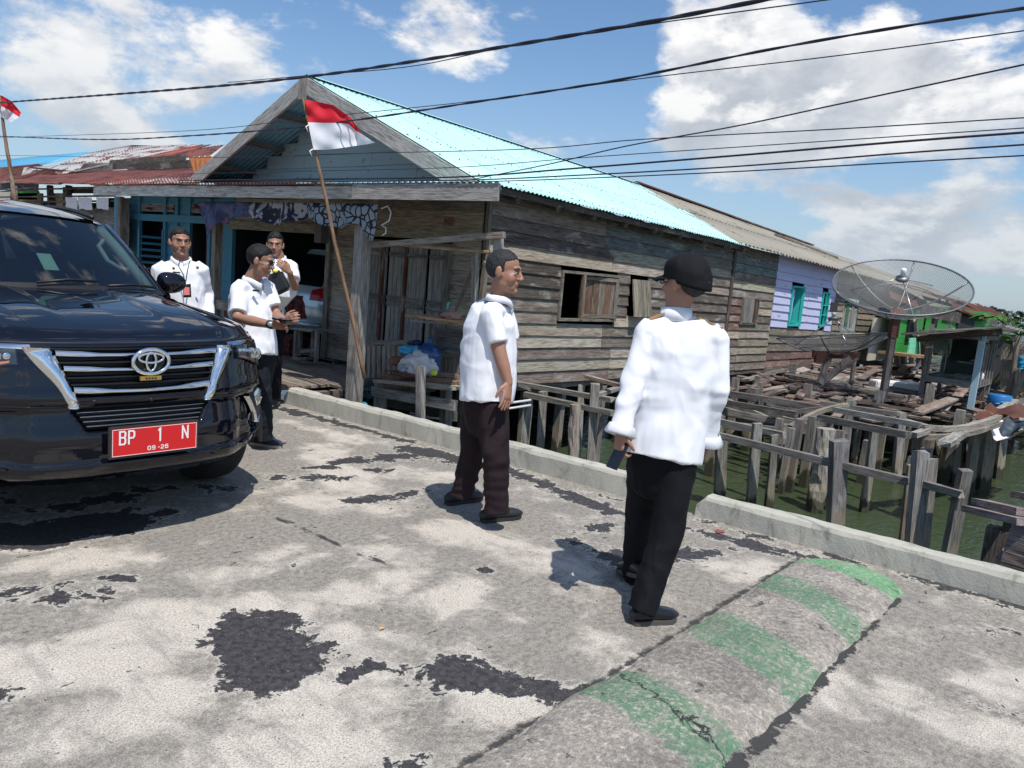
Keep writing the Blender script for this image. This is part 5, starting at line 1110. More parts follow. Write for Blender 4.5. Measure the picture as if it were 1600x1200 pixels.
# wall below: ochre panels, shingle-like patched wall, papers
XL = 6.1
for (a, b, y0, y1, mt, c) in ((0, 20, 300, 322, CREAM, (1, 1, 1)), (23, 60, 299, 312, GREENP, (1, 1, 1)), (18, 44, 302, 322, plain('ochre_panel', (.30, .17, .05), .8), None), (44, 66, 302, 322, plain('ochre_panel_dark', (.22, .13, .05), .8), None), (80, 100, 302, 328, plain('plywood', (.32, .24, .15), .8), None), (100, 180, 292, 302, plain('dark_board', (.05, .045, .04), .9), None)):
    A, B_ = px(a, (y0+y1)/2, XL), px(b, (y0+y1)/2, XL); zt_, zb_ = px((a+b)/2, y0, XL).z, px((a+b)/2, y1, XL).z; box('wall_panel', (XL, (A.y+B_.y)/2, (zt_+zb_)/2), (.05, abs(A.y-B_.y), zt_-zb_), mt, lh)
for r in range(7):
    for k in range(10):
        x = 95+k*9.6+(r % 2)*4; y = 333+r*9
        if x > 190: continue
        c = px(x, y, XL-.03); plank('shingle', c+Vector((0, .16, 0)), c+Vector((0, -.13, R_.uniform(-.02, .02))), .012, .20, WOODG, lh, jcol(R_.choice([(.34, .31, .26), (.24, .22, .19), (.28, .26, .23)]), .2), up=(.12, 0, 1), jit=.08, seg=2)
box('dark_wall', (XL+.35, 22.2, .7), (.05, 13.6, 3.0), DARK, lh); box('pale_panel', tuple(px(172, 380, XL)), (.04, .5, .5), SHEETWHITE, lh)
box('teal_jamb', tuple(px(186, 350, 5.6)), (.08, .20, .9), BLUEP, lh)
PAPER = plain('laundry_white', (.72, .70, .72), .9)
for i, (x0, x1) in enumerate(((102, 121), (121, 131), (130, 143), (150, 160), (160, 170))):
    o = cloth('hanging_sheet', px(x0, 308, XL-.25), px(x1, 309, XL-.25), px(x0+1, 326+(i % 3), XL-.25), px(x1, 328-(i % 2)*2, XL-.25), PAPER, None, .01, 1, 8, 8, seed=i)
    tag(o, ('leftmost and widest of the white sheets drying on the patched left wall', 'second white sheet from the left on the patched left wall', 'middle white sheet on the patched left wall', 'fourth white sheet on the patched left wall, after the gap', 'rightmost white sheet on the patched left wall')[i], 'cloth', 'white sheets drying on the left wall')
for (x0, y0, x1, y1) in ((20, 293, 45, 300), (48, 293, 76, 300), (0, 292, 8, 302)): pass
plank('wall_post', px(22, 330, 6.0), px(22, 290, 6.0), .12, .1, WOODG, lh, MD, up=(-1, 0, 0)); plank('wall_post', px(80, 330, 6.0), px(78, 290, 6.0), .1, .1, WOODG, lh, DK, up=(-1, 0, 0)); plank('wall_post', px(105, 330, 6.0), px(108, 290, 6.0), .1, .1, WOODG, lh, DK, up=(-1, 0, 0))
for y in (296, 308, 316): plank('sagging_batten', px(0, y, 5.9), px(180, y-2, 5.9), .03, .03, WOOD, lh, DK)

# ============================================================ FLAGS
def flag_mat():
    m, T, b = new_mat('red_and_white_flag_cloth'); s = T.n('ShaderNodeSeparateXYZ', {0: T.n('ShaderNodeTexCoord').outputs['UV']})
    c = T.mix(T.math('GREATER_THAN', s.outputs[1], .5), (.66, .012, .03), (.78, .78, .82)); setin(T, b, Base_Color=c, Roughness=.75)
    tr = T.n('ShaderNodeBsdfTranslucent', {0: c}); mx = T.n('ShaderNodeMixShader', {0: .35, 1: b.outputs[0], 2: tr.outputs[0]}); T.link(mx.outputs[0], T.out.inputs[0]); return m
FM = flag_mat()
def flag(ptop, pbot, D, cols, label, rp=.018):
    """cols: list of (top px, mid px, bottom px) down the fly, from hoist to tip"""
    a, b = pd(*ptop, D[0]), pd(*pbot, D[1]); t = thing('flag', label, 'flag', tuple(b), 'red and white flags on wooden poles')
    put('flagpole', pole_mesh((a-b).length, rp*1.25, rp*.8, 8, 14, .006), WOOD, t, frame(b, a), (.26, .16, .10))
    n = len(cols); NU, NV = 30, 14; ds = D[0]
    def samp(u, v):
        f = u*(n-1); i = min(int(f), n-2); w = f-i; w = w*w*(3-2*w) if False else w
        def col(c): 
            (tx, ty), (mx_, my), (bx, by) = c; return ((lerp(tx, mx_, v*2), lerp(ty, my, v*2)) if v < .5 else (lerp(mx_, bx, v*2-1), lerp(my, by, v*2-1)))
        p, q = col(cols[i]), col(cols[i+1]); x, y = lerp(p[0], q[0], w), lerp(p[1], q[1], w)
        return pd(x, y, ds+.10*math.sin(u*9+v*2.0)*u**.6+.05*noise.noise(Vector((u*5, v*4, 2))))
    vs_ = [samp(i/NU, j/NV) for j in range(NV+1) for i in range(NU+1)]; fs = [(j*(NU+1)+i, j*(NU+1)+i+1, (j+1)*(NU+1)+i+1, (j+1)*(NU+1)+i) for j in range(NV) for i in range(NU)]
    o = world_mesh('flag_cloth', vs_, fs, FM, t, True); ul = o.data.uv_layers.new(name='u')
    for lp_ in o.data.loops: vi = lp_.vertex_index; ul.data[lp_.index].uv = ((vi % (NU+1))/NU, (vi//(NU+1))/NV)
    return t
Dt = (px(561, 480, 4.9)-EYEP).dot(FW)
ft_ = flag((474, 153), (570, 592), (Dt-.35, Dt-.1), [((477, 155), (481, 191), (490, 234)), ((500, 160), (505, 192), (512, 234)), ((520, 164), (524, 192), (535, 231)), ((540, 178), (545, 194), (555, 228)), ((548, 184), (557, 205), (570, 226)), ((556, 196), (566, 210), (586, 223))], 'red and white flag on a crooked pole before the aqua roofed gable')
for (x, y) in ((484, 195), (490, 233)): tube('tie_string', [pd(x-1, y, Dt-.36), pd(x-6, y+3, Dt-.38), pd(x-3, y+10, Dt-.38)], .006, plain('string_white', (.75, .72, .72)), ft_, 4)
flag((-1, 150), (24, 318), (13.5, 13.5), [((-14, 144), (-14, 162), (-14, 182)), ((4, 150), (3, 166), (4, 184)), ((18, 158), (14, 172), (12, 188)), ((33, 176), (30, 183), (17, 191))], 'red and white flag cut by the left edge of the frame', .03)

# ============================================================ OVERHEAD CABLES
def sag(pts, X0_, X1_, r, label, twist=False, ext=1):
    """pts: pixels along the cable; it runs beside the road from depth plane X0_ to X1_"""
    P_ = [px(x, y, lerp(X0_, X1_, i/(len(pts)-1))) for i, (x, y) in enumerate(pts)]
    # Catmull-Rom, carried on past both ends
    P_ = [P_[0]*2-P_[1]]+P_+[P_[-1]*2-P_[-2]]; P_ = [P_[0]*2-P_[1]]+P_+[P_[-1]*2-P_[-2]]
    Q = []
    for i in range(1, len(P_)-2):
        for s in range(14):
            t_ = s/14; a, b, c, d = P_[i-1:i+3]; Q.append(.5*((2*b)+(c-a)*t_+(2*a-5*b+4*c-d)*t_*t_+(3*b-a-3*c+d)*t_**3))
    Q.append(P_[-2])
    if not twist: o = tube('cable', Q, r, CABLE, None, 6); return tag(o, label, 'cable', 'overhead cables')
    t = thing('cable', label, 'cable', tuple(Q[0]), 'overhead cables'); cum = 0; R2 = [[], []]
    # resample evenly for the twist
    L = [0]
    for a, b in zip(Q, Q[1:]): L.append(L[-1]+(b-a).length)
    N = int(L[-1]/.035); j = 0
    for k in range(N+1):
        l = L[-1]*k/N
        while j < len(L)-2 and L[j+1] < l: j += 1
        p = Q[j].lerp(Q[j+1], (l-L[j])/max(1e-6, L[j+1]-L[j])); d = (Q[j+1]-Q[j]).normalized(); u = d.cross(Vector((0, 0, 1))).normalized(); w = d.cross(u); an = l/.34*math.pi
        for s in (0, 1): R2[s].append(p+(u*math.cos(an+s*math.pi)+w*math.sin(an+s*math.pi))*r*.55)
    for s in (0, 1): tube('strand', R2[s], r, CABLE, t, 5)
    return t
XC = 4.6
sag([(20, 159), (300, 138), (487, 119), (640, 97), (800, 71), (1000, 37), (1190, 1)], XC, XC, .0098, 'thick twisted cable crossing the top of the sky from the far left', True)
sag([(480, 118), (640, 104), (800, 71.5), (1000, 40), (1290, 0)], XC+.1, XC+.1, .004, 'thin wire just below the thickest twisted cable')
sag([(0, 213), (160, 218), (300, 212), (430, 202), (560, 187), (740, 160), (960, 126), (1200, 78), (1420, 40), (1600, 13)], XC, XC, .0062, 'second twisted cable, crossing in front of the gable peak', True)
sag([(60, 213), (300, 204), (480, 185), (740, 158), (1000, 123), (1300, 88), (1600, 48)], XC+.2, XC+.2, .0035, 'thin wire running beside the second twisted cable')
sag([(760, 276), (860, 256), (980, 228), (1150, 197), (1300, 165), (1450, 133), (1600, 101)], 5.2, 4.4, .0045, 'steep single wire rising to the upper right')
sag([(0, 243), (330, 246), (540, 240), (820, 233), (1000, 218), (1300, 202), (1600, 184)], XC, XC, .0035, 'uppermost of the five flat wires across the aqua roof')
sag([(450, 268), (700, 262), (900, 247), (1150, 230), (1600, 200)], XC, XC, .003, 'second of the five flat wires across the aqua roof')
sag([(450, 280), (700, 277), (900, 263), (1150, 243), (1400, 222), (1600, 207)], XC, XC, .0065, 'middle and darkest of the five flat wires across the aqua roof')
sag([(450, 284), (700, 282), (900, 274), (1150, 260), (1400, 240), (1600, 226)], XC, XC, .005, 'fourth of the five flat wires across the aqua roof')
sag([(450, 288), (700, 285), (900, 279), (1150, 268), (1400, 254), (1600, 243)], XC, XC, .004, 'lowest of the five flat wires across the aqua roof')
# ============================================================ BLACK SUV
CX, CY = 1.755, 3.86
def paint_mat():
    m, T, b = new_mat('black_car_paint'); setin(T, b, Base_Color=(.0035, .004, .008), Roughness=.3, Coat_Weight=1.0, Coat_Roughness=.012, Specular_IOR_Level=0.0); b.inputs['Coat IOR'].default_value = 1.55; return m
PAINT = paint_mat()
CHROME = plain('chrome', (.82, .83, .84), .06, 1.0, var=0, bstr=0); GRILLE = plain('gloss_black_grille', (.006, .006, .007), .18, var=0, bstr=0); TYRE = plain('tyre_rubber', (.012, .012, .013), .85, bstr=.3)
BLKT = plain('matt_black_trim', (.010, .010, .011), .5, var=0, bstr=.05); LENS = glassy('headlamp_lens', (.92, .94, .95), .01, 1.5); ALLOY = plain('alloy', (.45, .45, .46), .3, .9, bstr=0)
car = thing('black_suv', 'glossy black SUV with chrome trimmed grille and red number plate', 'car', (CX, CY+2.4, 0))
CM = Matrix.Translation((CX, CY, 0))      # car frame: x across, y rearwards from the nose, z up
def cpart(name, verts, faces, mat, parent=None, smooth=True, M=None): return put(name, mesh_from(verts, faces, name, smooth), mat, parent or car, M or CM)
def interp(tab, x):
    if x <= tab[0][0]: return tab[0][1]
    for (a, va), (b, vb) in zip(tab, tab[1:]):
        if x <= b:
            t = (x-a)/(b-a); return lerp(va, vb, t)
    return tab[-1][1]
def sinterp(tab, x):
    """smooth (monotone-ish) interpolation"""
    n = len(tab)
    if x <= tab[0][0]: return tab[0][1]
    if x >= tab[-1][0]: return tab[-1][1]
    for i in range(n-1):
        if x <= tab[i+1][0]: break
    x0, y0 = tab[i]; x1, y1 = tab[i+1]; h = x1-x0
    m0 = ((y1-y0)/h if i == 0 else .5*((y1-y0)/h+(y0-tab[i-1][1])/(x0-tab[i-1][0]))); m1 = ((y1-y0)/h if i == n-2 else .5*((y1-y0)/h+(tab[i+2][1]-y1)/(tab[i+2][0]-x1)))
    t = (x-x0)/h; return (2*t**3-3*t*t+1)*y0+(t**3-2*t*t+t)*h*m0+(-2*t**3+3*t*t)*y1+(t**3-t*t)*h*m1
def sstep(a, b, x):
    t = min(1, max(0, (x-a)/(b-a))) if a != b else float(x > a); return t*t*(3-2*t)
XT = [(0, 0), (.4, .36), (.62, .56), (.8, .74), (.9, .84), (1, .905)]           # plan curve of the nose: x(t), y(t)
YT = [(0, 0), (.4, .025), (.62, .085), (.8, .22), (.9, .37), (1, .60)]
PZ = [(.22, .30), (.32, .16), (.38, .05), (.44, .01), (.50, 0), (.58, .0), (.66, .02), (.72, .03), (.76, .015), (.84, .03), (.94, .05), (1.0, .07), (1.03, .095)]
WZ_ = [(.22, .90), (.34, .96), (.48, 1.0), (.75, 1.005), (.95, .995), (1.03, .98)]
def grille_half(z): return .32+(z-.735)*(.125/.32)          # half width of the grille at height z
def nose_base(t, z):
    s = 1 if t >= 0 else -1; a = abs(t)
    return s*sinterp(XT, a)*sinterp(WZ_, z), sinterp(YT, a)+sinterp(PZ, z)
def nose(t, z):
    x, y = nose_base(t, z); ax = abs(x); d = 0
    # main grille opening
    gh_ = grille_half(z)-.01; d += .055*sstep(gh_, gh_-.012, ax)*sstep(.775, .785, z)*sstep(1.012, 1.0, z)
    # lower intake
    lw = .36-(.735-z)*.55; d += .05*sstep(lw, lw-.015, ax)*sstep(.60, .612, z)*sstep(.722, .712, z)
    # crease under the headlamp and shelf above the fog lamp
    d += .035*sstep(.72, .705, z)*sstep(.40, .50, z)*sstep(.50, .60, ax)
    # fog lamp pocket
    fx = .765; d += .05*sstep(.10, .085, abs(ax-fx-.0)+max(0, abs(z-.60)-.06)*.9)
    d -= .025*sstep(.47, .44, z)*sstep(.62, .5, ax)
    return (x, y+d*(1), z)
NZ = 1.03
NU_, NV_ = 150, 84
vs_ = []
zlow = lambda t: .325+.14*sstep(.45, .95, abs(t))
for j in range(NV_+1):
    for i in range(NU_+1): t_ = lerp(-1, 1, i/NU_); vs_.append(nose(t_, lerp(zlow(t_), NZ, j/NV_)))
fa, fg = [], []
for j in range(NV_):
    for i in range(NU_):
        t_ = lerp(-1, 1, (i+.5)/NU_); z = lerp(zlow(t_), NZ, (j+.5)/NV_); x, _, _ = nose(t_, z); q = (j*(NU_+1)+i, j*(NU_+1)+i+1, (j+1)*(NU_+1)+i+1, (j+1)*(NU_+1)+i); ax = abs(x)
        isg = (.785 < z < 1.005 and ax < grille_half(z)-.012) or (.607 < z < .718 and ax < .36-(.735-z)*.55-.005) 
        (fg if isg else fa).append(q)
cpart('front_bumper', vs_, fa, PAINT); cpart('grille_backing', vs_, fg, BLKT)
# hood and wings as one height field, front edge on the nose
def topz(x, y):
    ax = abs(x); c = 1.035+sinterp([(0, 0), (.08, .028), (.2, .058), (.4, .098), (.7, .14), (1.0, .168), (1.4, .190)], max(0, y-.09))
    side = sinterp([(0, 0), (.4, -.006), (.58, -.020), (.70, -.055), (.80, -.085), (.88, -.125), (.93, -.20)], ax)
    side *= lerp(.45, 1.0, sstep(.1, .9, y)) if ax < .75 else lerp(.55, 1, sstep(.2, 1.0, y))
    bulge = .016*sstep(.62, .52, ax)*sstep(.15, .6, y)-.010*sstep(.30, .22, ax)*sstep(.3, .7, y)
    wing = .018*math.exp(-((ax-.80)/.05)**2)*sstep(.4, .9, y)
    return c+side+bulge+wing
def top_pt(t, s):
    x0, y0 = nose_base(t, NZ); a = abs(t)
    x1 = (1 if t >= 0 else -1)*sinterp([(0, 0), (.4, .36), (.62, .56), (.8, .745), (.9, .86), (1, .922)], a); y1 = sinterp([(0, 1.22), (.4, 1.25), (.8, 1.40), (1, 1.5)], a)
    x, y = lerp(x0, x1, sstep(0, .8, s)), lerp(y0, y1, s); z = topz(x, y); zn = NZ
    return x, y, lerp(zn, z, sstep(0, .12, s))
HU, HV = 110, 46; vs_ = [top_pt(lerp(-1, 1, i/HU), (j/HV)**1.15) for j in range(HV+1) for i in range(HU+1)]
hood_f, wing_f = [], []
for j in range(HV):
    for i in range(HU):
        t = lerp(-1, 1, (i+.5)/HU); q = (j*(HU+1)+i, j*(HU+1)+i+1, (j+1)*(HU+1)+i+1, (j+1)*(HU+1)+i); (hood_f if abs(t) < .80 else wing_f).append(q)
cpart('bonnet', vs_, hood_f, PAINT); cpart('wings', vs_, wing_f, PAINT)
# shut line between bonnet and wing, and along the bonnet's front edge
for s_ in (-1, 1):
    t_ = s_*.80; cpart('shut_line', *tube_curve_mesh([Vector(top_pt(t_, (k/40)**1.15))+Vector((0, 0, .0005)) for k in range(41)], .0045, 5), BLKT)
cpart('shut_line', *tube_curve_mesh([Vector(top_pt(lerp(-.8, .8, k/40), .004))+Vector((0, -.001, .000)) for k in range(41)], .005, 5), BLKT)
for s_ in (-1, 1): cpart('bonnet_crease', *tube_curve_mesh([Vector(top_pt(s_*lerp(.50, .62, k/30), lerp(.12, .97, k/30)))-Vector((0, 0, .004)) for k in range(31)], .006, 5), PAINT)
# sides with wheel openings
WB0, WB1, WR = .95, 3.70, .385
def side_pt(y, v, s):
    z0, z1 = .36+.105*sstep(1.0, .6, y), interp([(.6, .99), (1.5, 1.075), (2.5, 1.10), (4.0, 1.12), (4.8, 1.10)], y)
    z1 = lerp(nose_base(1, NZ)[0]*0+NZ, z1, sstep(.62, 1.3, y)) if y < 1.3 else z1
    z = lerp(z0, z1, v); w = sinterp([(.55, .90), (.9, .925), (1.5, .925), (4.0, .925), (4.5, .90), (4.78, .80)], y)
    bulge = -.03*(1-sstep(.30, .5, z))-.02*sstep(.85, 1.10, z)-.012*math.exp(-((z-.72)/.08)**2)
    arch = .02*(sstep(.52, .44, math.hypot(y-WB0, z-.38))+sstep(.52, .44, math.hypot(y-WB1, z-.38)))
    return (s*(w+bulge+arch), y, z)
for s_ in (-1, 1):
    NY, NV2 = 150, 34; vs_ = [side_pt(lerp(.585, 4.78, i/NY), j/NV2, s_) for j in range(NV2+1) for i in range(NY+1)]; fs = []
    for j in range(NV2):
        for i in range(NY):
            q = (j*(NY+1)+i, j*(NY+1)+i+1, (j+1)*(NY+1)+i+1, (j+1)*(NY+1)+i); c = [sum(vs_[k][a] for k in q)/4 for a in range(3)]
            if math.hypot(c[1]-WB0, c[2]-.39) < .445 or math.hypot(c[1]-WB1, c[2]-.39) < .445: continue
            fs.append(q if s_ < 0 else q[::-1])
    cpart('body_side', vs_, fs, PAINT)
    for yc in (WB0, WB1):
        cpart('arch_trim', *tube_curve_mesh([(s_*.935, yc+.455*math.cos(a), .39+.455*math.sin(a)) for a in [math.radians(-8+196*k/28) for k in range(29)]], .022, 6), BLKT)
        n = 24; vv = [(s_*x_, yc+.46*math.cos(math.pi*k/n), .36+.46*math.sin(math.pi*k/n)) for x_ in (.92, .60) for k in range(n+1)]
        cpart('wheel_well', vv, [(k, k+1, n+2+k, n+1+k) for k in range(n)], BLKT)
    cpart('sill', [(s_*.90, 1.4, .30), (s_*.90, 3.25, .30), (s_*.80, 3.25, .26), (s_*.80, 1.4, .26), (s_*.92, 1.4, .40), (s_*.92, 3.25, .40)], [(0, 1, 2, 3), (4, 5, 1, 0)], BLKT, smooth=False)
# underbody
cpart('underbody', [(-.60, .5, .30), (.60, .5, .30), (.88, 4.6, .34), (-.88, 4.6, .34), (-.6, .45, .29), (.6, .45, .29)], [(0, 1, 2, 3), (4, 5, 1, 0)], BLKT, smooth=False)
cpart('skid_plate', [(-.62, .22, .33), (.62, .22, .33), (.55, .6, .27), (-.55, .6, .27)], [(0, 1, 2, 3)], plain('grey_skid', (.06, .06, .06), .5), smooth=False)
# wheels
for s_ in (-1, 1):
    for yc in (WB0, WB1):
        w = put('wheel', None, None, car, CM @ Matrix.Translation((s_*.80, yc, WR)))
        Mw = WM[w.name] @ Matrix.Rotation(math.pi/2*s_, 4, 'Y')
        lathe('tyre', [(.25, -.12), (.33, -.128), (.365, -.115), (WR-.004, -.09), (WR, -.04), (WR, .04), (WR-.004, .09), (.365, .115), (.33, .128), (.25, .12)], (0, 0, 0), TYRE, w, 48, Mw)
        lathe('rim', [(.05, .07), (.22, .075), (.245, .11), (.26, .118), (.26, .10)], (0, 0, 0), ALLOY, w, 36, Mw)
        vv, ff = [], []
        for k in range(6):
            a = 2*math.pi*k/6
            for b_, r_2 in ((-.22, .06), (.22, .06), (.14, .245), (-.14, .245)):
                vv.append((r_2*math.cos(a+b_*(1 if r_2 < .1 else 1)), r_2*math.sin(a+b_), .105 if r_2 < .1 else .112))
            ff.append(tuple(range(4*k, 4*k+4)))
        put('spokes', mesh_from(vv, ff), ALLOY, w, Mw)
# greenhouse: windscreen, roof, pillars, side glass
def wsc(u, v):      # u -1..1 across, v 0 base .. 1 top
    xb, yb, zb_ = u*.735, 1.235+.20*u*u, 1.215-.035*u*u; xt, yt, zt_ = u*.60, 1.96+.12*u*u, 1.655-.02*u*u
    x, y, z = lerp(xb, xt, v), lerp(yb, yt, v), lerp(zb_, zt_, v); z += .018*math.sin(v*math.pi); return (x, y, z)
vs_, fs = grid_mesh(lambda a, b: wsc(2*a-1, b), 28, 14); cpart('windscreen', vs_, fs, WINDSHIELD)
# black ceramic band and wiper cowl
vs_, fs = grid_mesh(lambda a, b: tuple(Vector(wsc(2*a-1, b*.055))+Vector((0, -.003, .003))), 28, 2); cpart('screen_band', vs_, fs, BLKT)
vs_, fs = grid_mesh(lambda a, b: tuple(Vector(top_pt((2*a-1)*.8, 1)).lerp(Vector(wsc(2*a-1, .01)), b)-Vector((0, 0, .008*math.sin(b*3.1)))), 28, 4); cpart('cowl', vs_, fs, BLKT)
def pillar(u0, w0, w1, name='pillar'):
    vs_, fs = [], []
    n = 10
    for k in range(n+1):
        v = k/n; p = Vector(wsc(u0, v)); s = 1 if u0 > 0 else -1; w = lerp(w0, w1, v); vs_ += [p+Vector((-s*.012, -.004, .004)), p+Vector((s*w*.5, .03, .008)), p+Vector((s*w, .09, -.012)), p+Vector((s*w*.9, .13, -.02))]
    fs = [(k*4+j, k*4+j+1, (k+1)*4+j+1, (k+1)*4+j) for k in range(n) for j in range(3)]; cpart(name, vs_, fs, PAINT)
pillar(1, .075, .065, 'windscreen_pillar'); pillar(-1, .075, .065, 'windscreen_pillar')
def roofp(u, v):
    y = lerp(1.95+.12*u*u, 4.45, v); w = sinterp([(1.95, .62), (2.6, .665), (3.6, .66), (4.45, .60)], y); zc = sinterp([(1.95, 1.66), (2.3, 1.715), (2.9, 1.765), (3.6, 1.765), (4.45, 1.70)], y)
    return (u*w, y, zc-.055*abs(u)**3-.01*u*u)
vs_, fs = grid_mesh(lambda a, b: roofp(2*a-1, b), 30, 26); cpart('roof', vs_, fs, PAINT)
for s_ in (-1, 1):
    cpart('roof_rail', *tube_curve_mesh([Vector(roofp(s_*.93, v))+Vector((0, 0, .03*math.sin(v*3.14)**.4 if 0 < v < 1 else 0)) for v in [.10+.8*k/16 for k in range(17)]], .016, 6), BLKT)
    # side glass and frames between belt line and roof
    def sg(a, b):
        y = lerp(1.55, 4.5, a); y = y+(.55*(b) if a < .3 else 0)*(1-a/.3); bz = 1.10; w0 = .87; r = roofp(s_*1.0, max(0, (y-2.05)/2.4)); return (lerp(s_*w0, r[0], b), y, lerp(bz, r[2]-.02, b))
    vs_, fs = grid_mesh(sg, 30, 6); cpart('side_glass', vs_, fs, glassy('privacy_glass', (.25, .28, .28), .01, 1.5) if s_ < 0 else bpy.data.materials['privacy_glass'])
    for y in (2.55, 3.4, 4.2):
        r = roofp(s_, (y-2.05)/2.4); cpart('door_pillar', *tube_curve_mesh([(s_*.872, y, 1.09), (r[0]*1.005, y+.03, r[2]-.02)], .03, 6), BLKT)
    cpart('belt_trim', *tube_curve_mesh([(s_*.885, 1.55, 1.09), (s_*.89, 3, 1.11), (s_*.87, 4.5, 1.13)], .012, 6), CHROME)
    # rear of wing to belt filler
    vs_, fs = grid_mesh(lambda a, b: (lerp(s_*.925, s_*.74, b), lerp(1.30, 1.75, a), lerp(side_pt(1.4, 1, 1)[2], 1.20, b*.8)), 6, 4); cpart('wing_top', vs_, fs, PAINT)
    vs_, fs = grid_mesh(lambda a, b: (s_*lerp(.905, .865, b), lerp(1.5, 4.6, a), 1.07+.045*b), 8, 2); cpart('shoulder', vs_, fs, PAINT)
    # mirrors
    mir = put('door_mirror', None, None, car, CM @ Matrix.Translation((s_*.955, 1.78, 1.255)))
    bm = bmesh.new(); bmesh.ops.create_icosphere(bm, subdivisions=3, radius=1)
    for v in bm.verts:
        x, y, z = v.co; v.co = Vector((math.copysign(abs(x)**.8, x)*.108, (y*.075 if y < 0 else y*.05), math.copysign(abs(z)**.8, z)*.078*(1-.18*x*s_)))
    me = bpy.data.meshes.new('m'); bm.to_mesh(me); bm.free(); [setattr(p_, 'use_smooth', True) for p_ in me.polygons]
    put('mirror_shell', me, PAINT, mir, WM[mir.name]); cpart('mirror_arm', *tube_curve_mesh([(s_*.86, 1.80, 1.13), (s_*.95, 1.80, 1.16)], .025, 8), BLKT, mir)
    cpart('mirror_base', [(s_*.80, 1.55, 1.12), (s_*.88, 1.62, 1.10), (s_*.80, 1.80, 1.22)], [(0, 1, 2)], BLKT, smooth=False)
# tail
vs_, fs = grid_mesh(lambda a, b: ((2*a-1)*lerp(.80, .62, sstep(.5, 1, b)), 4.80-.05*abs(2*a-1)**3-.30*sstep(.55, 1, b), lerp(.35, 1.68, b)), 20, 14); cpart('tailgate', vs_, fs, PAINT)
# interior
INT = plain('grey_interior', (.10, .115, .115), .8); TRIM = plain('pale_green_grey_trim', (.30, .36, .33), .7)
vs_, fs = grid_mesh(lambda a, b: ((2*a-1)*.72, lerp(1.45, 1.85, b), 1.13+.02*math.sin(b*3)), 8, 4); cpart('dashboard', vs_, fs, BLKT)
cpart('cabin_floor', [(-.8, 1.8, .5), (.8, 1.8, .5), (.8, 4.4, .5), (-.8, 4.4, .5), (-.72, 1.85, 1.13), (.72, 1.85, 1.13)], [(0, 1, 2, 3), (4, 5, 1, 0)], DARK, smooth=False)
for s_ in (-1, 1):
    st = put('front_seat', None, None, car, CM @ Matrix.Translation((s_*.36, 2.5, .8)))
    for nm_, c_, sz in (('seat_back', (s_*.36, 2.65, 1.02), (.48, .16, .62)), ('headrest', (s_*.36, 2.68, 1.42), (.26, .10, .18)), ('seat_cushion', (s_*.36, 2.35, .75), (.5, .5, .16))): box(nm_, (CX+c_[0], CY+c_[1], c_[2]), sz, INT, st, bevel=.04)
    cpart('pillar_trim', *tube_curve_mesh([Vector(wsc(s_*.93, v))+Vector((0, .04, -.02)) for v in (0.05, .3, .6, .97)], .035, 6), TRIM)
    cpart('grab_handle', *tube_curve_mesh([Vector(wsc(s_*.90, .78))+Vector((-s_*.02, .05, -.03)), Vector(wsc(s_*.84, .72))+Vector((-s_*.04, .05, -.05)), Vector(wsc(s_*.80, .50))+Vector((-s_*.04, .05, -.05)), Vector(wsc(s_*.84, .38))+Vector((-s_*.02, .05, -.04)), Vector(wsc(s_*.92, .36))+Vector((-s_*.0, .05, -.03))], .016, 8), TRIM)
    cpart('door_trim', [(s_*.84, 1.7, 1.05), (s_*.84, 4.3, 1.05), (s_*.82, 4.3, .6), (s_*.82, 1.7, .6)], [(0, 1, 2, 3)], INT, smooth=False)
vv = [(-.36+.17*math.cos(a), 1.98-.06*math.sin(a), 1.16+.16*math.sin(a)) for a in [2*math.pi*k/24 for k in range(24)]]; cpart('steering_wheel', *tube_curve_mesh(vv, .016, 6, closed=True), BLKT)
vs_, fs = grid_mesh(lambda a, b: ((2*a-1)*.56, lerp(2.05, 4.3, b), 1.66), 4, 4); cpart('headlining', vs_, fs, TRIM)
box('interior_mirror', (CX, CY+1.86, 1.545), (.22, .03, .06), BLKT, car, bevel=.01); cpart('windscreen_sticker', [tuple(Vector(wsc(u, v))+Vector((0, .006, -.004))) for u, v in ((-.02, .22), (.10, .22), (.10, .42), (-.02, .42))], [(0, 1, 2, 3)], plain('parking_sticker', (.25, .38, .34), .6), smooth=False)
# wipers
for (u0, u1, vv0, vv1) in ((-.15, .35, .03, .075), (.42, .93, .03, .06)):
    a, b = Vector(wsc(u0, vv0))+Vector((0, -.02, .02)), Vector(wsc(u1, vv1))+Vector((0, -.02, .02)); m_ = (a+b)/2; cpart('wiper', *tube_curve_mesh([a, m_+Vector((0, -.012, .015)), b], .009, 5), BLKT)
# grille bars
def nsurf(x, z, out=0.0):
    a = abs(x)/sinterp(WZ_, z); lo, hi = 0, 1
    for _ in range(24):
        m_ = (lo+hi)/2
        if sinterp(XT, m_) < a: lo = m_
        else: hi = m_
    X_, Y_ = nose_base((1 if x >= 0 else -1)*lo, z); return Vector((x, Y_-out, z))
def bar(zc, h, mat, name, half=None, out=.0, wave=0.0, n=40):
    hw = (half or grille_half(zc)-.012); vs_ = []
    for k in range(n+1):
        x = lerp(-hw, hw, k/n); e = abs(x)/hw; dz = wave*(e**2)*.5; hh = h*(.62+.38*sstep(.45, .75, e)) if wave else h
        for (dy, dzz) in ((.03, -hh/2), (.0, -hh*.42), (-.012, 0), (-.004, hh*.42), (.03, hh/2)):
            p = nsurf(x, zc+dz, out); vs_.append(p+Vector((0, dy, dzz)))
    fs = [(k*5+j, (k+1)*5+j, (k+1)*5+j+1, k*5+j+1) for k in range(n) for j in range(4)]; cpart(name, vs_, fs, mat)
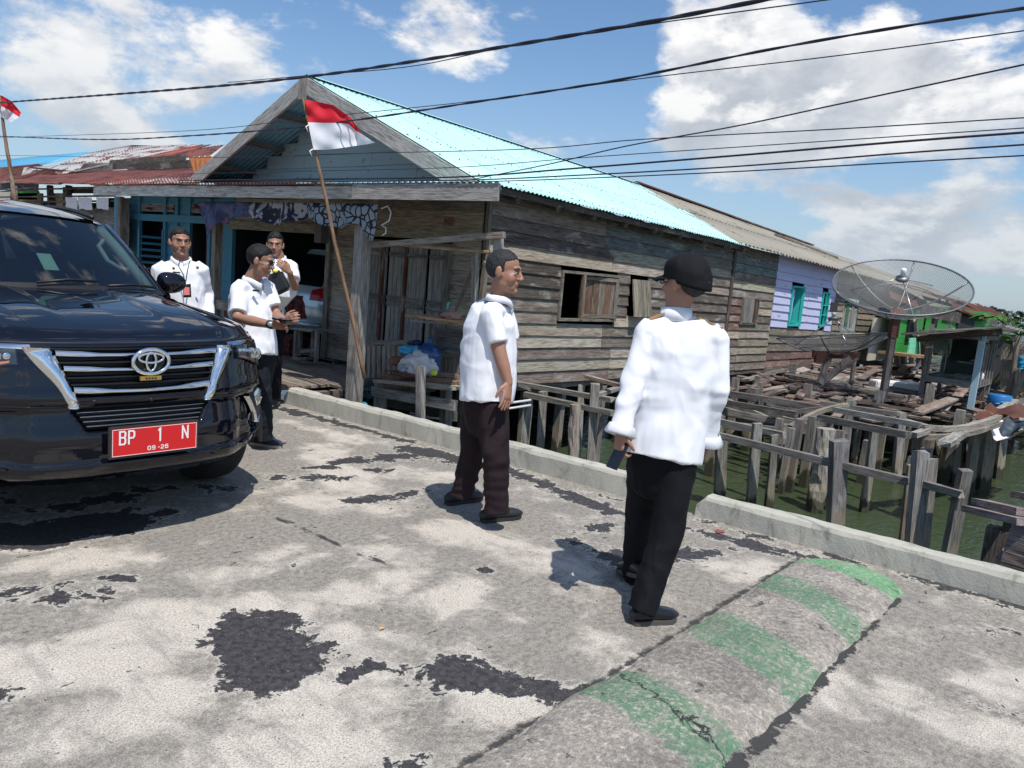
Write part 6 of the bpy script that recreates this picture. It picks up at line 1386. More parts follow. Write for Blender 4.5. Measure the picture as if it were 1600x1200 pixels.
for zc in (.975, .905): bar(zc, .034, CHROME, 'grille_bar', None, .0, .018)
bar(.800, .038, CHROME, 'grille_bar', grille_half(.80)-.005, .004, .025)
for zc in (.940, .868, .836, 1.003): bar(zc, .016, GRILLE, 'grille_slat', None, -.012)
for zc in (.700, .678, .655, .632): bar(zc, .007, plain('dim_chrome_line', (.35, .35, .36), .2, .9, bstr=0) if zc == .700 else bpy.data.materials['dim_chrome_line'], 'intake_bar', .34-(.735-zc)*.55, -.015)
# chrome blades at both sides of the grille and over the headlamps
for s_ in (-1, 1):
    vs_ = []
    n = 14
    for k in range(n+1):
        z = lerp(.725, 1.012, k/n); xi = grille_half(z)-.008; xo = xi+lerp(.052, .108, sstep(.2, 1, k/n))*1.0
        a, b = nsurf(s_*xi, z, .012), nsurf(s_*xo, z, .010); m_ = nsurf(s_*(xi+xo)/2, z, .026); vs_ += [nsurf(s_*xi, z, -.03), a, m_, b, nsurf(s_*xo, z, -.02)]
    fs = [((k*5+j), (k*5+j+1), ((k+1)*5+j+1), ((k+1)*5+j)) for k in range(n) for j in range(4)]+[(0, 1, 2, 3, 4), tuple(reversed([n*5+j for j in range(5)]))]
    cpart('chrome_blade', vs_, fs, CHROME)
    vs_ = []
    for k in range(21):
        x = s_*lerp(grille_half(1.0)+.07, .86, k/20); vs_ += [nsurf(x, 1.004, .004), nsurf(x, 1.022, .006), nsurf(x, 1.028, -.01)]
    cpart('chrome_brow', vs_, [(k*3+j, k*3+j+1, k*3+j+4, k*3+j+3) for k in range(20) for j in range(2)], CHROME)
    # headlamp: dark housing, reflector bowls, clear lens
    hl = put('headlamp', None, None, car, CM @ Matrix.Translation(nsurf(s_*.7, .95)))
    def hp(a, b, out):
        x = lerp(.55, .885, a); zt_ = 1.002; zb_ = lerp(.935, .862, sstep(0, .8, a)) if a < .8 else lerp(.862, .92, (a-.8)/.2); return nsurf(s_*x, lerp(zb_, zt_, b), out)
    vs_, fs = grid_mesh(lambda a, b: hp(a, b, .003), 20, 8); cpart('lamp_housing', vs_, fs, plain('lamp_housing_grey', (.07, .075, .08), .25, .7) if s_ < 0 else bpy.data.materials['lamp_housing_grey'], hl)
    vs_, fs = grid_mesh(lambda a, b: hp(a, b, .020), 20, 8); cpart('lamp_lens', vs_, fs, LENS, hl)
    for k in range(9):
        c = hp(.10+.085*k, .55, .008); lathe('led_cell', [(.0165, -.006), (.018, .0), (.013, .004)], (0, 0, 0), CHROME, hl, 10, CM @ Matrix.Translation(c) @ Matrix.Rotation(math.pi/2, 4, 'X'))
    for k in range(2):
        c = hp(.42+.26*k, .45, .006); lathe('lamp_bowl', [(.034, -.01), (.038, .0), (.030, .004), (.012, -.004)], (0, 0, 0), CHROME, hl, 20, CM @ Matrix.Translation(c) @ Matrix.Rotation(math.pi/2, 4, 'X'))
    cpart('lamp_strip', *tube_curve_mesh([hp(a, .16, .008) for a in (.08, .3, .5, .7)], .008, 6), plain('amber_lamp', (.55, .20, .10), .3) if s_ < 0 else bpy.data.materials['amber_lamp'], hl)
    # fog lamp in its pocket with the chrome tick
    fl_ = put('fog_lamp', None, None, car, CM @ Matrix.Translation(nsurf(s_*.82, .66)))
    c = nsurf(s_*.785, .665, -.02); n_ = Vector((s_*.65, -1, 0)).normalized(); Mq = CM @ Matrix.Translation(c) @ n_.to_track_quat('Z', 'Y').to_matrix().to_4x4()
    lathe('fog_lens', [(.046, -.01), (.048, .012), (.03, .02), (.0, .022)], (0, 0, 0), plain('fog_glass', (.35, .36, .33), .15, .4) if s_ < 0 else bpy.data.materials['fog_glass'], fl_, 20, Mq)
    lathe('fog_ring', [(.05, 0), (.056, .014), (.05, .02)], (0, 0, 0), CHROME, fl_, 20, Mq)
    pts = [(.655, .70), (.68, .665), (.715, .60), (.755, .525), (.79, .515), (.83, .55)]
    vs_ = []
    for k, (x, z) in enumerate(pts): w = (.030, .026, .022, .018, .016, .010)[k]; vs_ += [nsurf(s_*(x-w), z, -.02), nsurf(s_*x, z, .012), nsurf(s_*(x+w), z, -.012)]
    cpart('fog_trim', vs_, [(k*3+j, k*3+j+1, k*3+j+4, k*3+j+3) for k in range(5) for j in range(2)], CHROME, fl_, smooth=False)
    vs_, fs = grid_mesh(lambda a, b: nsurf(s_*lerp(.69, .86, a), lerp(.54, .715, b), .004 if False else -.012), 8, 8); cpart('fog_pocket', vs_, fs, BLKT, fl_)
    cpart('bumper_crease', *tube_curve_mesh([nsurf(s_*x, z, .004) for x, z in ((.36, .735), (.5, .735), (.65, .74), (.80, .752), (.88, .76))], .006, 6), PAINT)
    cpart('bumper_crease', *tube_curve_mesh([nsurf(s_*x, z, .002) for x, z in ((.88, .74), (.90, .62), (.885, .53), (.80, .465), (.6, .44))], .008, 6), PAINT)
# emblem: three interlocking ellipses in a ring
EM = put('emblem', None, None, car, CM @ Matrix.Translation(nsurf(0.015, .945, .03)))
def ell(cx_, cz_, a, b, r, name='emblem_ring'):
    pts = [Vector((.015+cx_+a*math.cos(q), nsurf(0, .945).y-.034-.006*math.cos(q*2)*0, .945+cz_+b*math.sin(q))) for q in [2*math.pi*k/40 for k in range(40)]]; cpart(name, *tube_curve_mesh(pts, r, 8, closed=True), CHROME, EM)
ell(0, 0, .090, .062, .0105, 'emblem_rim'); ell(0, .019, .062, .024, .0065); ell(0, .000, .024, .046, .0065)
cpart('emblem_back', [(.015+.085*math.cos(q), nsurf(0, .945).y-.020, .945+.058*math.sin(q)) for q in [2*math.pi*k/32 for k in range(32)]], [tuple(range(32))], GRILLE, EM, smooth=False)
bd = box('gold_badge', (CX+.01, CY+nsurf(0, .85).y-.022, .862), (.105, .012, .020), plain('gold_badge_metal', (.48, .34, .10), .35, .6, bstr=0), car)
tm = text_mesh('★★★★', .016, .001); put('badge_marks', tm, BLKT, bd, Matrix.Translation((CX+.01, CY+nsurf(0, .85).y-.0295, .862)) @ Matrix.Rotation(math.pi/2, 4, 'X'))
for (x, z) in ((-.25, .755), (.33, .75), (.02, .748)): lathe('parking_sensor', [(.010, -.002), (.010, .002), (.004, .003)], (0, 0, 0), BLKT, car, 12, CM @ Matrix.Translation(nsurf(x, z, .002)) @ Matrix.Rotation(math.pi/2, 4, 'X'))
# red number plate
PLY = CY-.035; pcx, pcz = 1.772, .555
pl_ = put('number_plate', None, None, car, Matrix.Translation((pcx, PLY, pcz)))
box('plate_frame', (pcx, PLY, pcz), (.455, .014, .165), plain('plate_frame_plastic', (.03, .03, .03), .5), pl_, bevel=.004)
box('plate', (pcx, PLY-.009, pcz), (.43, .006, .138), plain('plate_red', (.62, .014, .016), .4, var=.04, bstr=0), pl_)
WHT = plain('plate_white', (.82, .82, .82), .5, var=0, bstr=0)
for k, (x0, x1, z0, z1) in enumerate(((-.213, .213, .0655, .0675), (-.213, .213, -.0675, -.0655), (-.213, -.211, -.0655, .0655), (.211, .213, -.0655, .0655))): box('plate_border', (pcx+(x0+x1)/2, PLY-.0125, pcz+(z0+z1)/2), (x1-x0, .002, z1-z0), WHT, pl_)
def strokes(name, glyphs, sx_, h, w, x0, z0):
    """condensed stencil letters from straight strokes on a 2 x 3 grid"""
    vs_, fs = [], []
    for ch, ox in glyphs:
        for poly in GL[ch]:
            for (a, b), (c, d) in zip(poly, poly[1:]):
                A = Vector((a*sx_, 0, b*h)); B_ = Vector((c*sx_, 0, d*h)); d_ = (B_-A); n = Vector((-d_.z, 0, d_.x)).normalized()*w/2; e = d_.normalized()*w*.42
                k = len(vs_); vs_ += [(x0+ox+p.x, 0, z0+p.z) for p in (A-n-e, B_-n+e, B_+n+e, A+n-e)]; fs.append((k, k+1, k+2, k+3))
    return put(name, mesh_from([(x, PLY-.0132-.00005*(i//4), z) for i, (x, _, z) in enumerate(vs_)], fs), WHT, pl_, Matrix.Translation((pcx, 0, pcz)))
GL = {'B': [[(0, 0), (0, 1)], [(0, 1), (.8, 1), (1, .88), (1, .65), (.8, .53), (0, .53)], [(.8, .53), (1, .4), (1, .12), (.8, 0), (0, 0)]], 'P': [[(0, 0), (0, 1), (.8, 1), (1, .88), (1, .58), (.8, .46), (0, .46)]],
      '1': [[(.1, .85), (.5, 1), (.5, 0)]], 'N': [[(0, 0), (0, 1), (1, 0), (1, 1)]], '0': [[(.2, 0), (0, .15), (0, .85), (.2, 1), (.8, 1), (1, .85), (1, .15), (.8, 0), (.2, 0)]],
      '9': [[(0, 0), (.8, 0), (1, .15), (1, .85), (.8, 1), (.2, 1), (0, .85), (0, .6), (.2, .45), (1, .45)]], '2': [[(0, .85), (.2, 1), (.8, 1), (1, .85), (1, .6), (0, .15), (0, 0), (1, 0)]],
      '6': [[(1, 1), (.2, 1), (0, .85), (0, .15), (.2, 0), (.8, 0), (1, .15), (1, .45), (.8, .58), (0, .58)]], '.': [[(.3, .45), (.7, .45)]]}
strokes('plate_letters', [('B', -.178), ('P', -.135)], .026, .064, .0085, 0, -.008)
strokes('plate_letters', [('1', .012)], .018, .064, .0085, 0, -.008); strokes('plate_letters', [('N', .138)], .028, .064, .0085, 0, -.008)
strokes('plate_date', [('0', -.040), ('9', -.018), ('.', .008), ('2', .026), ('6', .048)], .013, .018, .0042, 0, -.050)

# ============================================================ PALE BLUE HATCHBACK IN THE GARAGE (tail towards the road)
hb = thing('pale_blue_hatchback', 'pale blue hatchback parked nose first in the dark garage', 'car', (9.2, 9.6, .16))
SB = plain('pale_blue_car_paint', (.50, .64, .72), .2, .3, bstr=0); SB.node_tree.nodes['Principled BSDF'].inputs['Coat Weight'].default_value = 1
ye = px(512, 480, 6.95).y; yc = ye+.85; X7 = 6.78
def hcar(nm, v, f, m_, sm=True): return world_mesh(nm, v, f, m_, hb, sm)
def tail(u, v):
    a = abs(u); w = .84*lerp(1, .74, sstep(.50, 1, v)); x = X7+.18*a**3*1.2+sinterp([(0, .10), (.15, 0), (.42, .0), (.52, .05), (1, .62)], v); return (x, yc+u*w, .16+lerp(.22, 1.48, v)-.04*a**3*v)
v, f = grid_mesh(lambda a, b: tail(2*a-1, b), 26, 24); hcar('tailgate', v, f, SB)
v, f = grid_mesh(lambda a, b: tuple(Vector(tail((2*a-1)*.78, lerp(.56, .93, b)))+Vector((-.012, 0, .004))), 16, 8); hcar('rear_window', v, f, plain('dark_glass', (.008, .01, .012), .05, bstr=0))
for s_ in (-1, 1):
    v, f = grid_mesh(lambda a, b: tuple(Vector(tail(s_*lerp(.66, .99, a), lerp(.40, .60, b*(.6+.4*a))))+Vector((-.014, 0, 0))), 8, 6); hcar('tail_lamp', v, f, plain('tail_lamp_red', (.40, .015, .02), .12, bstr=0) if s_ < 0 else bpy.data.materials['tail_lamp_red'])
    v, f = grid_mesh(lambda a, b: (tail(s_, b)[0]+a*3.0, tail(s_, b)[1]+s_*.02*math.sin(a*3), tail(s_, b)[2]-(0 if b < .6 else .35*(b-.6)*sstep(.6, 1, a))), 20, 14); hcar('body_side', v, f, SB)
    lathe('wheel', [(.1, -.09), (.26, -.09), (.29, -.06), (.29, .06), (.26, .09), (.1, .09)], (0, 0, 0), TYRE, hb, 24, Matrix.Translation((X7+.62, yc+s_*.74, .45)) @ Matrix.Rotation(math.pi/2, 4, 'X'))
v, f = grid_mesh(lambda a, b: (X7+.60+2.2*a, yc+(2*b-1)*.62, 1.64+.03*math.sin(a*3.1)), 8, 8); hcar('roof', v, f, SB)
cpx = [tail(u, .1) for u in (-.9, -.5, 0, .5, .9)]; v, f = tube_curve_mesh([Vector(p)+Vector((-.02, 0, 0)) for p in cpx], .05, 6); hcar('bumper', v, f, SB)
# ============================================================ PEOPLE
def skin_mat():
    m, T, b = new_mat('brown_skin'); co = T.n('ShaderNodeTexCoord').outputs['Object']; n = T.noise(co, 14, 4, .6)
    setin(T, b, Base_Color=T.mix(n, (.27, .130, .082), (.39, .205, .140)), Roughness=.48, Subsurface_Weight=.12, Subsurface_Radius=(.02, .008, .004)); bump(T, b, T.noise(co, 160, 3), .12, .002); return m
def hair_mat(name, c, g):
    m, T, b = new_mat(name); co = T.n('ShaderNodeTexCoord').outputs['Object']; n = T.noise(T.scalev(co, (70, 70, 18)), 3, 4, .7)
    setin(T, b, Base_Color=T.mix(T.smooth(n, .45, .62), c, g), Roughness=.6, Specular_IOR_Level=.3); bump(T, b, n, .8, .005); return m
def fabric(name, c, rough=.85, bs=.25, scale=9):
    m, T, b = new_mat(name); co = T.n('ShaderNodeTexCoord').outputs['Object']; n = T.noise(T.scalev(co, (1, 1, .55)), scale, 1.6, .45, .9)
    setin(T, b, Base_Color=T.mix(n, tuple(v*.93 for v in c), tuple(min(.95, v*1.04) for v in c)), Roughness=rough, Specular_IOR_Level=.15); n2 = T.noise(T.scalev(co, (1, 1, .7)), scale*.75, 2.5, .5, 1.6); cr = T.smooth(T.math('ABSOLUTE', T.math('SUBTRACT', n2, .5)), 0, .05); bump(T, b, T.math('ADD', T.math('ADD', n, T.math('MULTIPLY', cr, .0)), T.math('MULTIPLY', T.noise(co, 500, 2), .03)), bs, .05); return m
SKIN = skin_mat(); HAIRB = hair_mat('black_hair', (.005, .0045, .0045), (.016, .015, .015)); HAIRG = hair_mat('greying_hair', (.008, .008, .009), (.050, .050, .054))
SHIRT = fabric('white_shirt_cotton', (.78, .79, .83), .85, .30, 8); BLKTR = fabric('black_trouser_cloth', (.007, .0075, .010), .8, .5); PLUMTR = fabric('dark_plum_trouser_cloth', (.022, .014, .017), .8, .5); NAVYTR = fabric('dark_slate_trouser_cloth', (.012, .015, .020), .8, .5)
SHOEB = plain('black_leather', (.008, .009, .012), .28); SHOEM = plain('matt_black_shoe', (.015, .017, .020), .6); SHOEN = plain('navy_canvas', (.015, .025, .045), .8); SOLEB = plain('black_rubber_sole', (.02, .02, .02), .7); SOLEG = plain('pale_rubber_sole', (.42, .38, .32), .7); SOLED = plain('grey_rubber_sole', (.07, .068, .06), .7)
EYEW = plain('eye_white', (.70, .68, .66), .25, bstr=0, var=0); EYED = plain('eye_dark', (.012, .008, .006), .15, bstr=0, var=0); BUTTON = plain('badge_dark', (.02, .02, .02), .4); LIPS = plain('lip_skin', (.20, .075, .06), .5, bstr=0)
def limb(pts, side=(1, 0, 0), n=16, cap=True, sq=1.0):
    """closed loft; pts = [(centre, ra, rb)], ra along `side`, rb across it"""
    P_ = [(Vector(c), a, b) for c, a, b in pts]
    if cap:
        d0 = (P_[0][0]-P_[1][0]).normalized(); d1 = (P_[-1][0]-P_[-2][0]).normalized()
        h = [(.92, .42), (.70, .74), (.36, .95)]
        r0 = min(P_[0][1], P_[0][2]); r1 = min(P_[-1][1], P_[-1][2])
        P_ = [(P_[0][0]+d0*r0*e, P_[0][1]*k, P_[0][2]*k) for k, e in reversed([(a, b) for a, b in h])]+P_+[(P_[-1][0]+d1*r1*e, P_[-1][1]*k, P_[-1][2]*k) for k, e in h]
    vs_, fs = [], []
    N = len(P_); side = Vector(side)
    for i, (c, a, b) in enumerate(P_):
        t = (P_[min(i+1, N-1)][0]-P_[max(i-1, 0)][0]).normalized(); s = (side-t*side.dot(t)).normalized(); u = t.cross(s)
        for k in range(n):
            q = 2*math.pi*k/n; cx_, sx_ = math.cos(q), math.sin(q)
            if sq != 1: cx_ = math.copysign(abs(cx_)**sq, cx_); sx_ = math.copysign(abs(sx_)**sq, sx_)
            vs_.append(c+s*(a*cx_)+u*(b*sx_))
    for i in range(N-1):
        for k in range(n): k2 = (k+1) % n; fs.append((i*n+k, i*n+k2, (i+1)*n+k2, (i+1)*n+k))
    fs += [tuple(reversed(range(n))), tuple(range((N-1)*n, N*n))]
    return vs_, fs
def ellip(c, r, M=None, n=16):
    bm = bmesh.new(); bmesh.ops.create_uvsphere(bm, u_segments=n, v_segments=n//2+2, radius=1); M = M or Matrix.Identity(3)
    vs_ = [Vector(c)+M @ Vector((v.co.x*r[0], v.co.y*r[1], v.co.z*r[2])) for v in bm.verts]; fs = [tuple(v.index for v in f.verts) for f in bm.faces]; bm.free(); return vs_, fs
def blob(parts, voxel, iters=4):
    vs_, fs = [], []
    for v, f in parts: k = len(vs_); vs_ += v; fs += [tuple(i+k for i in q) for q in f]
    me = mesh_from(vs_, fs, 'blob'); o = bpy.data.objects.new('tmp', me); COL.objects.link(o)
    md = o.modifiers.new('r', 'REMESH'); md.mode = 'VOXEL'; md.voxel_size = voxel; md.adaptivity = 0
    if iters: sm_ = o.modifiers.new('s', 'SMOOTH'); sm_.iterations = iters; sm_.factor = .5
    dg = bpy.context.evaluated_depsgraph_get(); me2 = bpy.data.meshes.new_from_object(o.evaluated_get(dg)); bpy.data.objects.remove(o); bpy.data.meshes.remove(me)
    me2.materials.clear(); me2.polygons.foreach_set('use_smooth', [True]*len(me2.polygons)); return me2
def displace(me, fn):
    co = [v.co.copy() for v in me.vertices]; no = [v.normal.copy() for v in me.vertices]
    for v, c, n in zip(me.vertices, co, no): v.co = c+n*fn(c)
    me.update()
def hand(w, d, n_, th, s=1.0, curl=.35, spread=.0):
    """w wrist, d towards the fingers, n_ direction the palm faces, th thumb side"""
    d, n_ = Vector(d).normalized(), Vector(n_).normalized(); th = (Vector(th)-d*Vector(th).dot(d)).normalized(); n_ = (n_-d*n_.dot(d)-th*n_.dot(th)).normalized(); w = Vector(w)
    parts = [limb([(w-d*.02*s, .028*s, .022*s), (w+d*.01*s, .030*s, .020*s), (w+d*.045*s, .040*s, .016*s), (w+d*.085*s, .041*s, .013*s)], th)]
    for i, (off, L) in enumerate(((.031, .070), (.0105, .078), (-.0105, .072), (-.031, .058))):
        p = w+d*.080*s+th*off*s; pts = [(w+d*.05*s+th*off*.8*s, .009*s, .009*s), (p, .0095*s, .0095*s)]; a = curl*.35*(1+.15*i); dd = (d+th*off*spread*8).normalized()
        for k, l in enumerate((.45, .32, .23)):
            v = dd*math.cos(a)+n_*math.sin(a); p = p+v*L*l*s; r = (.0085, .0078, .0066)[k]*s; pts.append((p, r, r)); a += curl*(1.0 if k == 0 else .8)
        parts.append(limb(pts, th, 10))
    p0 = w+d*.02*s+th*.022*s; p1 = p0+(d*.6+th*.7+n_*.25).normalized()*.035*s; p2 = p1+(d*.9+th*.25+n_*(.3+curl*.4)).normalized()*.032*s; p3 = p2+(d*.95-th*.05+n_*(.3+curl*.6)).normalized()*.024*s
    parts.append(limb([(p0, .014*s, .014*s), (p1, .0115*s, .0115*s), (p2, .010*s, .010*s), (p3, .008*s, .008*s)], n_, 10)); return parts
def head_frame(c, fwd_deg, pitch=0.0, roll=0.0):
    a = math.radians(fwd_deg); f = Vector((math.cos(a)*math.cos(pitch), math.sin(a)*math.cos(pitch), math.sin(pitch))); r = Vector((math.sin(a), -math.cos(a), 0)); u = r.cross(f)
    if roll: r, u = r*math.cos(roll)+u*math.sin(roll), u*math.cos(roll)-r*math.sin(roll)
    return Matrix(((r.x, f.x, u.x, c.x), (r.y, f.y, u.y, c.y), (r.z, f.z, u.z, c.z), (0, 0, 0, 1)))
def head_parts(HM, s=1.0, fat=1.0):
    M3 = HM.to_3x3(); P = lambda x, y, z: HM @ Vector((x*s, y*s, z*s)); E = lambda c, r: ellip(P(*c), tuple(q*s for q in r), M3, 20)
    X = M3 @ Vector((1, 0, 0))
    L = [E((0, -.014, .034), (.074*fat**.5, .094, .086)), E((0, .022, -.022), (.064*fat, .064, .082)), E((0, .034, -.076), (.050*fat, .050, .038)), E((0, .076, .026), (.048, .016, .012)), E((0, .072, -.097), (.022, .019, .017))]
    for q in (-1, 1):
        L += [E((q*.036*fat, .050, -.030), (.027, .030, .036)), E((q*.036*fat, .014, -.052), (.026, .044, .044)), E((q*.078*fat**.5, -.008, -.004), (.009, .019, .031)), E((q*.074*fat**.5, .000, -.014), (.012, .012, .020)), E((q*.0125, .100, -.030), (.0095, .010, .008)), E((q*.033, .074, -.002), (.018, .010, .006))]
    L += [limb([(P(0, .078, .022), .008*s, .008*s), (P(0, .096, -.010), .010*s, .011*s), (P(0, .107, -.026), .0125*s, .010*s)], X, 12), E((0, .082, -.0525), (.022, .011, .0055)), E((0, .080, -.0625), (.019, .012, .0065)), E((0, .068, -.058), (.034, .019, .028))]
    return L
def shell(HM, s, c, r, inside, mat, name, parent, out=1.06, inn=.90, seed=0.0, amp=.03, nu=72, nv=48):
    """hair: the skull's ellipsoid, lifted where there is hair and sunk under the skin where there is none"""
    vs_, fs = [], []
    for j in range(nv+1):
        ph = math.pi*j/nv
        for i in range(nu):
            th = 2*math.pi*i/nu; d = Vector((math.sin(ph)*math.cos(th), math.sin(ph)*math.sin(th), math.cos(ph))); p0 = Vector((c[0]+r[0]*d.x, c[1]+r[1]*d.y, c[2]+r[2]*d.z))
            m = inside(p0)+.011*noise.noise(p0*90+Vector((seed, 0, 0))); k = lerp(inn, lerp(1.012, out, sstep(0, .05, m))+amp*noise.noise(p0*28+Vector((seed, 3, 1)))+amp*.6*noise.noise(p0*70+Vector((seed, 9, 1))), sstep(-.010, .010, m)); p = Vector((c[0]+r[0]*d.x*k, c[1]+r[1]*d.y*k, c[2]+r[2]*d.z*k)); vs_.append(HM @ (p*s))
    fs = [(j*nu+i, (j+1)*nu+i, (j+1)*nu+(i+1) % nu, j*nu+(i+1) % nu) for j in range(nv) for i in range(nu)]
    return world_mesh(name, vs_, fs, mat, parent, True)
def hairline(front=.068, nape=-.060, temple=.03):
    tab = [(-.12, nape), (-.06, nape+.006), (-.028, -.035), (-.012, .012), (.006, -.010), (.016, -.006), (.024, temple), (.055, temple+.018), (.075, front), (.12, front+.01)]
    return lambda p: p.z-interp(tab, p.y)
def face_bits(HM, s, t, mat_brow, glasses=None, look=0.0):
    M3 = HM.to_3x3()
    for q in (-1, 1):
        v, f = ellip(HM @ (Vector((q*.032, .0725, .0075))*s), (.0115*s, .0105*s, .0056*s), M3, 14); e = world_mesh('eye', v, f, EYEW, t, True)
        v, f = ellip(HM @ (Vector((q*.032+look*.004, .0800, .0078))*s), (.0056*s, .0040*s, .0054*s), M3, 10); world_mesh('iris', v, f, EYED, e, True)
        v, f = limb([(HM @ (Vector((q*.014, .0905, .024))*s), .002*s, .003*s), (HM @ (Vector((q*.034, .0875, .030))*s), .0022*s, .0034*s), (HM @ (Vector((q*.052, .073, .025))*s), .002*s, .002*s)], M3 @ Vector((0, 1, 0)), 8); world_mesh('eyebrow', v, f, mat_brow, t, True)
        v, f = limb([(HM @ (Vector((q*.020, .0815, .0115))*s), .0014*s, .0016*s), (HM @ (Vector((q*.033, .0835, .0138))*s), .0016*s, .0018*s), (HM @ (Vector((q*.045, .0765, .0105))*s), .0014*s, .0015*s)], M3 @ Vector((0, 1, 0)), 8); world_mesh('eyelid', v, f, EYED, t, True)
    v, f = limb([(HM @ (Vector((-.022, .080, -.058))*s), .0014*s, .0012*s), (HM @ (Vector((0, .0915, -.0575))*s), .0022*s, .0014*s), (HM @ (Vector((.022, .080, -.058))*s), .0014*s, .0012*s)], M3 @ Vector((0, 1, 0)), 8); world_mesh('mouth_line', v, f, LIPS, t, True)
def collar(t, NM, s, r=(.072, .078), h=.038, mat=None, stand=False, drop=.030):
    """shirt collar: a stand band and, unless stand, a leaf folded outwards; NM frame at the neck base, y forward"""
    n = 40; vs_, rows = [], ([(0, 0), (-.004, h)] if stand else [(0, -.004), (-.004, h), (.001, h+.002), (.007, h-.010), (.014, h-drop-.006)])
    a0 = .10 if stand else .16
    for k in range(n+1):
        a = math.pi/2+lerp(a0, 2*math.pi-a0, k/n); fr = max(0, math.sin(a))
        for q, (o_, z) in enumerate(rows): vs_.append(NM @ (Vector(((r[0]+o_)*math.cos(a), (r[1]+o_)*math.sin(a)+.006, z-.030*fr**2-(.022*fr**3 if q >= 4 else 0)))*s))
    m_ = len(rows); fs = [(k*m_+j, k*m_+j+1, (k+1)*m_+j+1, (k+1)*m_+j) for k in range(n) for j in range(m_-1)]
    o = world_mesh('collar', vs_, fs, mat or SHIRT, t, True); md = o.modifiers.new('s', 'SOLIDIFY'); md.thickness = .0022
def shoe(t, heel, toe, s, up, mat, solemat, lift=0.0, name='shoe'):
    """heel and toe: ground points; up: tilt of the sole"""
    heel, toe = Vector(heel), Vector(toe); d = (toe-heel).normalized(); L = (toe-heel).length; side = d.cross(Vector(up)).normalized(); u = side.cross(d)
    prof = [(.04, .026, .030, .036), (.12, .034, .036, .052), (.30, .036, .040, .060), (.48, .038, .036, .052), (.66, .046, .029, .036), (.82, .046, .025, .030), (.94, .034, .021, .026), (1.0, .018, .016, .022)]
    v, f = limb([(heel+d*L*a+u*(c+.012)*s, w*s, c*s*1.0) for a, w, c, h in [(p[0], p[1], p[2] if False else min(p[2], .05), p[3]) for p in prof]], side, 18, True, .85)
    sh = world_mesh(name, v, f, mat, t, True)
    vs_, k = [], 0
    out = [(0, .018), (.03, .032), (.15, .039), (.35, .037), (.5, .040), (.68, .049), (.85, .046), (.95, .033), (1.02, .012)]
    ring = [(heel+d*L*a-side*w*s) for a, w in out]+[(heel+d*L*a+side*w*s) for a, w in reversed(out)]
    n = len(ring); vs_ = [p+u*z for z in (.001, .022*s) for p in ring]; fs = [tuple(reversed(range(n))), tuple(range(n, 2*n))]+[(i, (i+1) % n, n+(i+1) % n, n+i) for i in range(n)]
    world_mesh('sole', vs_, fs, solemat, sh); return sh
def fwd(deg): return Vector((math.cos(math.radians(deg)), math.sin(math.radians(deg)), 0))
def rgt(deg): return Vector((math.sin(math.radians(deg)), -math.cos(math.radians(deg)), 0))
def folds(seed, amp, f1=7, f2=3.2, hz=0.0, zones=()):
    def fn(p):
        w = Vector((noise.noise(p*3+Vector((seed, 0, 0))), noise.noise(p*3+Vector((0, seed, 5))), 0))
        q = Vector((p.x*f1+w.x*1.2, p.y*f1+w.y*1.2, p.z*f2+w.x)); a = amp*(1-abs(noise.noise(q+Vector((seed*7, 0, 0))))*4)*.6+amp*.6*noise.noise(q*2.1)
        for (c, r, am, fz) in zones:
            d = (p-c).length/r
            if d < 1: a += am*(1-d*d)*noise.noise(Vector((p.x*8+seed, p.y*8, p.z*fz+w.x*2)))
        return a
    return fn
def trousers(t, hipL, hipR, kneeL, kneeR, ankL, ankR, H_, mat, s, waist_c, wa, wb, thigh=.098, knee=.075, hem=.076, seed=1.0, amp=.005):
    F_ = H_; R0 = rgt(H_)
    up_ = Vector((0, 0, 1))
    parts = [limb([(waist_c+up_*.06, wa*.96, wb*.95), (waist_c, wa, wb), ((hipL+hipR)/2-up_*.02, wa*1.0, wb*1.0), ((hipL+hipR)/2-up_*.10, wa*.86, wb*.86)], R0)]
    for hp_, kn, an in ((hipL, kneeL, ankL), (hipR, kneeR, ankR)):
        m1 = hp_.lerp(kn, .5); m2 = kn.lerp(an, .5); parts.append(limb([(hp_, thigh*.98*s, thigh*1.02*s), (m1, thigh*.86*s, thigh*.90*s), (kn, knee*.90*s, knee*.96*s), (m2, knee*.86*s, knee*.92*s), (an+(m2-an)*.12, hem*.82*s, hem*.94*s), (an-(m2-an).normalized()*.030*s, hem*.84*s, hem*1.04*s)], R0, 18, False))
    me = blob(parts, .008, 2)
    z_ = [(kneeL, .22, amp*2.2, 15), (kneeR, .22, amp*2.2, 15), (ankL, .20, amp*3.0, 24), (ankR, .20, amp*3.0, 24), ((hipL+hipR)/2, .22, amp*2.2, 10)]
    displace(me, folds(seed, amp, 6, 4, 0, z_)); return put('trousers', me, mat, t)
def torso(rings, H_, sq=.92, hem=True):
    rings = [(Vector(c), a, b) for c, a, b in rings]
    if hem and rings[0][0].z < rings[-1][0].z: return limb(rings, rgt(H_), 28, False, sq)
    return limb(rings, rgt(H_), 28, True, sq)
def yoke(a, n_, b, r=.062):
    m1, m2 = a.lerp(n_, .5), n_.lerp(b, .5); dz = Vector((0, 0, 1)); n2 = n_-dz*.045
    return limb([(a, r, r*1.05), (a.lerp(n2, .5)+dz*.006, r*.86, r*1.1), (n2, r*.95, r*1.15), (n2.lerp(b, .5)+dz*.006, r*.86, r*1.1), (b, r, r*1.05)], dz, 18)
def button(t, p, n_, r, mat, name='button'):
    M = Matrix.Translation(p) @ Vector(n_).normalized().to_track_quat('Z', 'Y').to_matrix().to_4x4(); return lathe(name, [(r, -.002), (r, .002), (r*.5, .003)], (0, 0, 0), mat, t, 12, M)

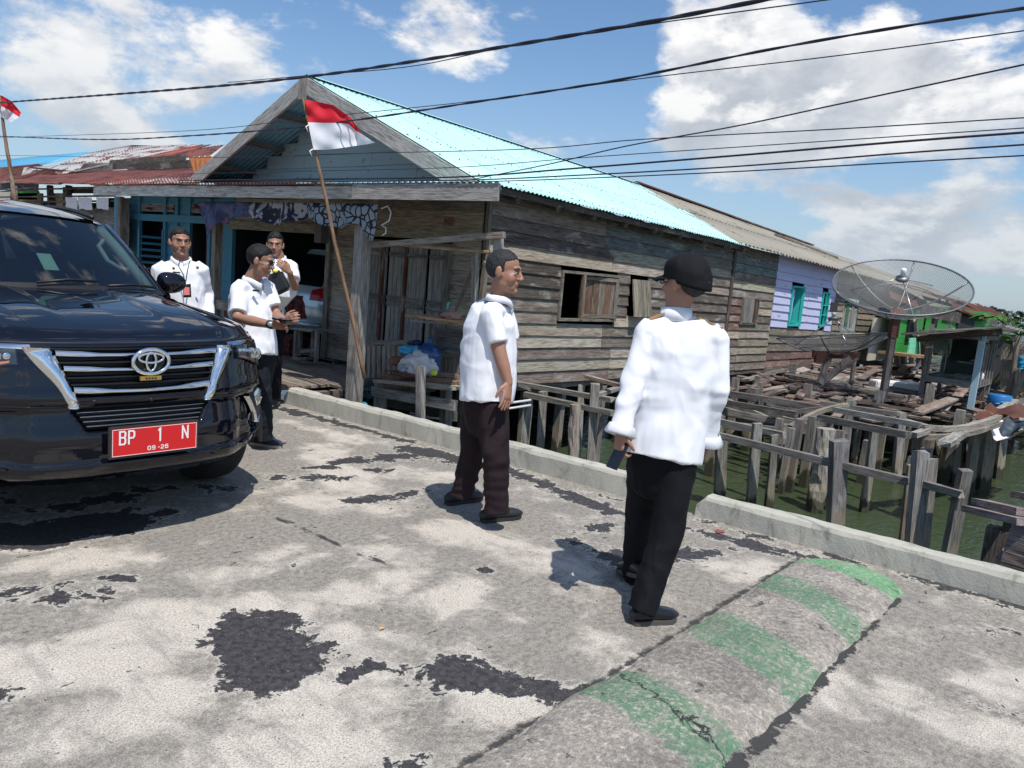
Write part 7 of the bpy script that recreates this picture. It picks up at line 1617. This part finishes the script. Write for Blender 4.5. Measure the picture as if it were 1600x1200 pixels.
# ---------- 1: man in black cap, seen from behind
H = 42; D0 = 3.60
t = thing('person', 'man in black cap and white long sleeved uniform shirt seen from behind, holding a phone', 'person', tuple(pz(1012, 962)))
q = lambda x, y, D=D0: pd(x, y, D)
hc = q(1071, 442, 3.545); nb_ = q(1057, 494, 3.575); shL, shR = q(1015, 519, 3.57), q(1117, 530, 3.56)
elL, elR, wrL, wrR = q(989, 600, 3.52), q(1121, 610, 3.56), q(970, 672, 3.50), q(1103, 682, 3.66)
hipL, hipR, knL, knR, anL, anR = q(1010, 712, 3.70), q(1058, 722, 3.62), q(1000, 810, 3.86), q(1043, 832, 3.60), q(992, 893, 4.02), q(1004, 945, 3.56)
HMc = head_frame(hc, 82, -.04, .0)
body = head_parts(HMc, 1.09)+[limb([(hc-Vector((0, 0, .03)), .054, .060), (nb_+Vector((0, 0, .04)), .056, .060), (nb_-Vector((0, 0, .07)), .058, .055)], rgt(H)), torso([(nb_-Vector((0, 0, .10)), .11, .055), (q(1052, 640, 3.62), .13, .08), ((hipL+hipR)/2, .14, .09)], H)]
for a, b, c in ((shL, elL, wrL), (shR, elR, wrR)): body.append(limb([(a, .036, .036), (b, .038, .038), (c, .026, .030)], fwd(H)))
for a, b, c in ((hipL, knL, anL), (hipR, knR, anR)): body.append(limb([(a, .07, .07), (b, .05, .05), (c, .035, .035)], fwd(H)))
dL = (q(963, 720, 3.50)-wrL).normalized(); body += hand(wrL, q(966, 715, 3.49)-wrL, CR*.9-FW*.2, FW*-.7+CR*.3, 1.0, .95)
body += hand(wrR, q(1092, 720, 3.68)-wrR, -CR*.9+FW*.2, FW*.6-CR*.3, 1.0, .55)
put('body', blob(body, .005, 3), SKIN, t)
up_ = Vector((0, 0, 1))
rings = [(q(1035, 716, 3.62), .187, .130), (q(1040, 690, 3.62), .186, .130), (q(1046, 640, 3.61), .180, .122), (q(1053, 590, 3.60), .184, .125), (q(1059, 550, 3.59), .196, .125), (q(1062, 522, 3.58), .190, .105), (q(1060, 503, 3.575), .125, .080)]
sp = [torso(rings, H), yoke(shL, nb_, shR)]
for a, b, c, sd in ((shL, elL, wrL, 1), (shR, elR, wrR, -1)):
    sp.append(limb([(a+(nb_-a)*.25, .062, .075), (a-up_*.02, .062, .074), (a.lerp(b, .5), .053, .062), (b, .050, .057), (b.lerp(c, .6), .045, .051), (c.lerp(b, .10), .048, .054)], fwd(H), 18, False))
me = blob(sp, .008, 3); displace(me, folds(2.3, .0055, 6, 2.6, 0, [(elL, .20, .012, 18), (elR, .20, .012, 18), (shL-up_*.09, .14, .008, 10), (shR-up_*.09, .14, .008, 10), (q(1046, 690, 3.5), .22, .006, 8)])); put('shirt', me, SHIRT, t)
NMc = head_frame(nb_-up_*.030, H+3, -.12); collar(t, NMc, 1.0, (.074, .078), .066, None, True)
for c, el_, sd in ((wrL, elL, 1), (wrR, elR, -1)):      # turned back, flaring cuffs
    ax_ = (c-el_).normalized(); s1 = (FW-ax_*FW.dot(ax_)).normalized(); s2 = ax_.cross(s1); vs_ = []
    for k in range(25):
        a = 2*math.pi*k/24; fl = 1+.35*max(0, math.cos(a-(0.6 if sd > 0 else 2.2)))+.25*max(0, math.cos(a-3.7))
        for (o_, r_) in ((-.036, .050), (.0, .054), (.038, .056*fl), (.030, .066*fl), (-.012, .060)): vs_.append(c+ax_*(o_-.012)+(s1*math.cos(a)+s2*math.sin(a))*r_)
    o = world_mesh('cuff', vs_, [(k*5+j, (k+1)*5+j, (k+1)*5+j+1, k*5+j+1) for k in range(24) for j in range(4)], SHIRT, t, True)
ep = fabric('epaulette_brown', (.32, .20, .11))
for a, sd in ((shL, -1), (shR, 1)):
    p0 = nb_.lerp(a, .50)+up_*.052; p1 = nb_.lerp(a, 1.14)+up_*.064; M = frame(p0, p1, up_); put('epaulette', plank_mesh((p1-p0).length, .05, .008, 0, 1), ep, t, M)
trousers(t, hipL, hipR, knL, knR, anL, anR, H, BLKTR, 1.0, q(1035, 690, 3.64), .165, .12, .098, .082, .082, 4.0, .004)
g0 = pz(986, 975, .0); g1 = pz(1054, 968, .0); shoe(t, g0, g1, 1.0, up_, SHOEB, SOLED)
h0 = q(985, 880, 4.02); g2 = pz(984, 912, .0)+fwd(H)*.0; g3 = g2+fwd(H+8)*.15+up_*.0; shoe(t, g3-fwd(H+8)*.30+up_*.09, g3, 1.0, up_+fwd(H)*.35, SHOEB, SOLED)
# cap: panelled crown, brim towards the face, back strap opening
vs_ = []
def capdome(HM, s):
    c, r = (0, -.010, .040), (.088, .108, .086); nu, nv = 64, 26; V = []
    for j in range(nv+1):
        ph = (math.pi/2+.22)*j/nv
        for i in range(nu):
            th = 2*math.pi*i/nu; k = 1-.012*abs(math.sin(th*3))**8*math.sin(ph); low = (.014 if math.sin(th) > 0 else -.030*abs(math.sin(th))) ; z = c[2]+r[2]*math.cos(ph)*k; 
            if ph > math.pi/2: z = c[2]-(ph-math.pi/2)*.20
            V.append(HM @ (Vector((c[0]+r[0]*math.sin(min(ph, math.pi/2))*math.cos(th)*k, c[1]+r[1]*math.sin(min(ph, math.pi/2))*math.sin(th)*k, z+(low if ph > 1.2 else low*(ph/1.2)**3)))*s))
    return V, [(j*nu+i, (j+1)*nu+i, (j+1)*nu+(i+1) % nu, j*nu+(i+1) % nu) for j in range(nv) for i in range(nu)]
CAPM = fabric('black_cap_cloth', (.010, .010, .012), .8, .3)
cp_ = put('cap', None, None, t, HMc); v, f = capdome(HMc, 1.10); o = world_mesh('crown', v, f, CAPM, cp_, True); o.modifiers.new('s', 'SOLIDIFY').thickness = .003
v, f = grid_mesh(lambda a, b: tuple(HMc @ (1.09*Vector(((2*a-1)*.078*(1-.25*b*b*abs(2*a-1)), .062+.03*(1-(2*a-1)**2)+.078*b*(1-.45*(2*a-1)**2), .036-.02*b-.018*(2*a-1)**2)))), 14, 6); o = world_mesh('brim', v, f, CAPM, cp_, True); o.modifiers.new('s', 'SOLIDIFY').thickness = .004
v, f = limb([(HMc @ Vector((-.03, -.121, .004)), .006, .003), (HMc @ Vector((0, -.128, .003)), .007, .003), (HMc @ Vector((.03, -.121, .004)), .006, .003)], up_, 8); world_mesh('strap', v, f, BLACKPL, cp_, True)
lathe('top_button', [(.007, 0), (.007, .004), (.003, .006)], (0, 0, 0), CAPM, cp_, 10, HMc @ Matrix.Translation((0, -.01, .148)))
shell(HMc, 1.09, (0, -.014, .030), (.075, .095, .092), (lambda p, h=hairline(.3, -.092, .3): min(h(p), .022-p.z)), HAIRG, 'hair', t, 1.07, .92, 3.0, .03)
face_bits(HMc, 1.09, t, HAIRB)
def specs(t, HM, s, dark, mat):
    g = put('glasses', None, None, t, HM)
    for q_ in (-1, 1):
        pts = [HM @ (Vector((q_*.034+.024*math.cos(a), .097-.006*math.cos(a)*q_, .010+.017*math.sin(a)))*s) for a in [2*math.pi*k/20 for k in range(20)]]; v, f = tube_curve_mesh(pts, .0022*s, 6, closed=True); world_mesh('rim', v, f, BLACKPL, g, True)
        world_mesh('lens', pts, [tuple(range(20))], mat, g)
        v, f = tube_curve_mesh([HM @ (Vector((q_*.058, .095, .014))*s), HM @ (Vector((q_*.074, .080, .015))*s), HM @ (Vector((q_*.084, .0, .012))*s), HM @ (Vector((q_*.082, -.015, .0))*s)], .0024*s, 6); world_mesh('temple', v, f, BLACKPL, g, True)
    v, f = tube_curve_mesh([HM @ (Vector((-.011, .100, .014))*s), HM @ (Vector((.011, .100, .014))*s)], .002*s, 6); world_mesh('bridge', v, f, BLACKPL, g, True)
specs(t, HMc, 1.09, False, PANE)
pc = q(967, 709, 3.475); pa = q(957, 728, 3.47); pb = q(976, 690, 3.485)
o = put('phone', plank_mesh((pb-pa).length*1.25, .072, .010, 0, 1), plain('phone_black', (.01, .01, .014), .12, bstr=0), None, frame(pa+(pa-pb)*.1, pb, FW*.5+CR*.9)); tag(o, 'black smartphone held in the left hand of the man in the cap', 'phone')
v, f = limb([(wrR+Vector((0, 0, .0)), .034, .031), (wrR+(wrR-elR).normalized()*.012, .034, .031)], fwd(H)); o = world_mesh('wristwatch', v, f, METAL, t, True)

# ---------- 2: standing man in short sleeves, head turned to the right
H = -22; D0 = 4.68
t = thing('person', 'grey haired man in untucked white short sleeved shirt and dark plum trousers, standing alone', 'person', tuple(pz(752, 795)))
hc = q(788, 425, 4.55); nb_ = q(779, 472, 4.60); q2 = lambda x, y, D=4.66: pd(x, y, D)
shR, shL = q2(768, 493, 4.48), q2(786, 489, 4.80); elR, wrR = q2(782, 556, 4.46), q2(794, 598, 4.46); elL, wrL = q2(800, 552, 4.86), q2(798, 600, 4.80)
hipR, hipL, knR, knL, anR, anL = q2(768, 632, 4.60), q2(748, 628, 4.76), q2(775, 716, 4.58), q2(737, 705, 4.82), q2(776, 793, 4.63), q2(724, 768, 4.88)
HMm = head_frame(hc, -66, -.05, .0)
body = head_parts(HMm, 1.08, 1.06)+[limb([(hc-up_*.03, .056, .062), (nb_+up_*.04, .058, .062), (nb_-up_*.07, .06, .055)], rgt(H)), torso([(nb_-up_*.10, .11, .055), (q2(762, 590), .14, .10), ((hipL+hipR)/2, .14, .10)], H)]
body += [limb([(shR, .040, .040), (shR.lerp(elR, .5), .046, .046), (elR, .041, .043), (elR.lerp(wrR, .35), .040, .042), (wrR, .027, .031)], CR), limb([(shL, .038, .038), (elL, .04, .04), (wrL, .028, .03)], CR)]
body += hand(wrR, q2(790, 640, 4.42)-wrR, -CR*.3+FW*.9, -CR*.2+FW*-.3, 1.06, .22, .5)+hand(wrL, q2(797, 640, 4.78)-wrL, -CR*.9, FW*.5, 1.0, .4)
for a, b, c in ((hipL, knL, anL), (hipR, knR, anR)): body.append(limb([(a, .07, .07), (b, .05, .05), (c, .035, .035)], fwd(H)))
put('body', blob(body, .005, 3), SKIN, t)
rings = [(q2(760, 628), .185, .158), (q2(761, 612), .187, .162), (q2(763, 580), .186, .165), (q2(763, 545), .190, .158), (q2(764, 515), .196, .145), (q2(770, 492, 4.63), .188, .118), (q2(776, 479, 4.61), .120, .085)]
sp = [torso(rings, H), yoke(shL, nb_, shR), limb([(shR+(nb_-shR)*.3, .068, .072), (shR, .068, .072), (shR.lerp(elR, .35), .063, .068), (shR.lerp(elR, .68), .062, .070)], CR, 18, False), limb([(shL+(nb_-shL)*.3, .066, .07), (shL, .07, .074), (shL.lerp(elL, .66), .066, .074)], CR, 18, False)]
me = blob(sp, .008, 3); displace(me, folds(5.1, .0065, 6, 3, 0, [(q2(745, 570, 4.6), .26, .011, 9), (q2(770, 600, 4.5), .2, .007, 14), (shR.lerp(elR, .3), .13, .007, 14)])); put('shirt', me, SHIRT, t)
collar(t, head_frame(nb_+up_*.0, H-6, -.10), 1.0, (.074, .080), .036)
trousers(t, hipL, hipR, knL, knR, anL, anR, H, PLUMTR, 1.0, q2(759, 606), .165, .135, .105, .083, .080, 9.0, .0055)
shoe(t, pz(752, 816), pz(812, 808), 1.04, up_, SHOEM, SOLEB); shoe(t, pz(697, 789), pz(752, 780), 1.04, up_, SHOEM, SOLEB)
shell(HMm, 1.08, (0, -.014, .034), (.076, .095, .087), hairline(.078, -.060, .050), HAIRG, 'hair', t, 1.04, .92, 6.0, .03)
face_bits(HMm, 1.08, t, HAIRB, None, -.6)

# ---------- 3: man with sunglasses by the car
H = -58; t = thing('person', 'man in sunglasses and white short sleeved shirt, holding a phone beside the SUV', 'person', tuple(pz(412, 692)))
q3 = lambda x, y, D=5.98: pd(x, y, D)
hc = q3(407, 408, 5.88); nb_ = q3(395, 440, 5.92); shR, shL = q3(375, 452, 5.84), q3(416, 450, 6.06); elR, wrR = q3(372, 497, 5.72), q3(427, 508, 5.58); elL, wrL = q3(432, 492, 6.05), q3(446, 502, 5.75)
hipR, hipL, knR, knL, anR, anL = q3(398, 560, 5.98), q3(412, 560, 6.10), q3(408, 622, 6.0), q3(402, 622, 6.16), q3(410, 682, 6.05), q3(394, 668, 6.28)
HM3 = head_frame(hc, -48, -.16, .0)
body = head_parts(HM3, 1.0, 1.06)+[limb([(hc-up_*.03, .056, .062), (nb_+up_*.03, .058, .062), (nb_-up_*.07, .06, .055)], rgt(H)), torso([(nb_-up_*.10, .11, .055), (q3(392, 530), .14, .10), ((hipL+hipR)/2, .14, .10)], H)]
body += [limb([(shR, .038, .038), (elR, .042, .044), (elR.lerp(wrR, .4), .040, .040), (wrR, .027, .030)], up_), limb([(shL, .038, .038), (elL, .04, .04), (wrL, .028, .03)], up_)]
body += hand(wrR, q3(447, 508, 5.55)-wrR, -up_+FW*.4, FW*-.4+up_*.5, 1.05, .75)+hand(wrL, q3(455, 498, 5.7)-wrL, up_*.3+FW, -FW*.2+up_, 1.0, .8)
for a, b, c in ((hipL, knL, anL), (hipR, knR, anR)): body.append(limb([(a, .07, .07), (b, .05, .05), (c, .035, .035)], fwd(H)))
put('body', blob(body, .0055, 3), SKIN, t)
rings = [(q3(402, 556), .180, .142), (q3(401, 540), .182, .146), (q3(396, 512), .184, .152), (q3(391, 486), .192, .148), (q3(390, 464), .196, .130), (q3(392, 450, 5.94), .180, .11), (q3(394, 444, 5.93), .12, .085)]
sp = [torso(rings, H), yoke(shL, nb_, shR), limb([(shR+(nb_-shR)*.3, .07, .072), (shR, .068, .072), (shR.lerp(elR, .4), .066, .072), (shR.lerp(elR, .86), .068, .076)], CR, 18, False), limb([(shL+(nb_-shL)*.3, .066, .07), (shL, .07, .074), (shL.lerp(elL, .7), .068, .076)], CR, 18, False)]
me = blob(sp, .009, 3); displace(me, folds(8.4, .0065, 6, 3, 0, [(q3(385, 520, 5.85), .26, .010, 10), (shR.lerp(elR, .5), .15, .008, 14)])); put('shirt', me, SHIRT, t)
collar(t, head_frame(nb_-up_*.004, H-4, -.14), 1.0, (.074, .080), .034)
trousers(t, hipL, hipR, knL, knR, anL, anR, H, NAVYTR, 1.0, q3(403, 548, 6.0), .16, .125, .102, .088, .082, 12.0, .005)
shoe(t, pz(392, 694), pz(439, 700), 1.0, up_, SHOEN, SOLEG); shoe(t, pz(376, 684), pz(418, 688), 1.0, up_, SHOEN, SOLEG)
shell(HM3, .98, (0, -.014, .036), (.077, .097, .090), hairline(.070, -.055, .040), HAIRB, 'hair', t, 1.07, .92, 9.0, .07)
face_bits(HM3, .98, t, HAIRB); specs(t, HM3, .98, True, plain('dark_lens', (.01, .008, .01), .08, bstr=0))
v, f = limb([(wrR.lerp(elR, .04), .033, .035), (wrR.lerp(elR, .09), .033, .035)], up_); wt_ = world_mesh('wristwatch', v, f, BLACKPL, t, True); button(wt_, wrR.lerp(elR, .06)-FW*.036, -FW, .020, METAL, 'watch_face')
bp = q3(400, 454, 5.80); box('name_badge', tuple(bp), (.045, .02, .014), BUTTON, t, None, math.radians(H))
pa, pb = q3(430, 497, 5.55), q3(452, 501, 5.50); o = put('phone', plank_mesh((pb-pa).length, .075, .012, 0, 1), bpy.data.materials['phone_black'], None, frame(pa, pb, up_)); tag(o, 'dark phone held out flat by the man in sunglasses', 'phone')

# ---------- 4: man with a lanyard behind the bonnet
H = -118; t = thing('person', 'man with a red identity card on a lanyard, standing behind the SUV bonnet', 'person', tuple(px(290, 640, 3.15)*1) if False else (3.16, 6.33, 0))
q4 = lambda x, y, D=6.38: pd(x, y, D)
hc = q4(281, 379, 6.32); nb_ = q4(283, 407, 6.36); shR, shL = q4(251, 422, 6.34), q4(313, 423, 6.40); elR, wrR = q4(243, 470, 6.40), q4(250, 512, 6.30); elL, wrL = q4(321, 462, 6.50), q4(326, 500, 6.40)
gx = lambda o_: Vector((3.16, 6.33, 0))+rgt(H)*o_
hipR, hipL = gx(.10)+up_*.90, gx(-.10)+up_*.90; knR, knL, anR, anL = gx(.12)+up_*.48, gx(-.12)+up_*.48, gx(.13)+up_*.09, gx(-.13)+up_*.09
HM4 = head_frame(hc, -100, .02, .0)
body = head_parts(HM4, 1.0, 1.08)+[limb([(hc-up_*.03, .058, .062), (nb_+up_*.03, .060, .062), (nb_-up_*.07, .06, .055)], rgt(H)), torso([(nb_-up_*.10, .11, .055), (gx(0)+up_*1.1, .15, .10), ((hipL+hipR)/2, .14, .10)], H)]
for a, b, c in ((shL, elL, wrL), (shR, elR, wrR)): body.append(limb([(a, .036, .036), (b, .038, .038), (c, .026, .030)], fwd(H)))
body += hand(wrR, -up_+fwd(H)*.2, -rgt(H), fwd(H), 1.0, .4)+hand(wrL, -up_+fwd(H)*.2, rgt(H), fwd(H), 1.0, .4)
for a, b, c in ((hipL, knL, anL), (hipR, knR, anR)): body.append(limb([(a, .07, .07), (b, .05, .05), (c, .035, .035)], fwd(H)))
put('body', blob(body, .0055, 3), SKIN, t)
rings = [(gx(0)+up_*.80, .195, .15), (gx(0)+up_*1.0, .195, .155), (q4(282, 480), .192, .15), (q4(282, 450), .198, .14), (q4(282, 428), .200, .125), (q4(283, 416), .165, .10), (q4(283, 410), .11, .08)]
sp = [torso(rings, H), yoke(shL, nb_, shR)]
for a, b, c in ((shL, elL, wrL), (shR, elR, wrR)): sp.append(limb([(a+(nb_-a)*.3, .066, .07), (a, .070, .074), (a.lerp(b, .5), .062, .066), (b, .058, .062), (c.lerp(b, .15), .052, .056), (c, .056, .060)], fwd(H), 18, False))
me = blob(sp, .009, 3); displace(me, folds(3.7, .0055, 6, 3, 0, [(q4(283, 460, 6.2), .25, .007, 9), (elL, .2, .010, 16)])); put('shirt', me, SHIRT, t)
collar(t, head_frame(nb_-up_*.004, H+3, -.10), 1.0, (.074, .080), .034)
trousers(t, hipL, hipR, knL, knR, anL, anR, H, BLKTR, 1.0, gx(0)+up_*.97, .165, .125, .1, .08, .08, 2.0, .004)
for o_ in (-.13, .13): g = gx(o_); shoe(t, g-fwd(H)*.08, g+fwd(H)*.19, 1.0, up_, SHOEB, SOLEB)
shell(HM4, 1.0, (0, -.014, .036), (.077, .096, .088), hairline(.072, -.055, .042), HAIRB, 'hair', t, 1.06, .92, 15.0, .06); face_bits(HM4, 1.0, t, HAIRB, None, .6)
ny = fwd(H)
def on_front(x, y, o_=.0): p = pd(x, y, 6.10); return p+FW*o_
o = tube('lanyard', [on_front(272, 405, .10), on_front(274, 414, .06), on_front(282, 428, .055), on_front(285, 440, .05), on_front(287, 412, .05)][:4], .004, BLACKPL, t, 6); tube('lanyard', [on_front(290, 405, .08), on_front(289, 420, .05), on_front(286, 440, .05)], .004, BLACKPL, t, 6)
cd = put('identity_card', plank_mesh(.105, .062, .006, 0, 1), BLACKPL, t, frame(on_front(288, 443, .045), on_front(289, 462, .045), -FW)); 
put('card_face', plank_mesh(.062, .045, .004, 0, 1), plain('card_pink_red', (.75, .22, .22), .5), cd, frame(on_front(288.4, 448, .037), on_front(288.8, 459, .037), -FW))
box('name_tag', tuple(on_front(271, 424, .055)), (.055, .012, .012), BUTTON, t, None, math.radians(H+90)); button(t, on_front(267, 418, .05), -FW, .012, plain('bronze_pin', (.15, .12, .05), .4), 'pin_badge'); button(t, on_front(303, 416, .07), -FW, .012, bpy.data.materials['bronze_pin'], 'pin_badge')

# ---------- 5: man behind with a black bag at his chest
H = -128; t = thing('person', 'young man in white shirt with a black bag slung at his chest, before the garage', 'person', (4.23, 6.80, 0))
q5 = lambda x, y, D=7.40: pd(x, y, D)
hc = q5(430, 383, 7.36); nb_ = q5(435, 404, 7.40); shR, shL = q5(413, 414, 7.40), q5(455, 417, 7.42); elL, wrL = q5(461, 449, 7.30), q5(452, 425, 7.12); elR, wrR = q5(412, 450, 7.42), q5(420, 480, 7.30)
B5 = Vector((4.25, 6.82, 0)); gx = lambda o_: B5+rgt(H)*o_
hipR, hipL = gx(.09)+up_*.92, gx(-.09)+up_*.92; knR, knL, anR, anL = gx(.10)+up_*.49, gx(-.10)+up_*.49, gx(.11)+up_*.09, gx(-.11)+up_*.09
HM5 = head_frame(hc, -128, -.04, .0)
body = head_parts(HM5, .98, 1.0)+[limb([(hc-up_*.03, .052, .058), (nb_+up_*.03, .054, .058), (nb_-up_*.07, .056, .052)], rgt(H)), torso([(nb_-up_*.10, .10, .05), (gx(0)+up_*1.1, .13, .09), ((hipL+hipR)/2, .13, .09)], H)]
for a, b, c in ((shL, elL, wrL), (shR, elR, wrR)): body.append(limb([(a, .035, .035), (b, .036, .038), (c, .025, .028)], CR))
body += hand(wrL, q5(440, 413, 7.06)-wrL, FW, up_, 1.0, .5)+hand(wrR, -up_, -rgt(H), fwd(H), 1.0, .5)
for a, b, c in ((hipL, knL, anL), (hipR, knR, anR)): body.append(limb([(a, .07, .07), (b, .05, .05), (c, .035, .035)], fwd(H)))
put('body', blob(body, .0055, 3), SKIN, t)
rings = [(gx(0)+up_*.86, .17, .12), (gx(0)+up_*1.05, .168, .12), (q5(436, 450), .175, .125), (q5(435, 425), .180, .115), (q5(435, 413), .150, .09), (q5(435, 408), .10, .075)]
sp = [torso(rings, H), yoke(shL, nb_, shR), limb([(shL+(nb_-shL)*.3, .06, .066), (shL, .064, .07), (shL.lerp(elL, .65), .064, .072)], CR, 18, False), limb([(shR+(nb_-shR)*.3, .06, .066), (shR, .064, .07), (shR.lerp(elR, .65), .064, .072)], CR, 18, False)]
me = blob(sp, .009, 3); displace(me, folds(6.6, .005, 6, 3)); put('shirt', me, SHIRT, t); collar(t, head_frame(nb_-up_*.004, H, -.10), 1.0, (.068, .074), .032)
trousers(t, hipL, hipR, knL, knR, anL, anR, H, BLKTR, 1.0, gx(0)+up_*.98, .150, .11, .09, .075, .075, 3.0, .004)
for o_ in (-.11, .11): g = gx(o_); shoe(t, g-fwd(H)*.08, g+fwd(H)*.18, 1.0, up_, SHOEB, SOLEB)
shell(HM5, .98, (0, -.014, .038), (.074, .094, .090), hairline(.070, -.050, .040), HAIRB, 'hair', t, 1.055, .92, 21.0, .06); face_bits(HM5, .98, t, HAIRB)
a, b = q5(429, 428, 7.10), q5(443, 456, 7.10); bg_ = thing('shoulder_bag', 'small black bag with a yellow toggle hanging at the young man\'s chest', 'bag', tuple(b)); me = bpy.data.meshes.new('bag'); bm = bmesh.new(); bmesh.ops.create_cube(bm, size=1)
for v in bm.verts: v.co = Vector((v.co.x*.20, v.co.y*.15, v.co.z*.08))
bmesh.ops.bevel(bm, geom=bm.edges[:], offset=.022, segments=3, affect='EDGES'); bm.to_mesh(me); bm.free(); put('bag_body', me, BLACKPL, bg_, frame(a, b, -FW) @ Matrix.Translation((.09, 0, 0)))
tube('bag_strap', [q5(420, 408, 7.26), q5(425, 420, 7.16), a], .010, BLACKPL, bg_, 6); lathe('yellow_toggle', [(.018, -.012), (.024, 0), (.016, .016)], tuple(q5(430, 424, 7.04)), plain('yellow_plastic', (.75, .60, .03), .4), bg_, 12)
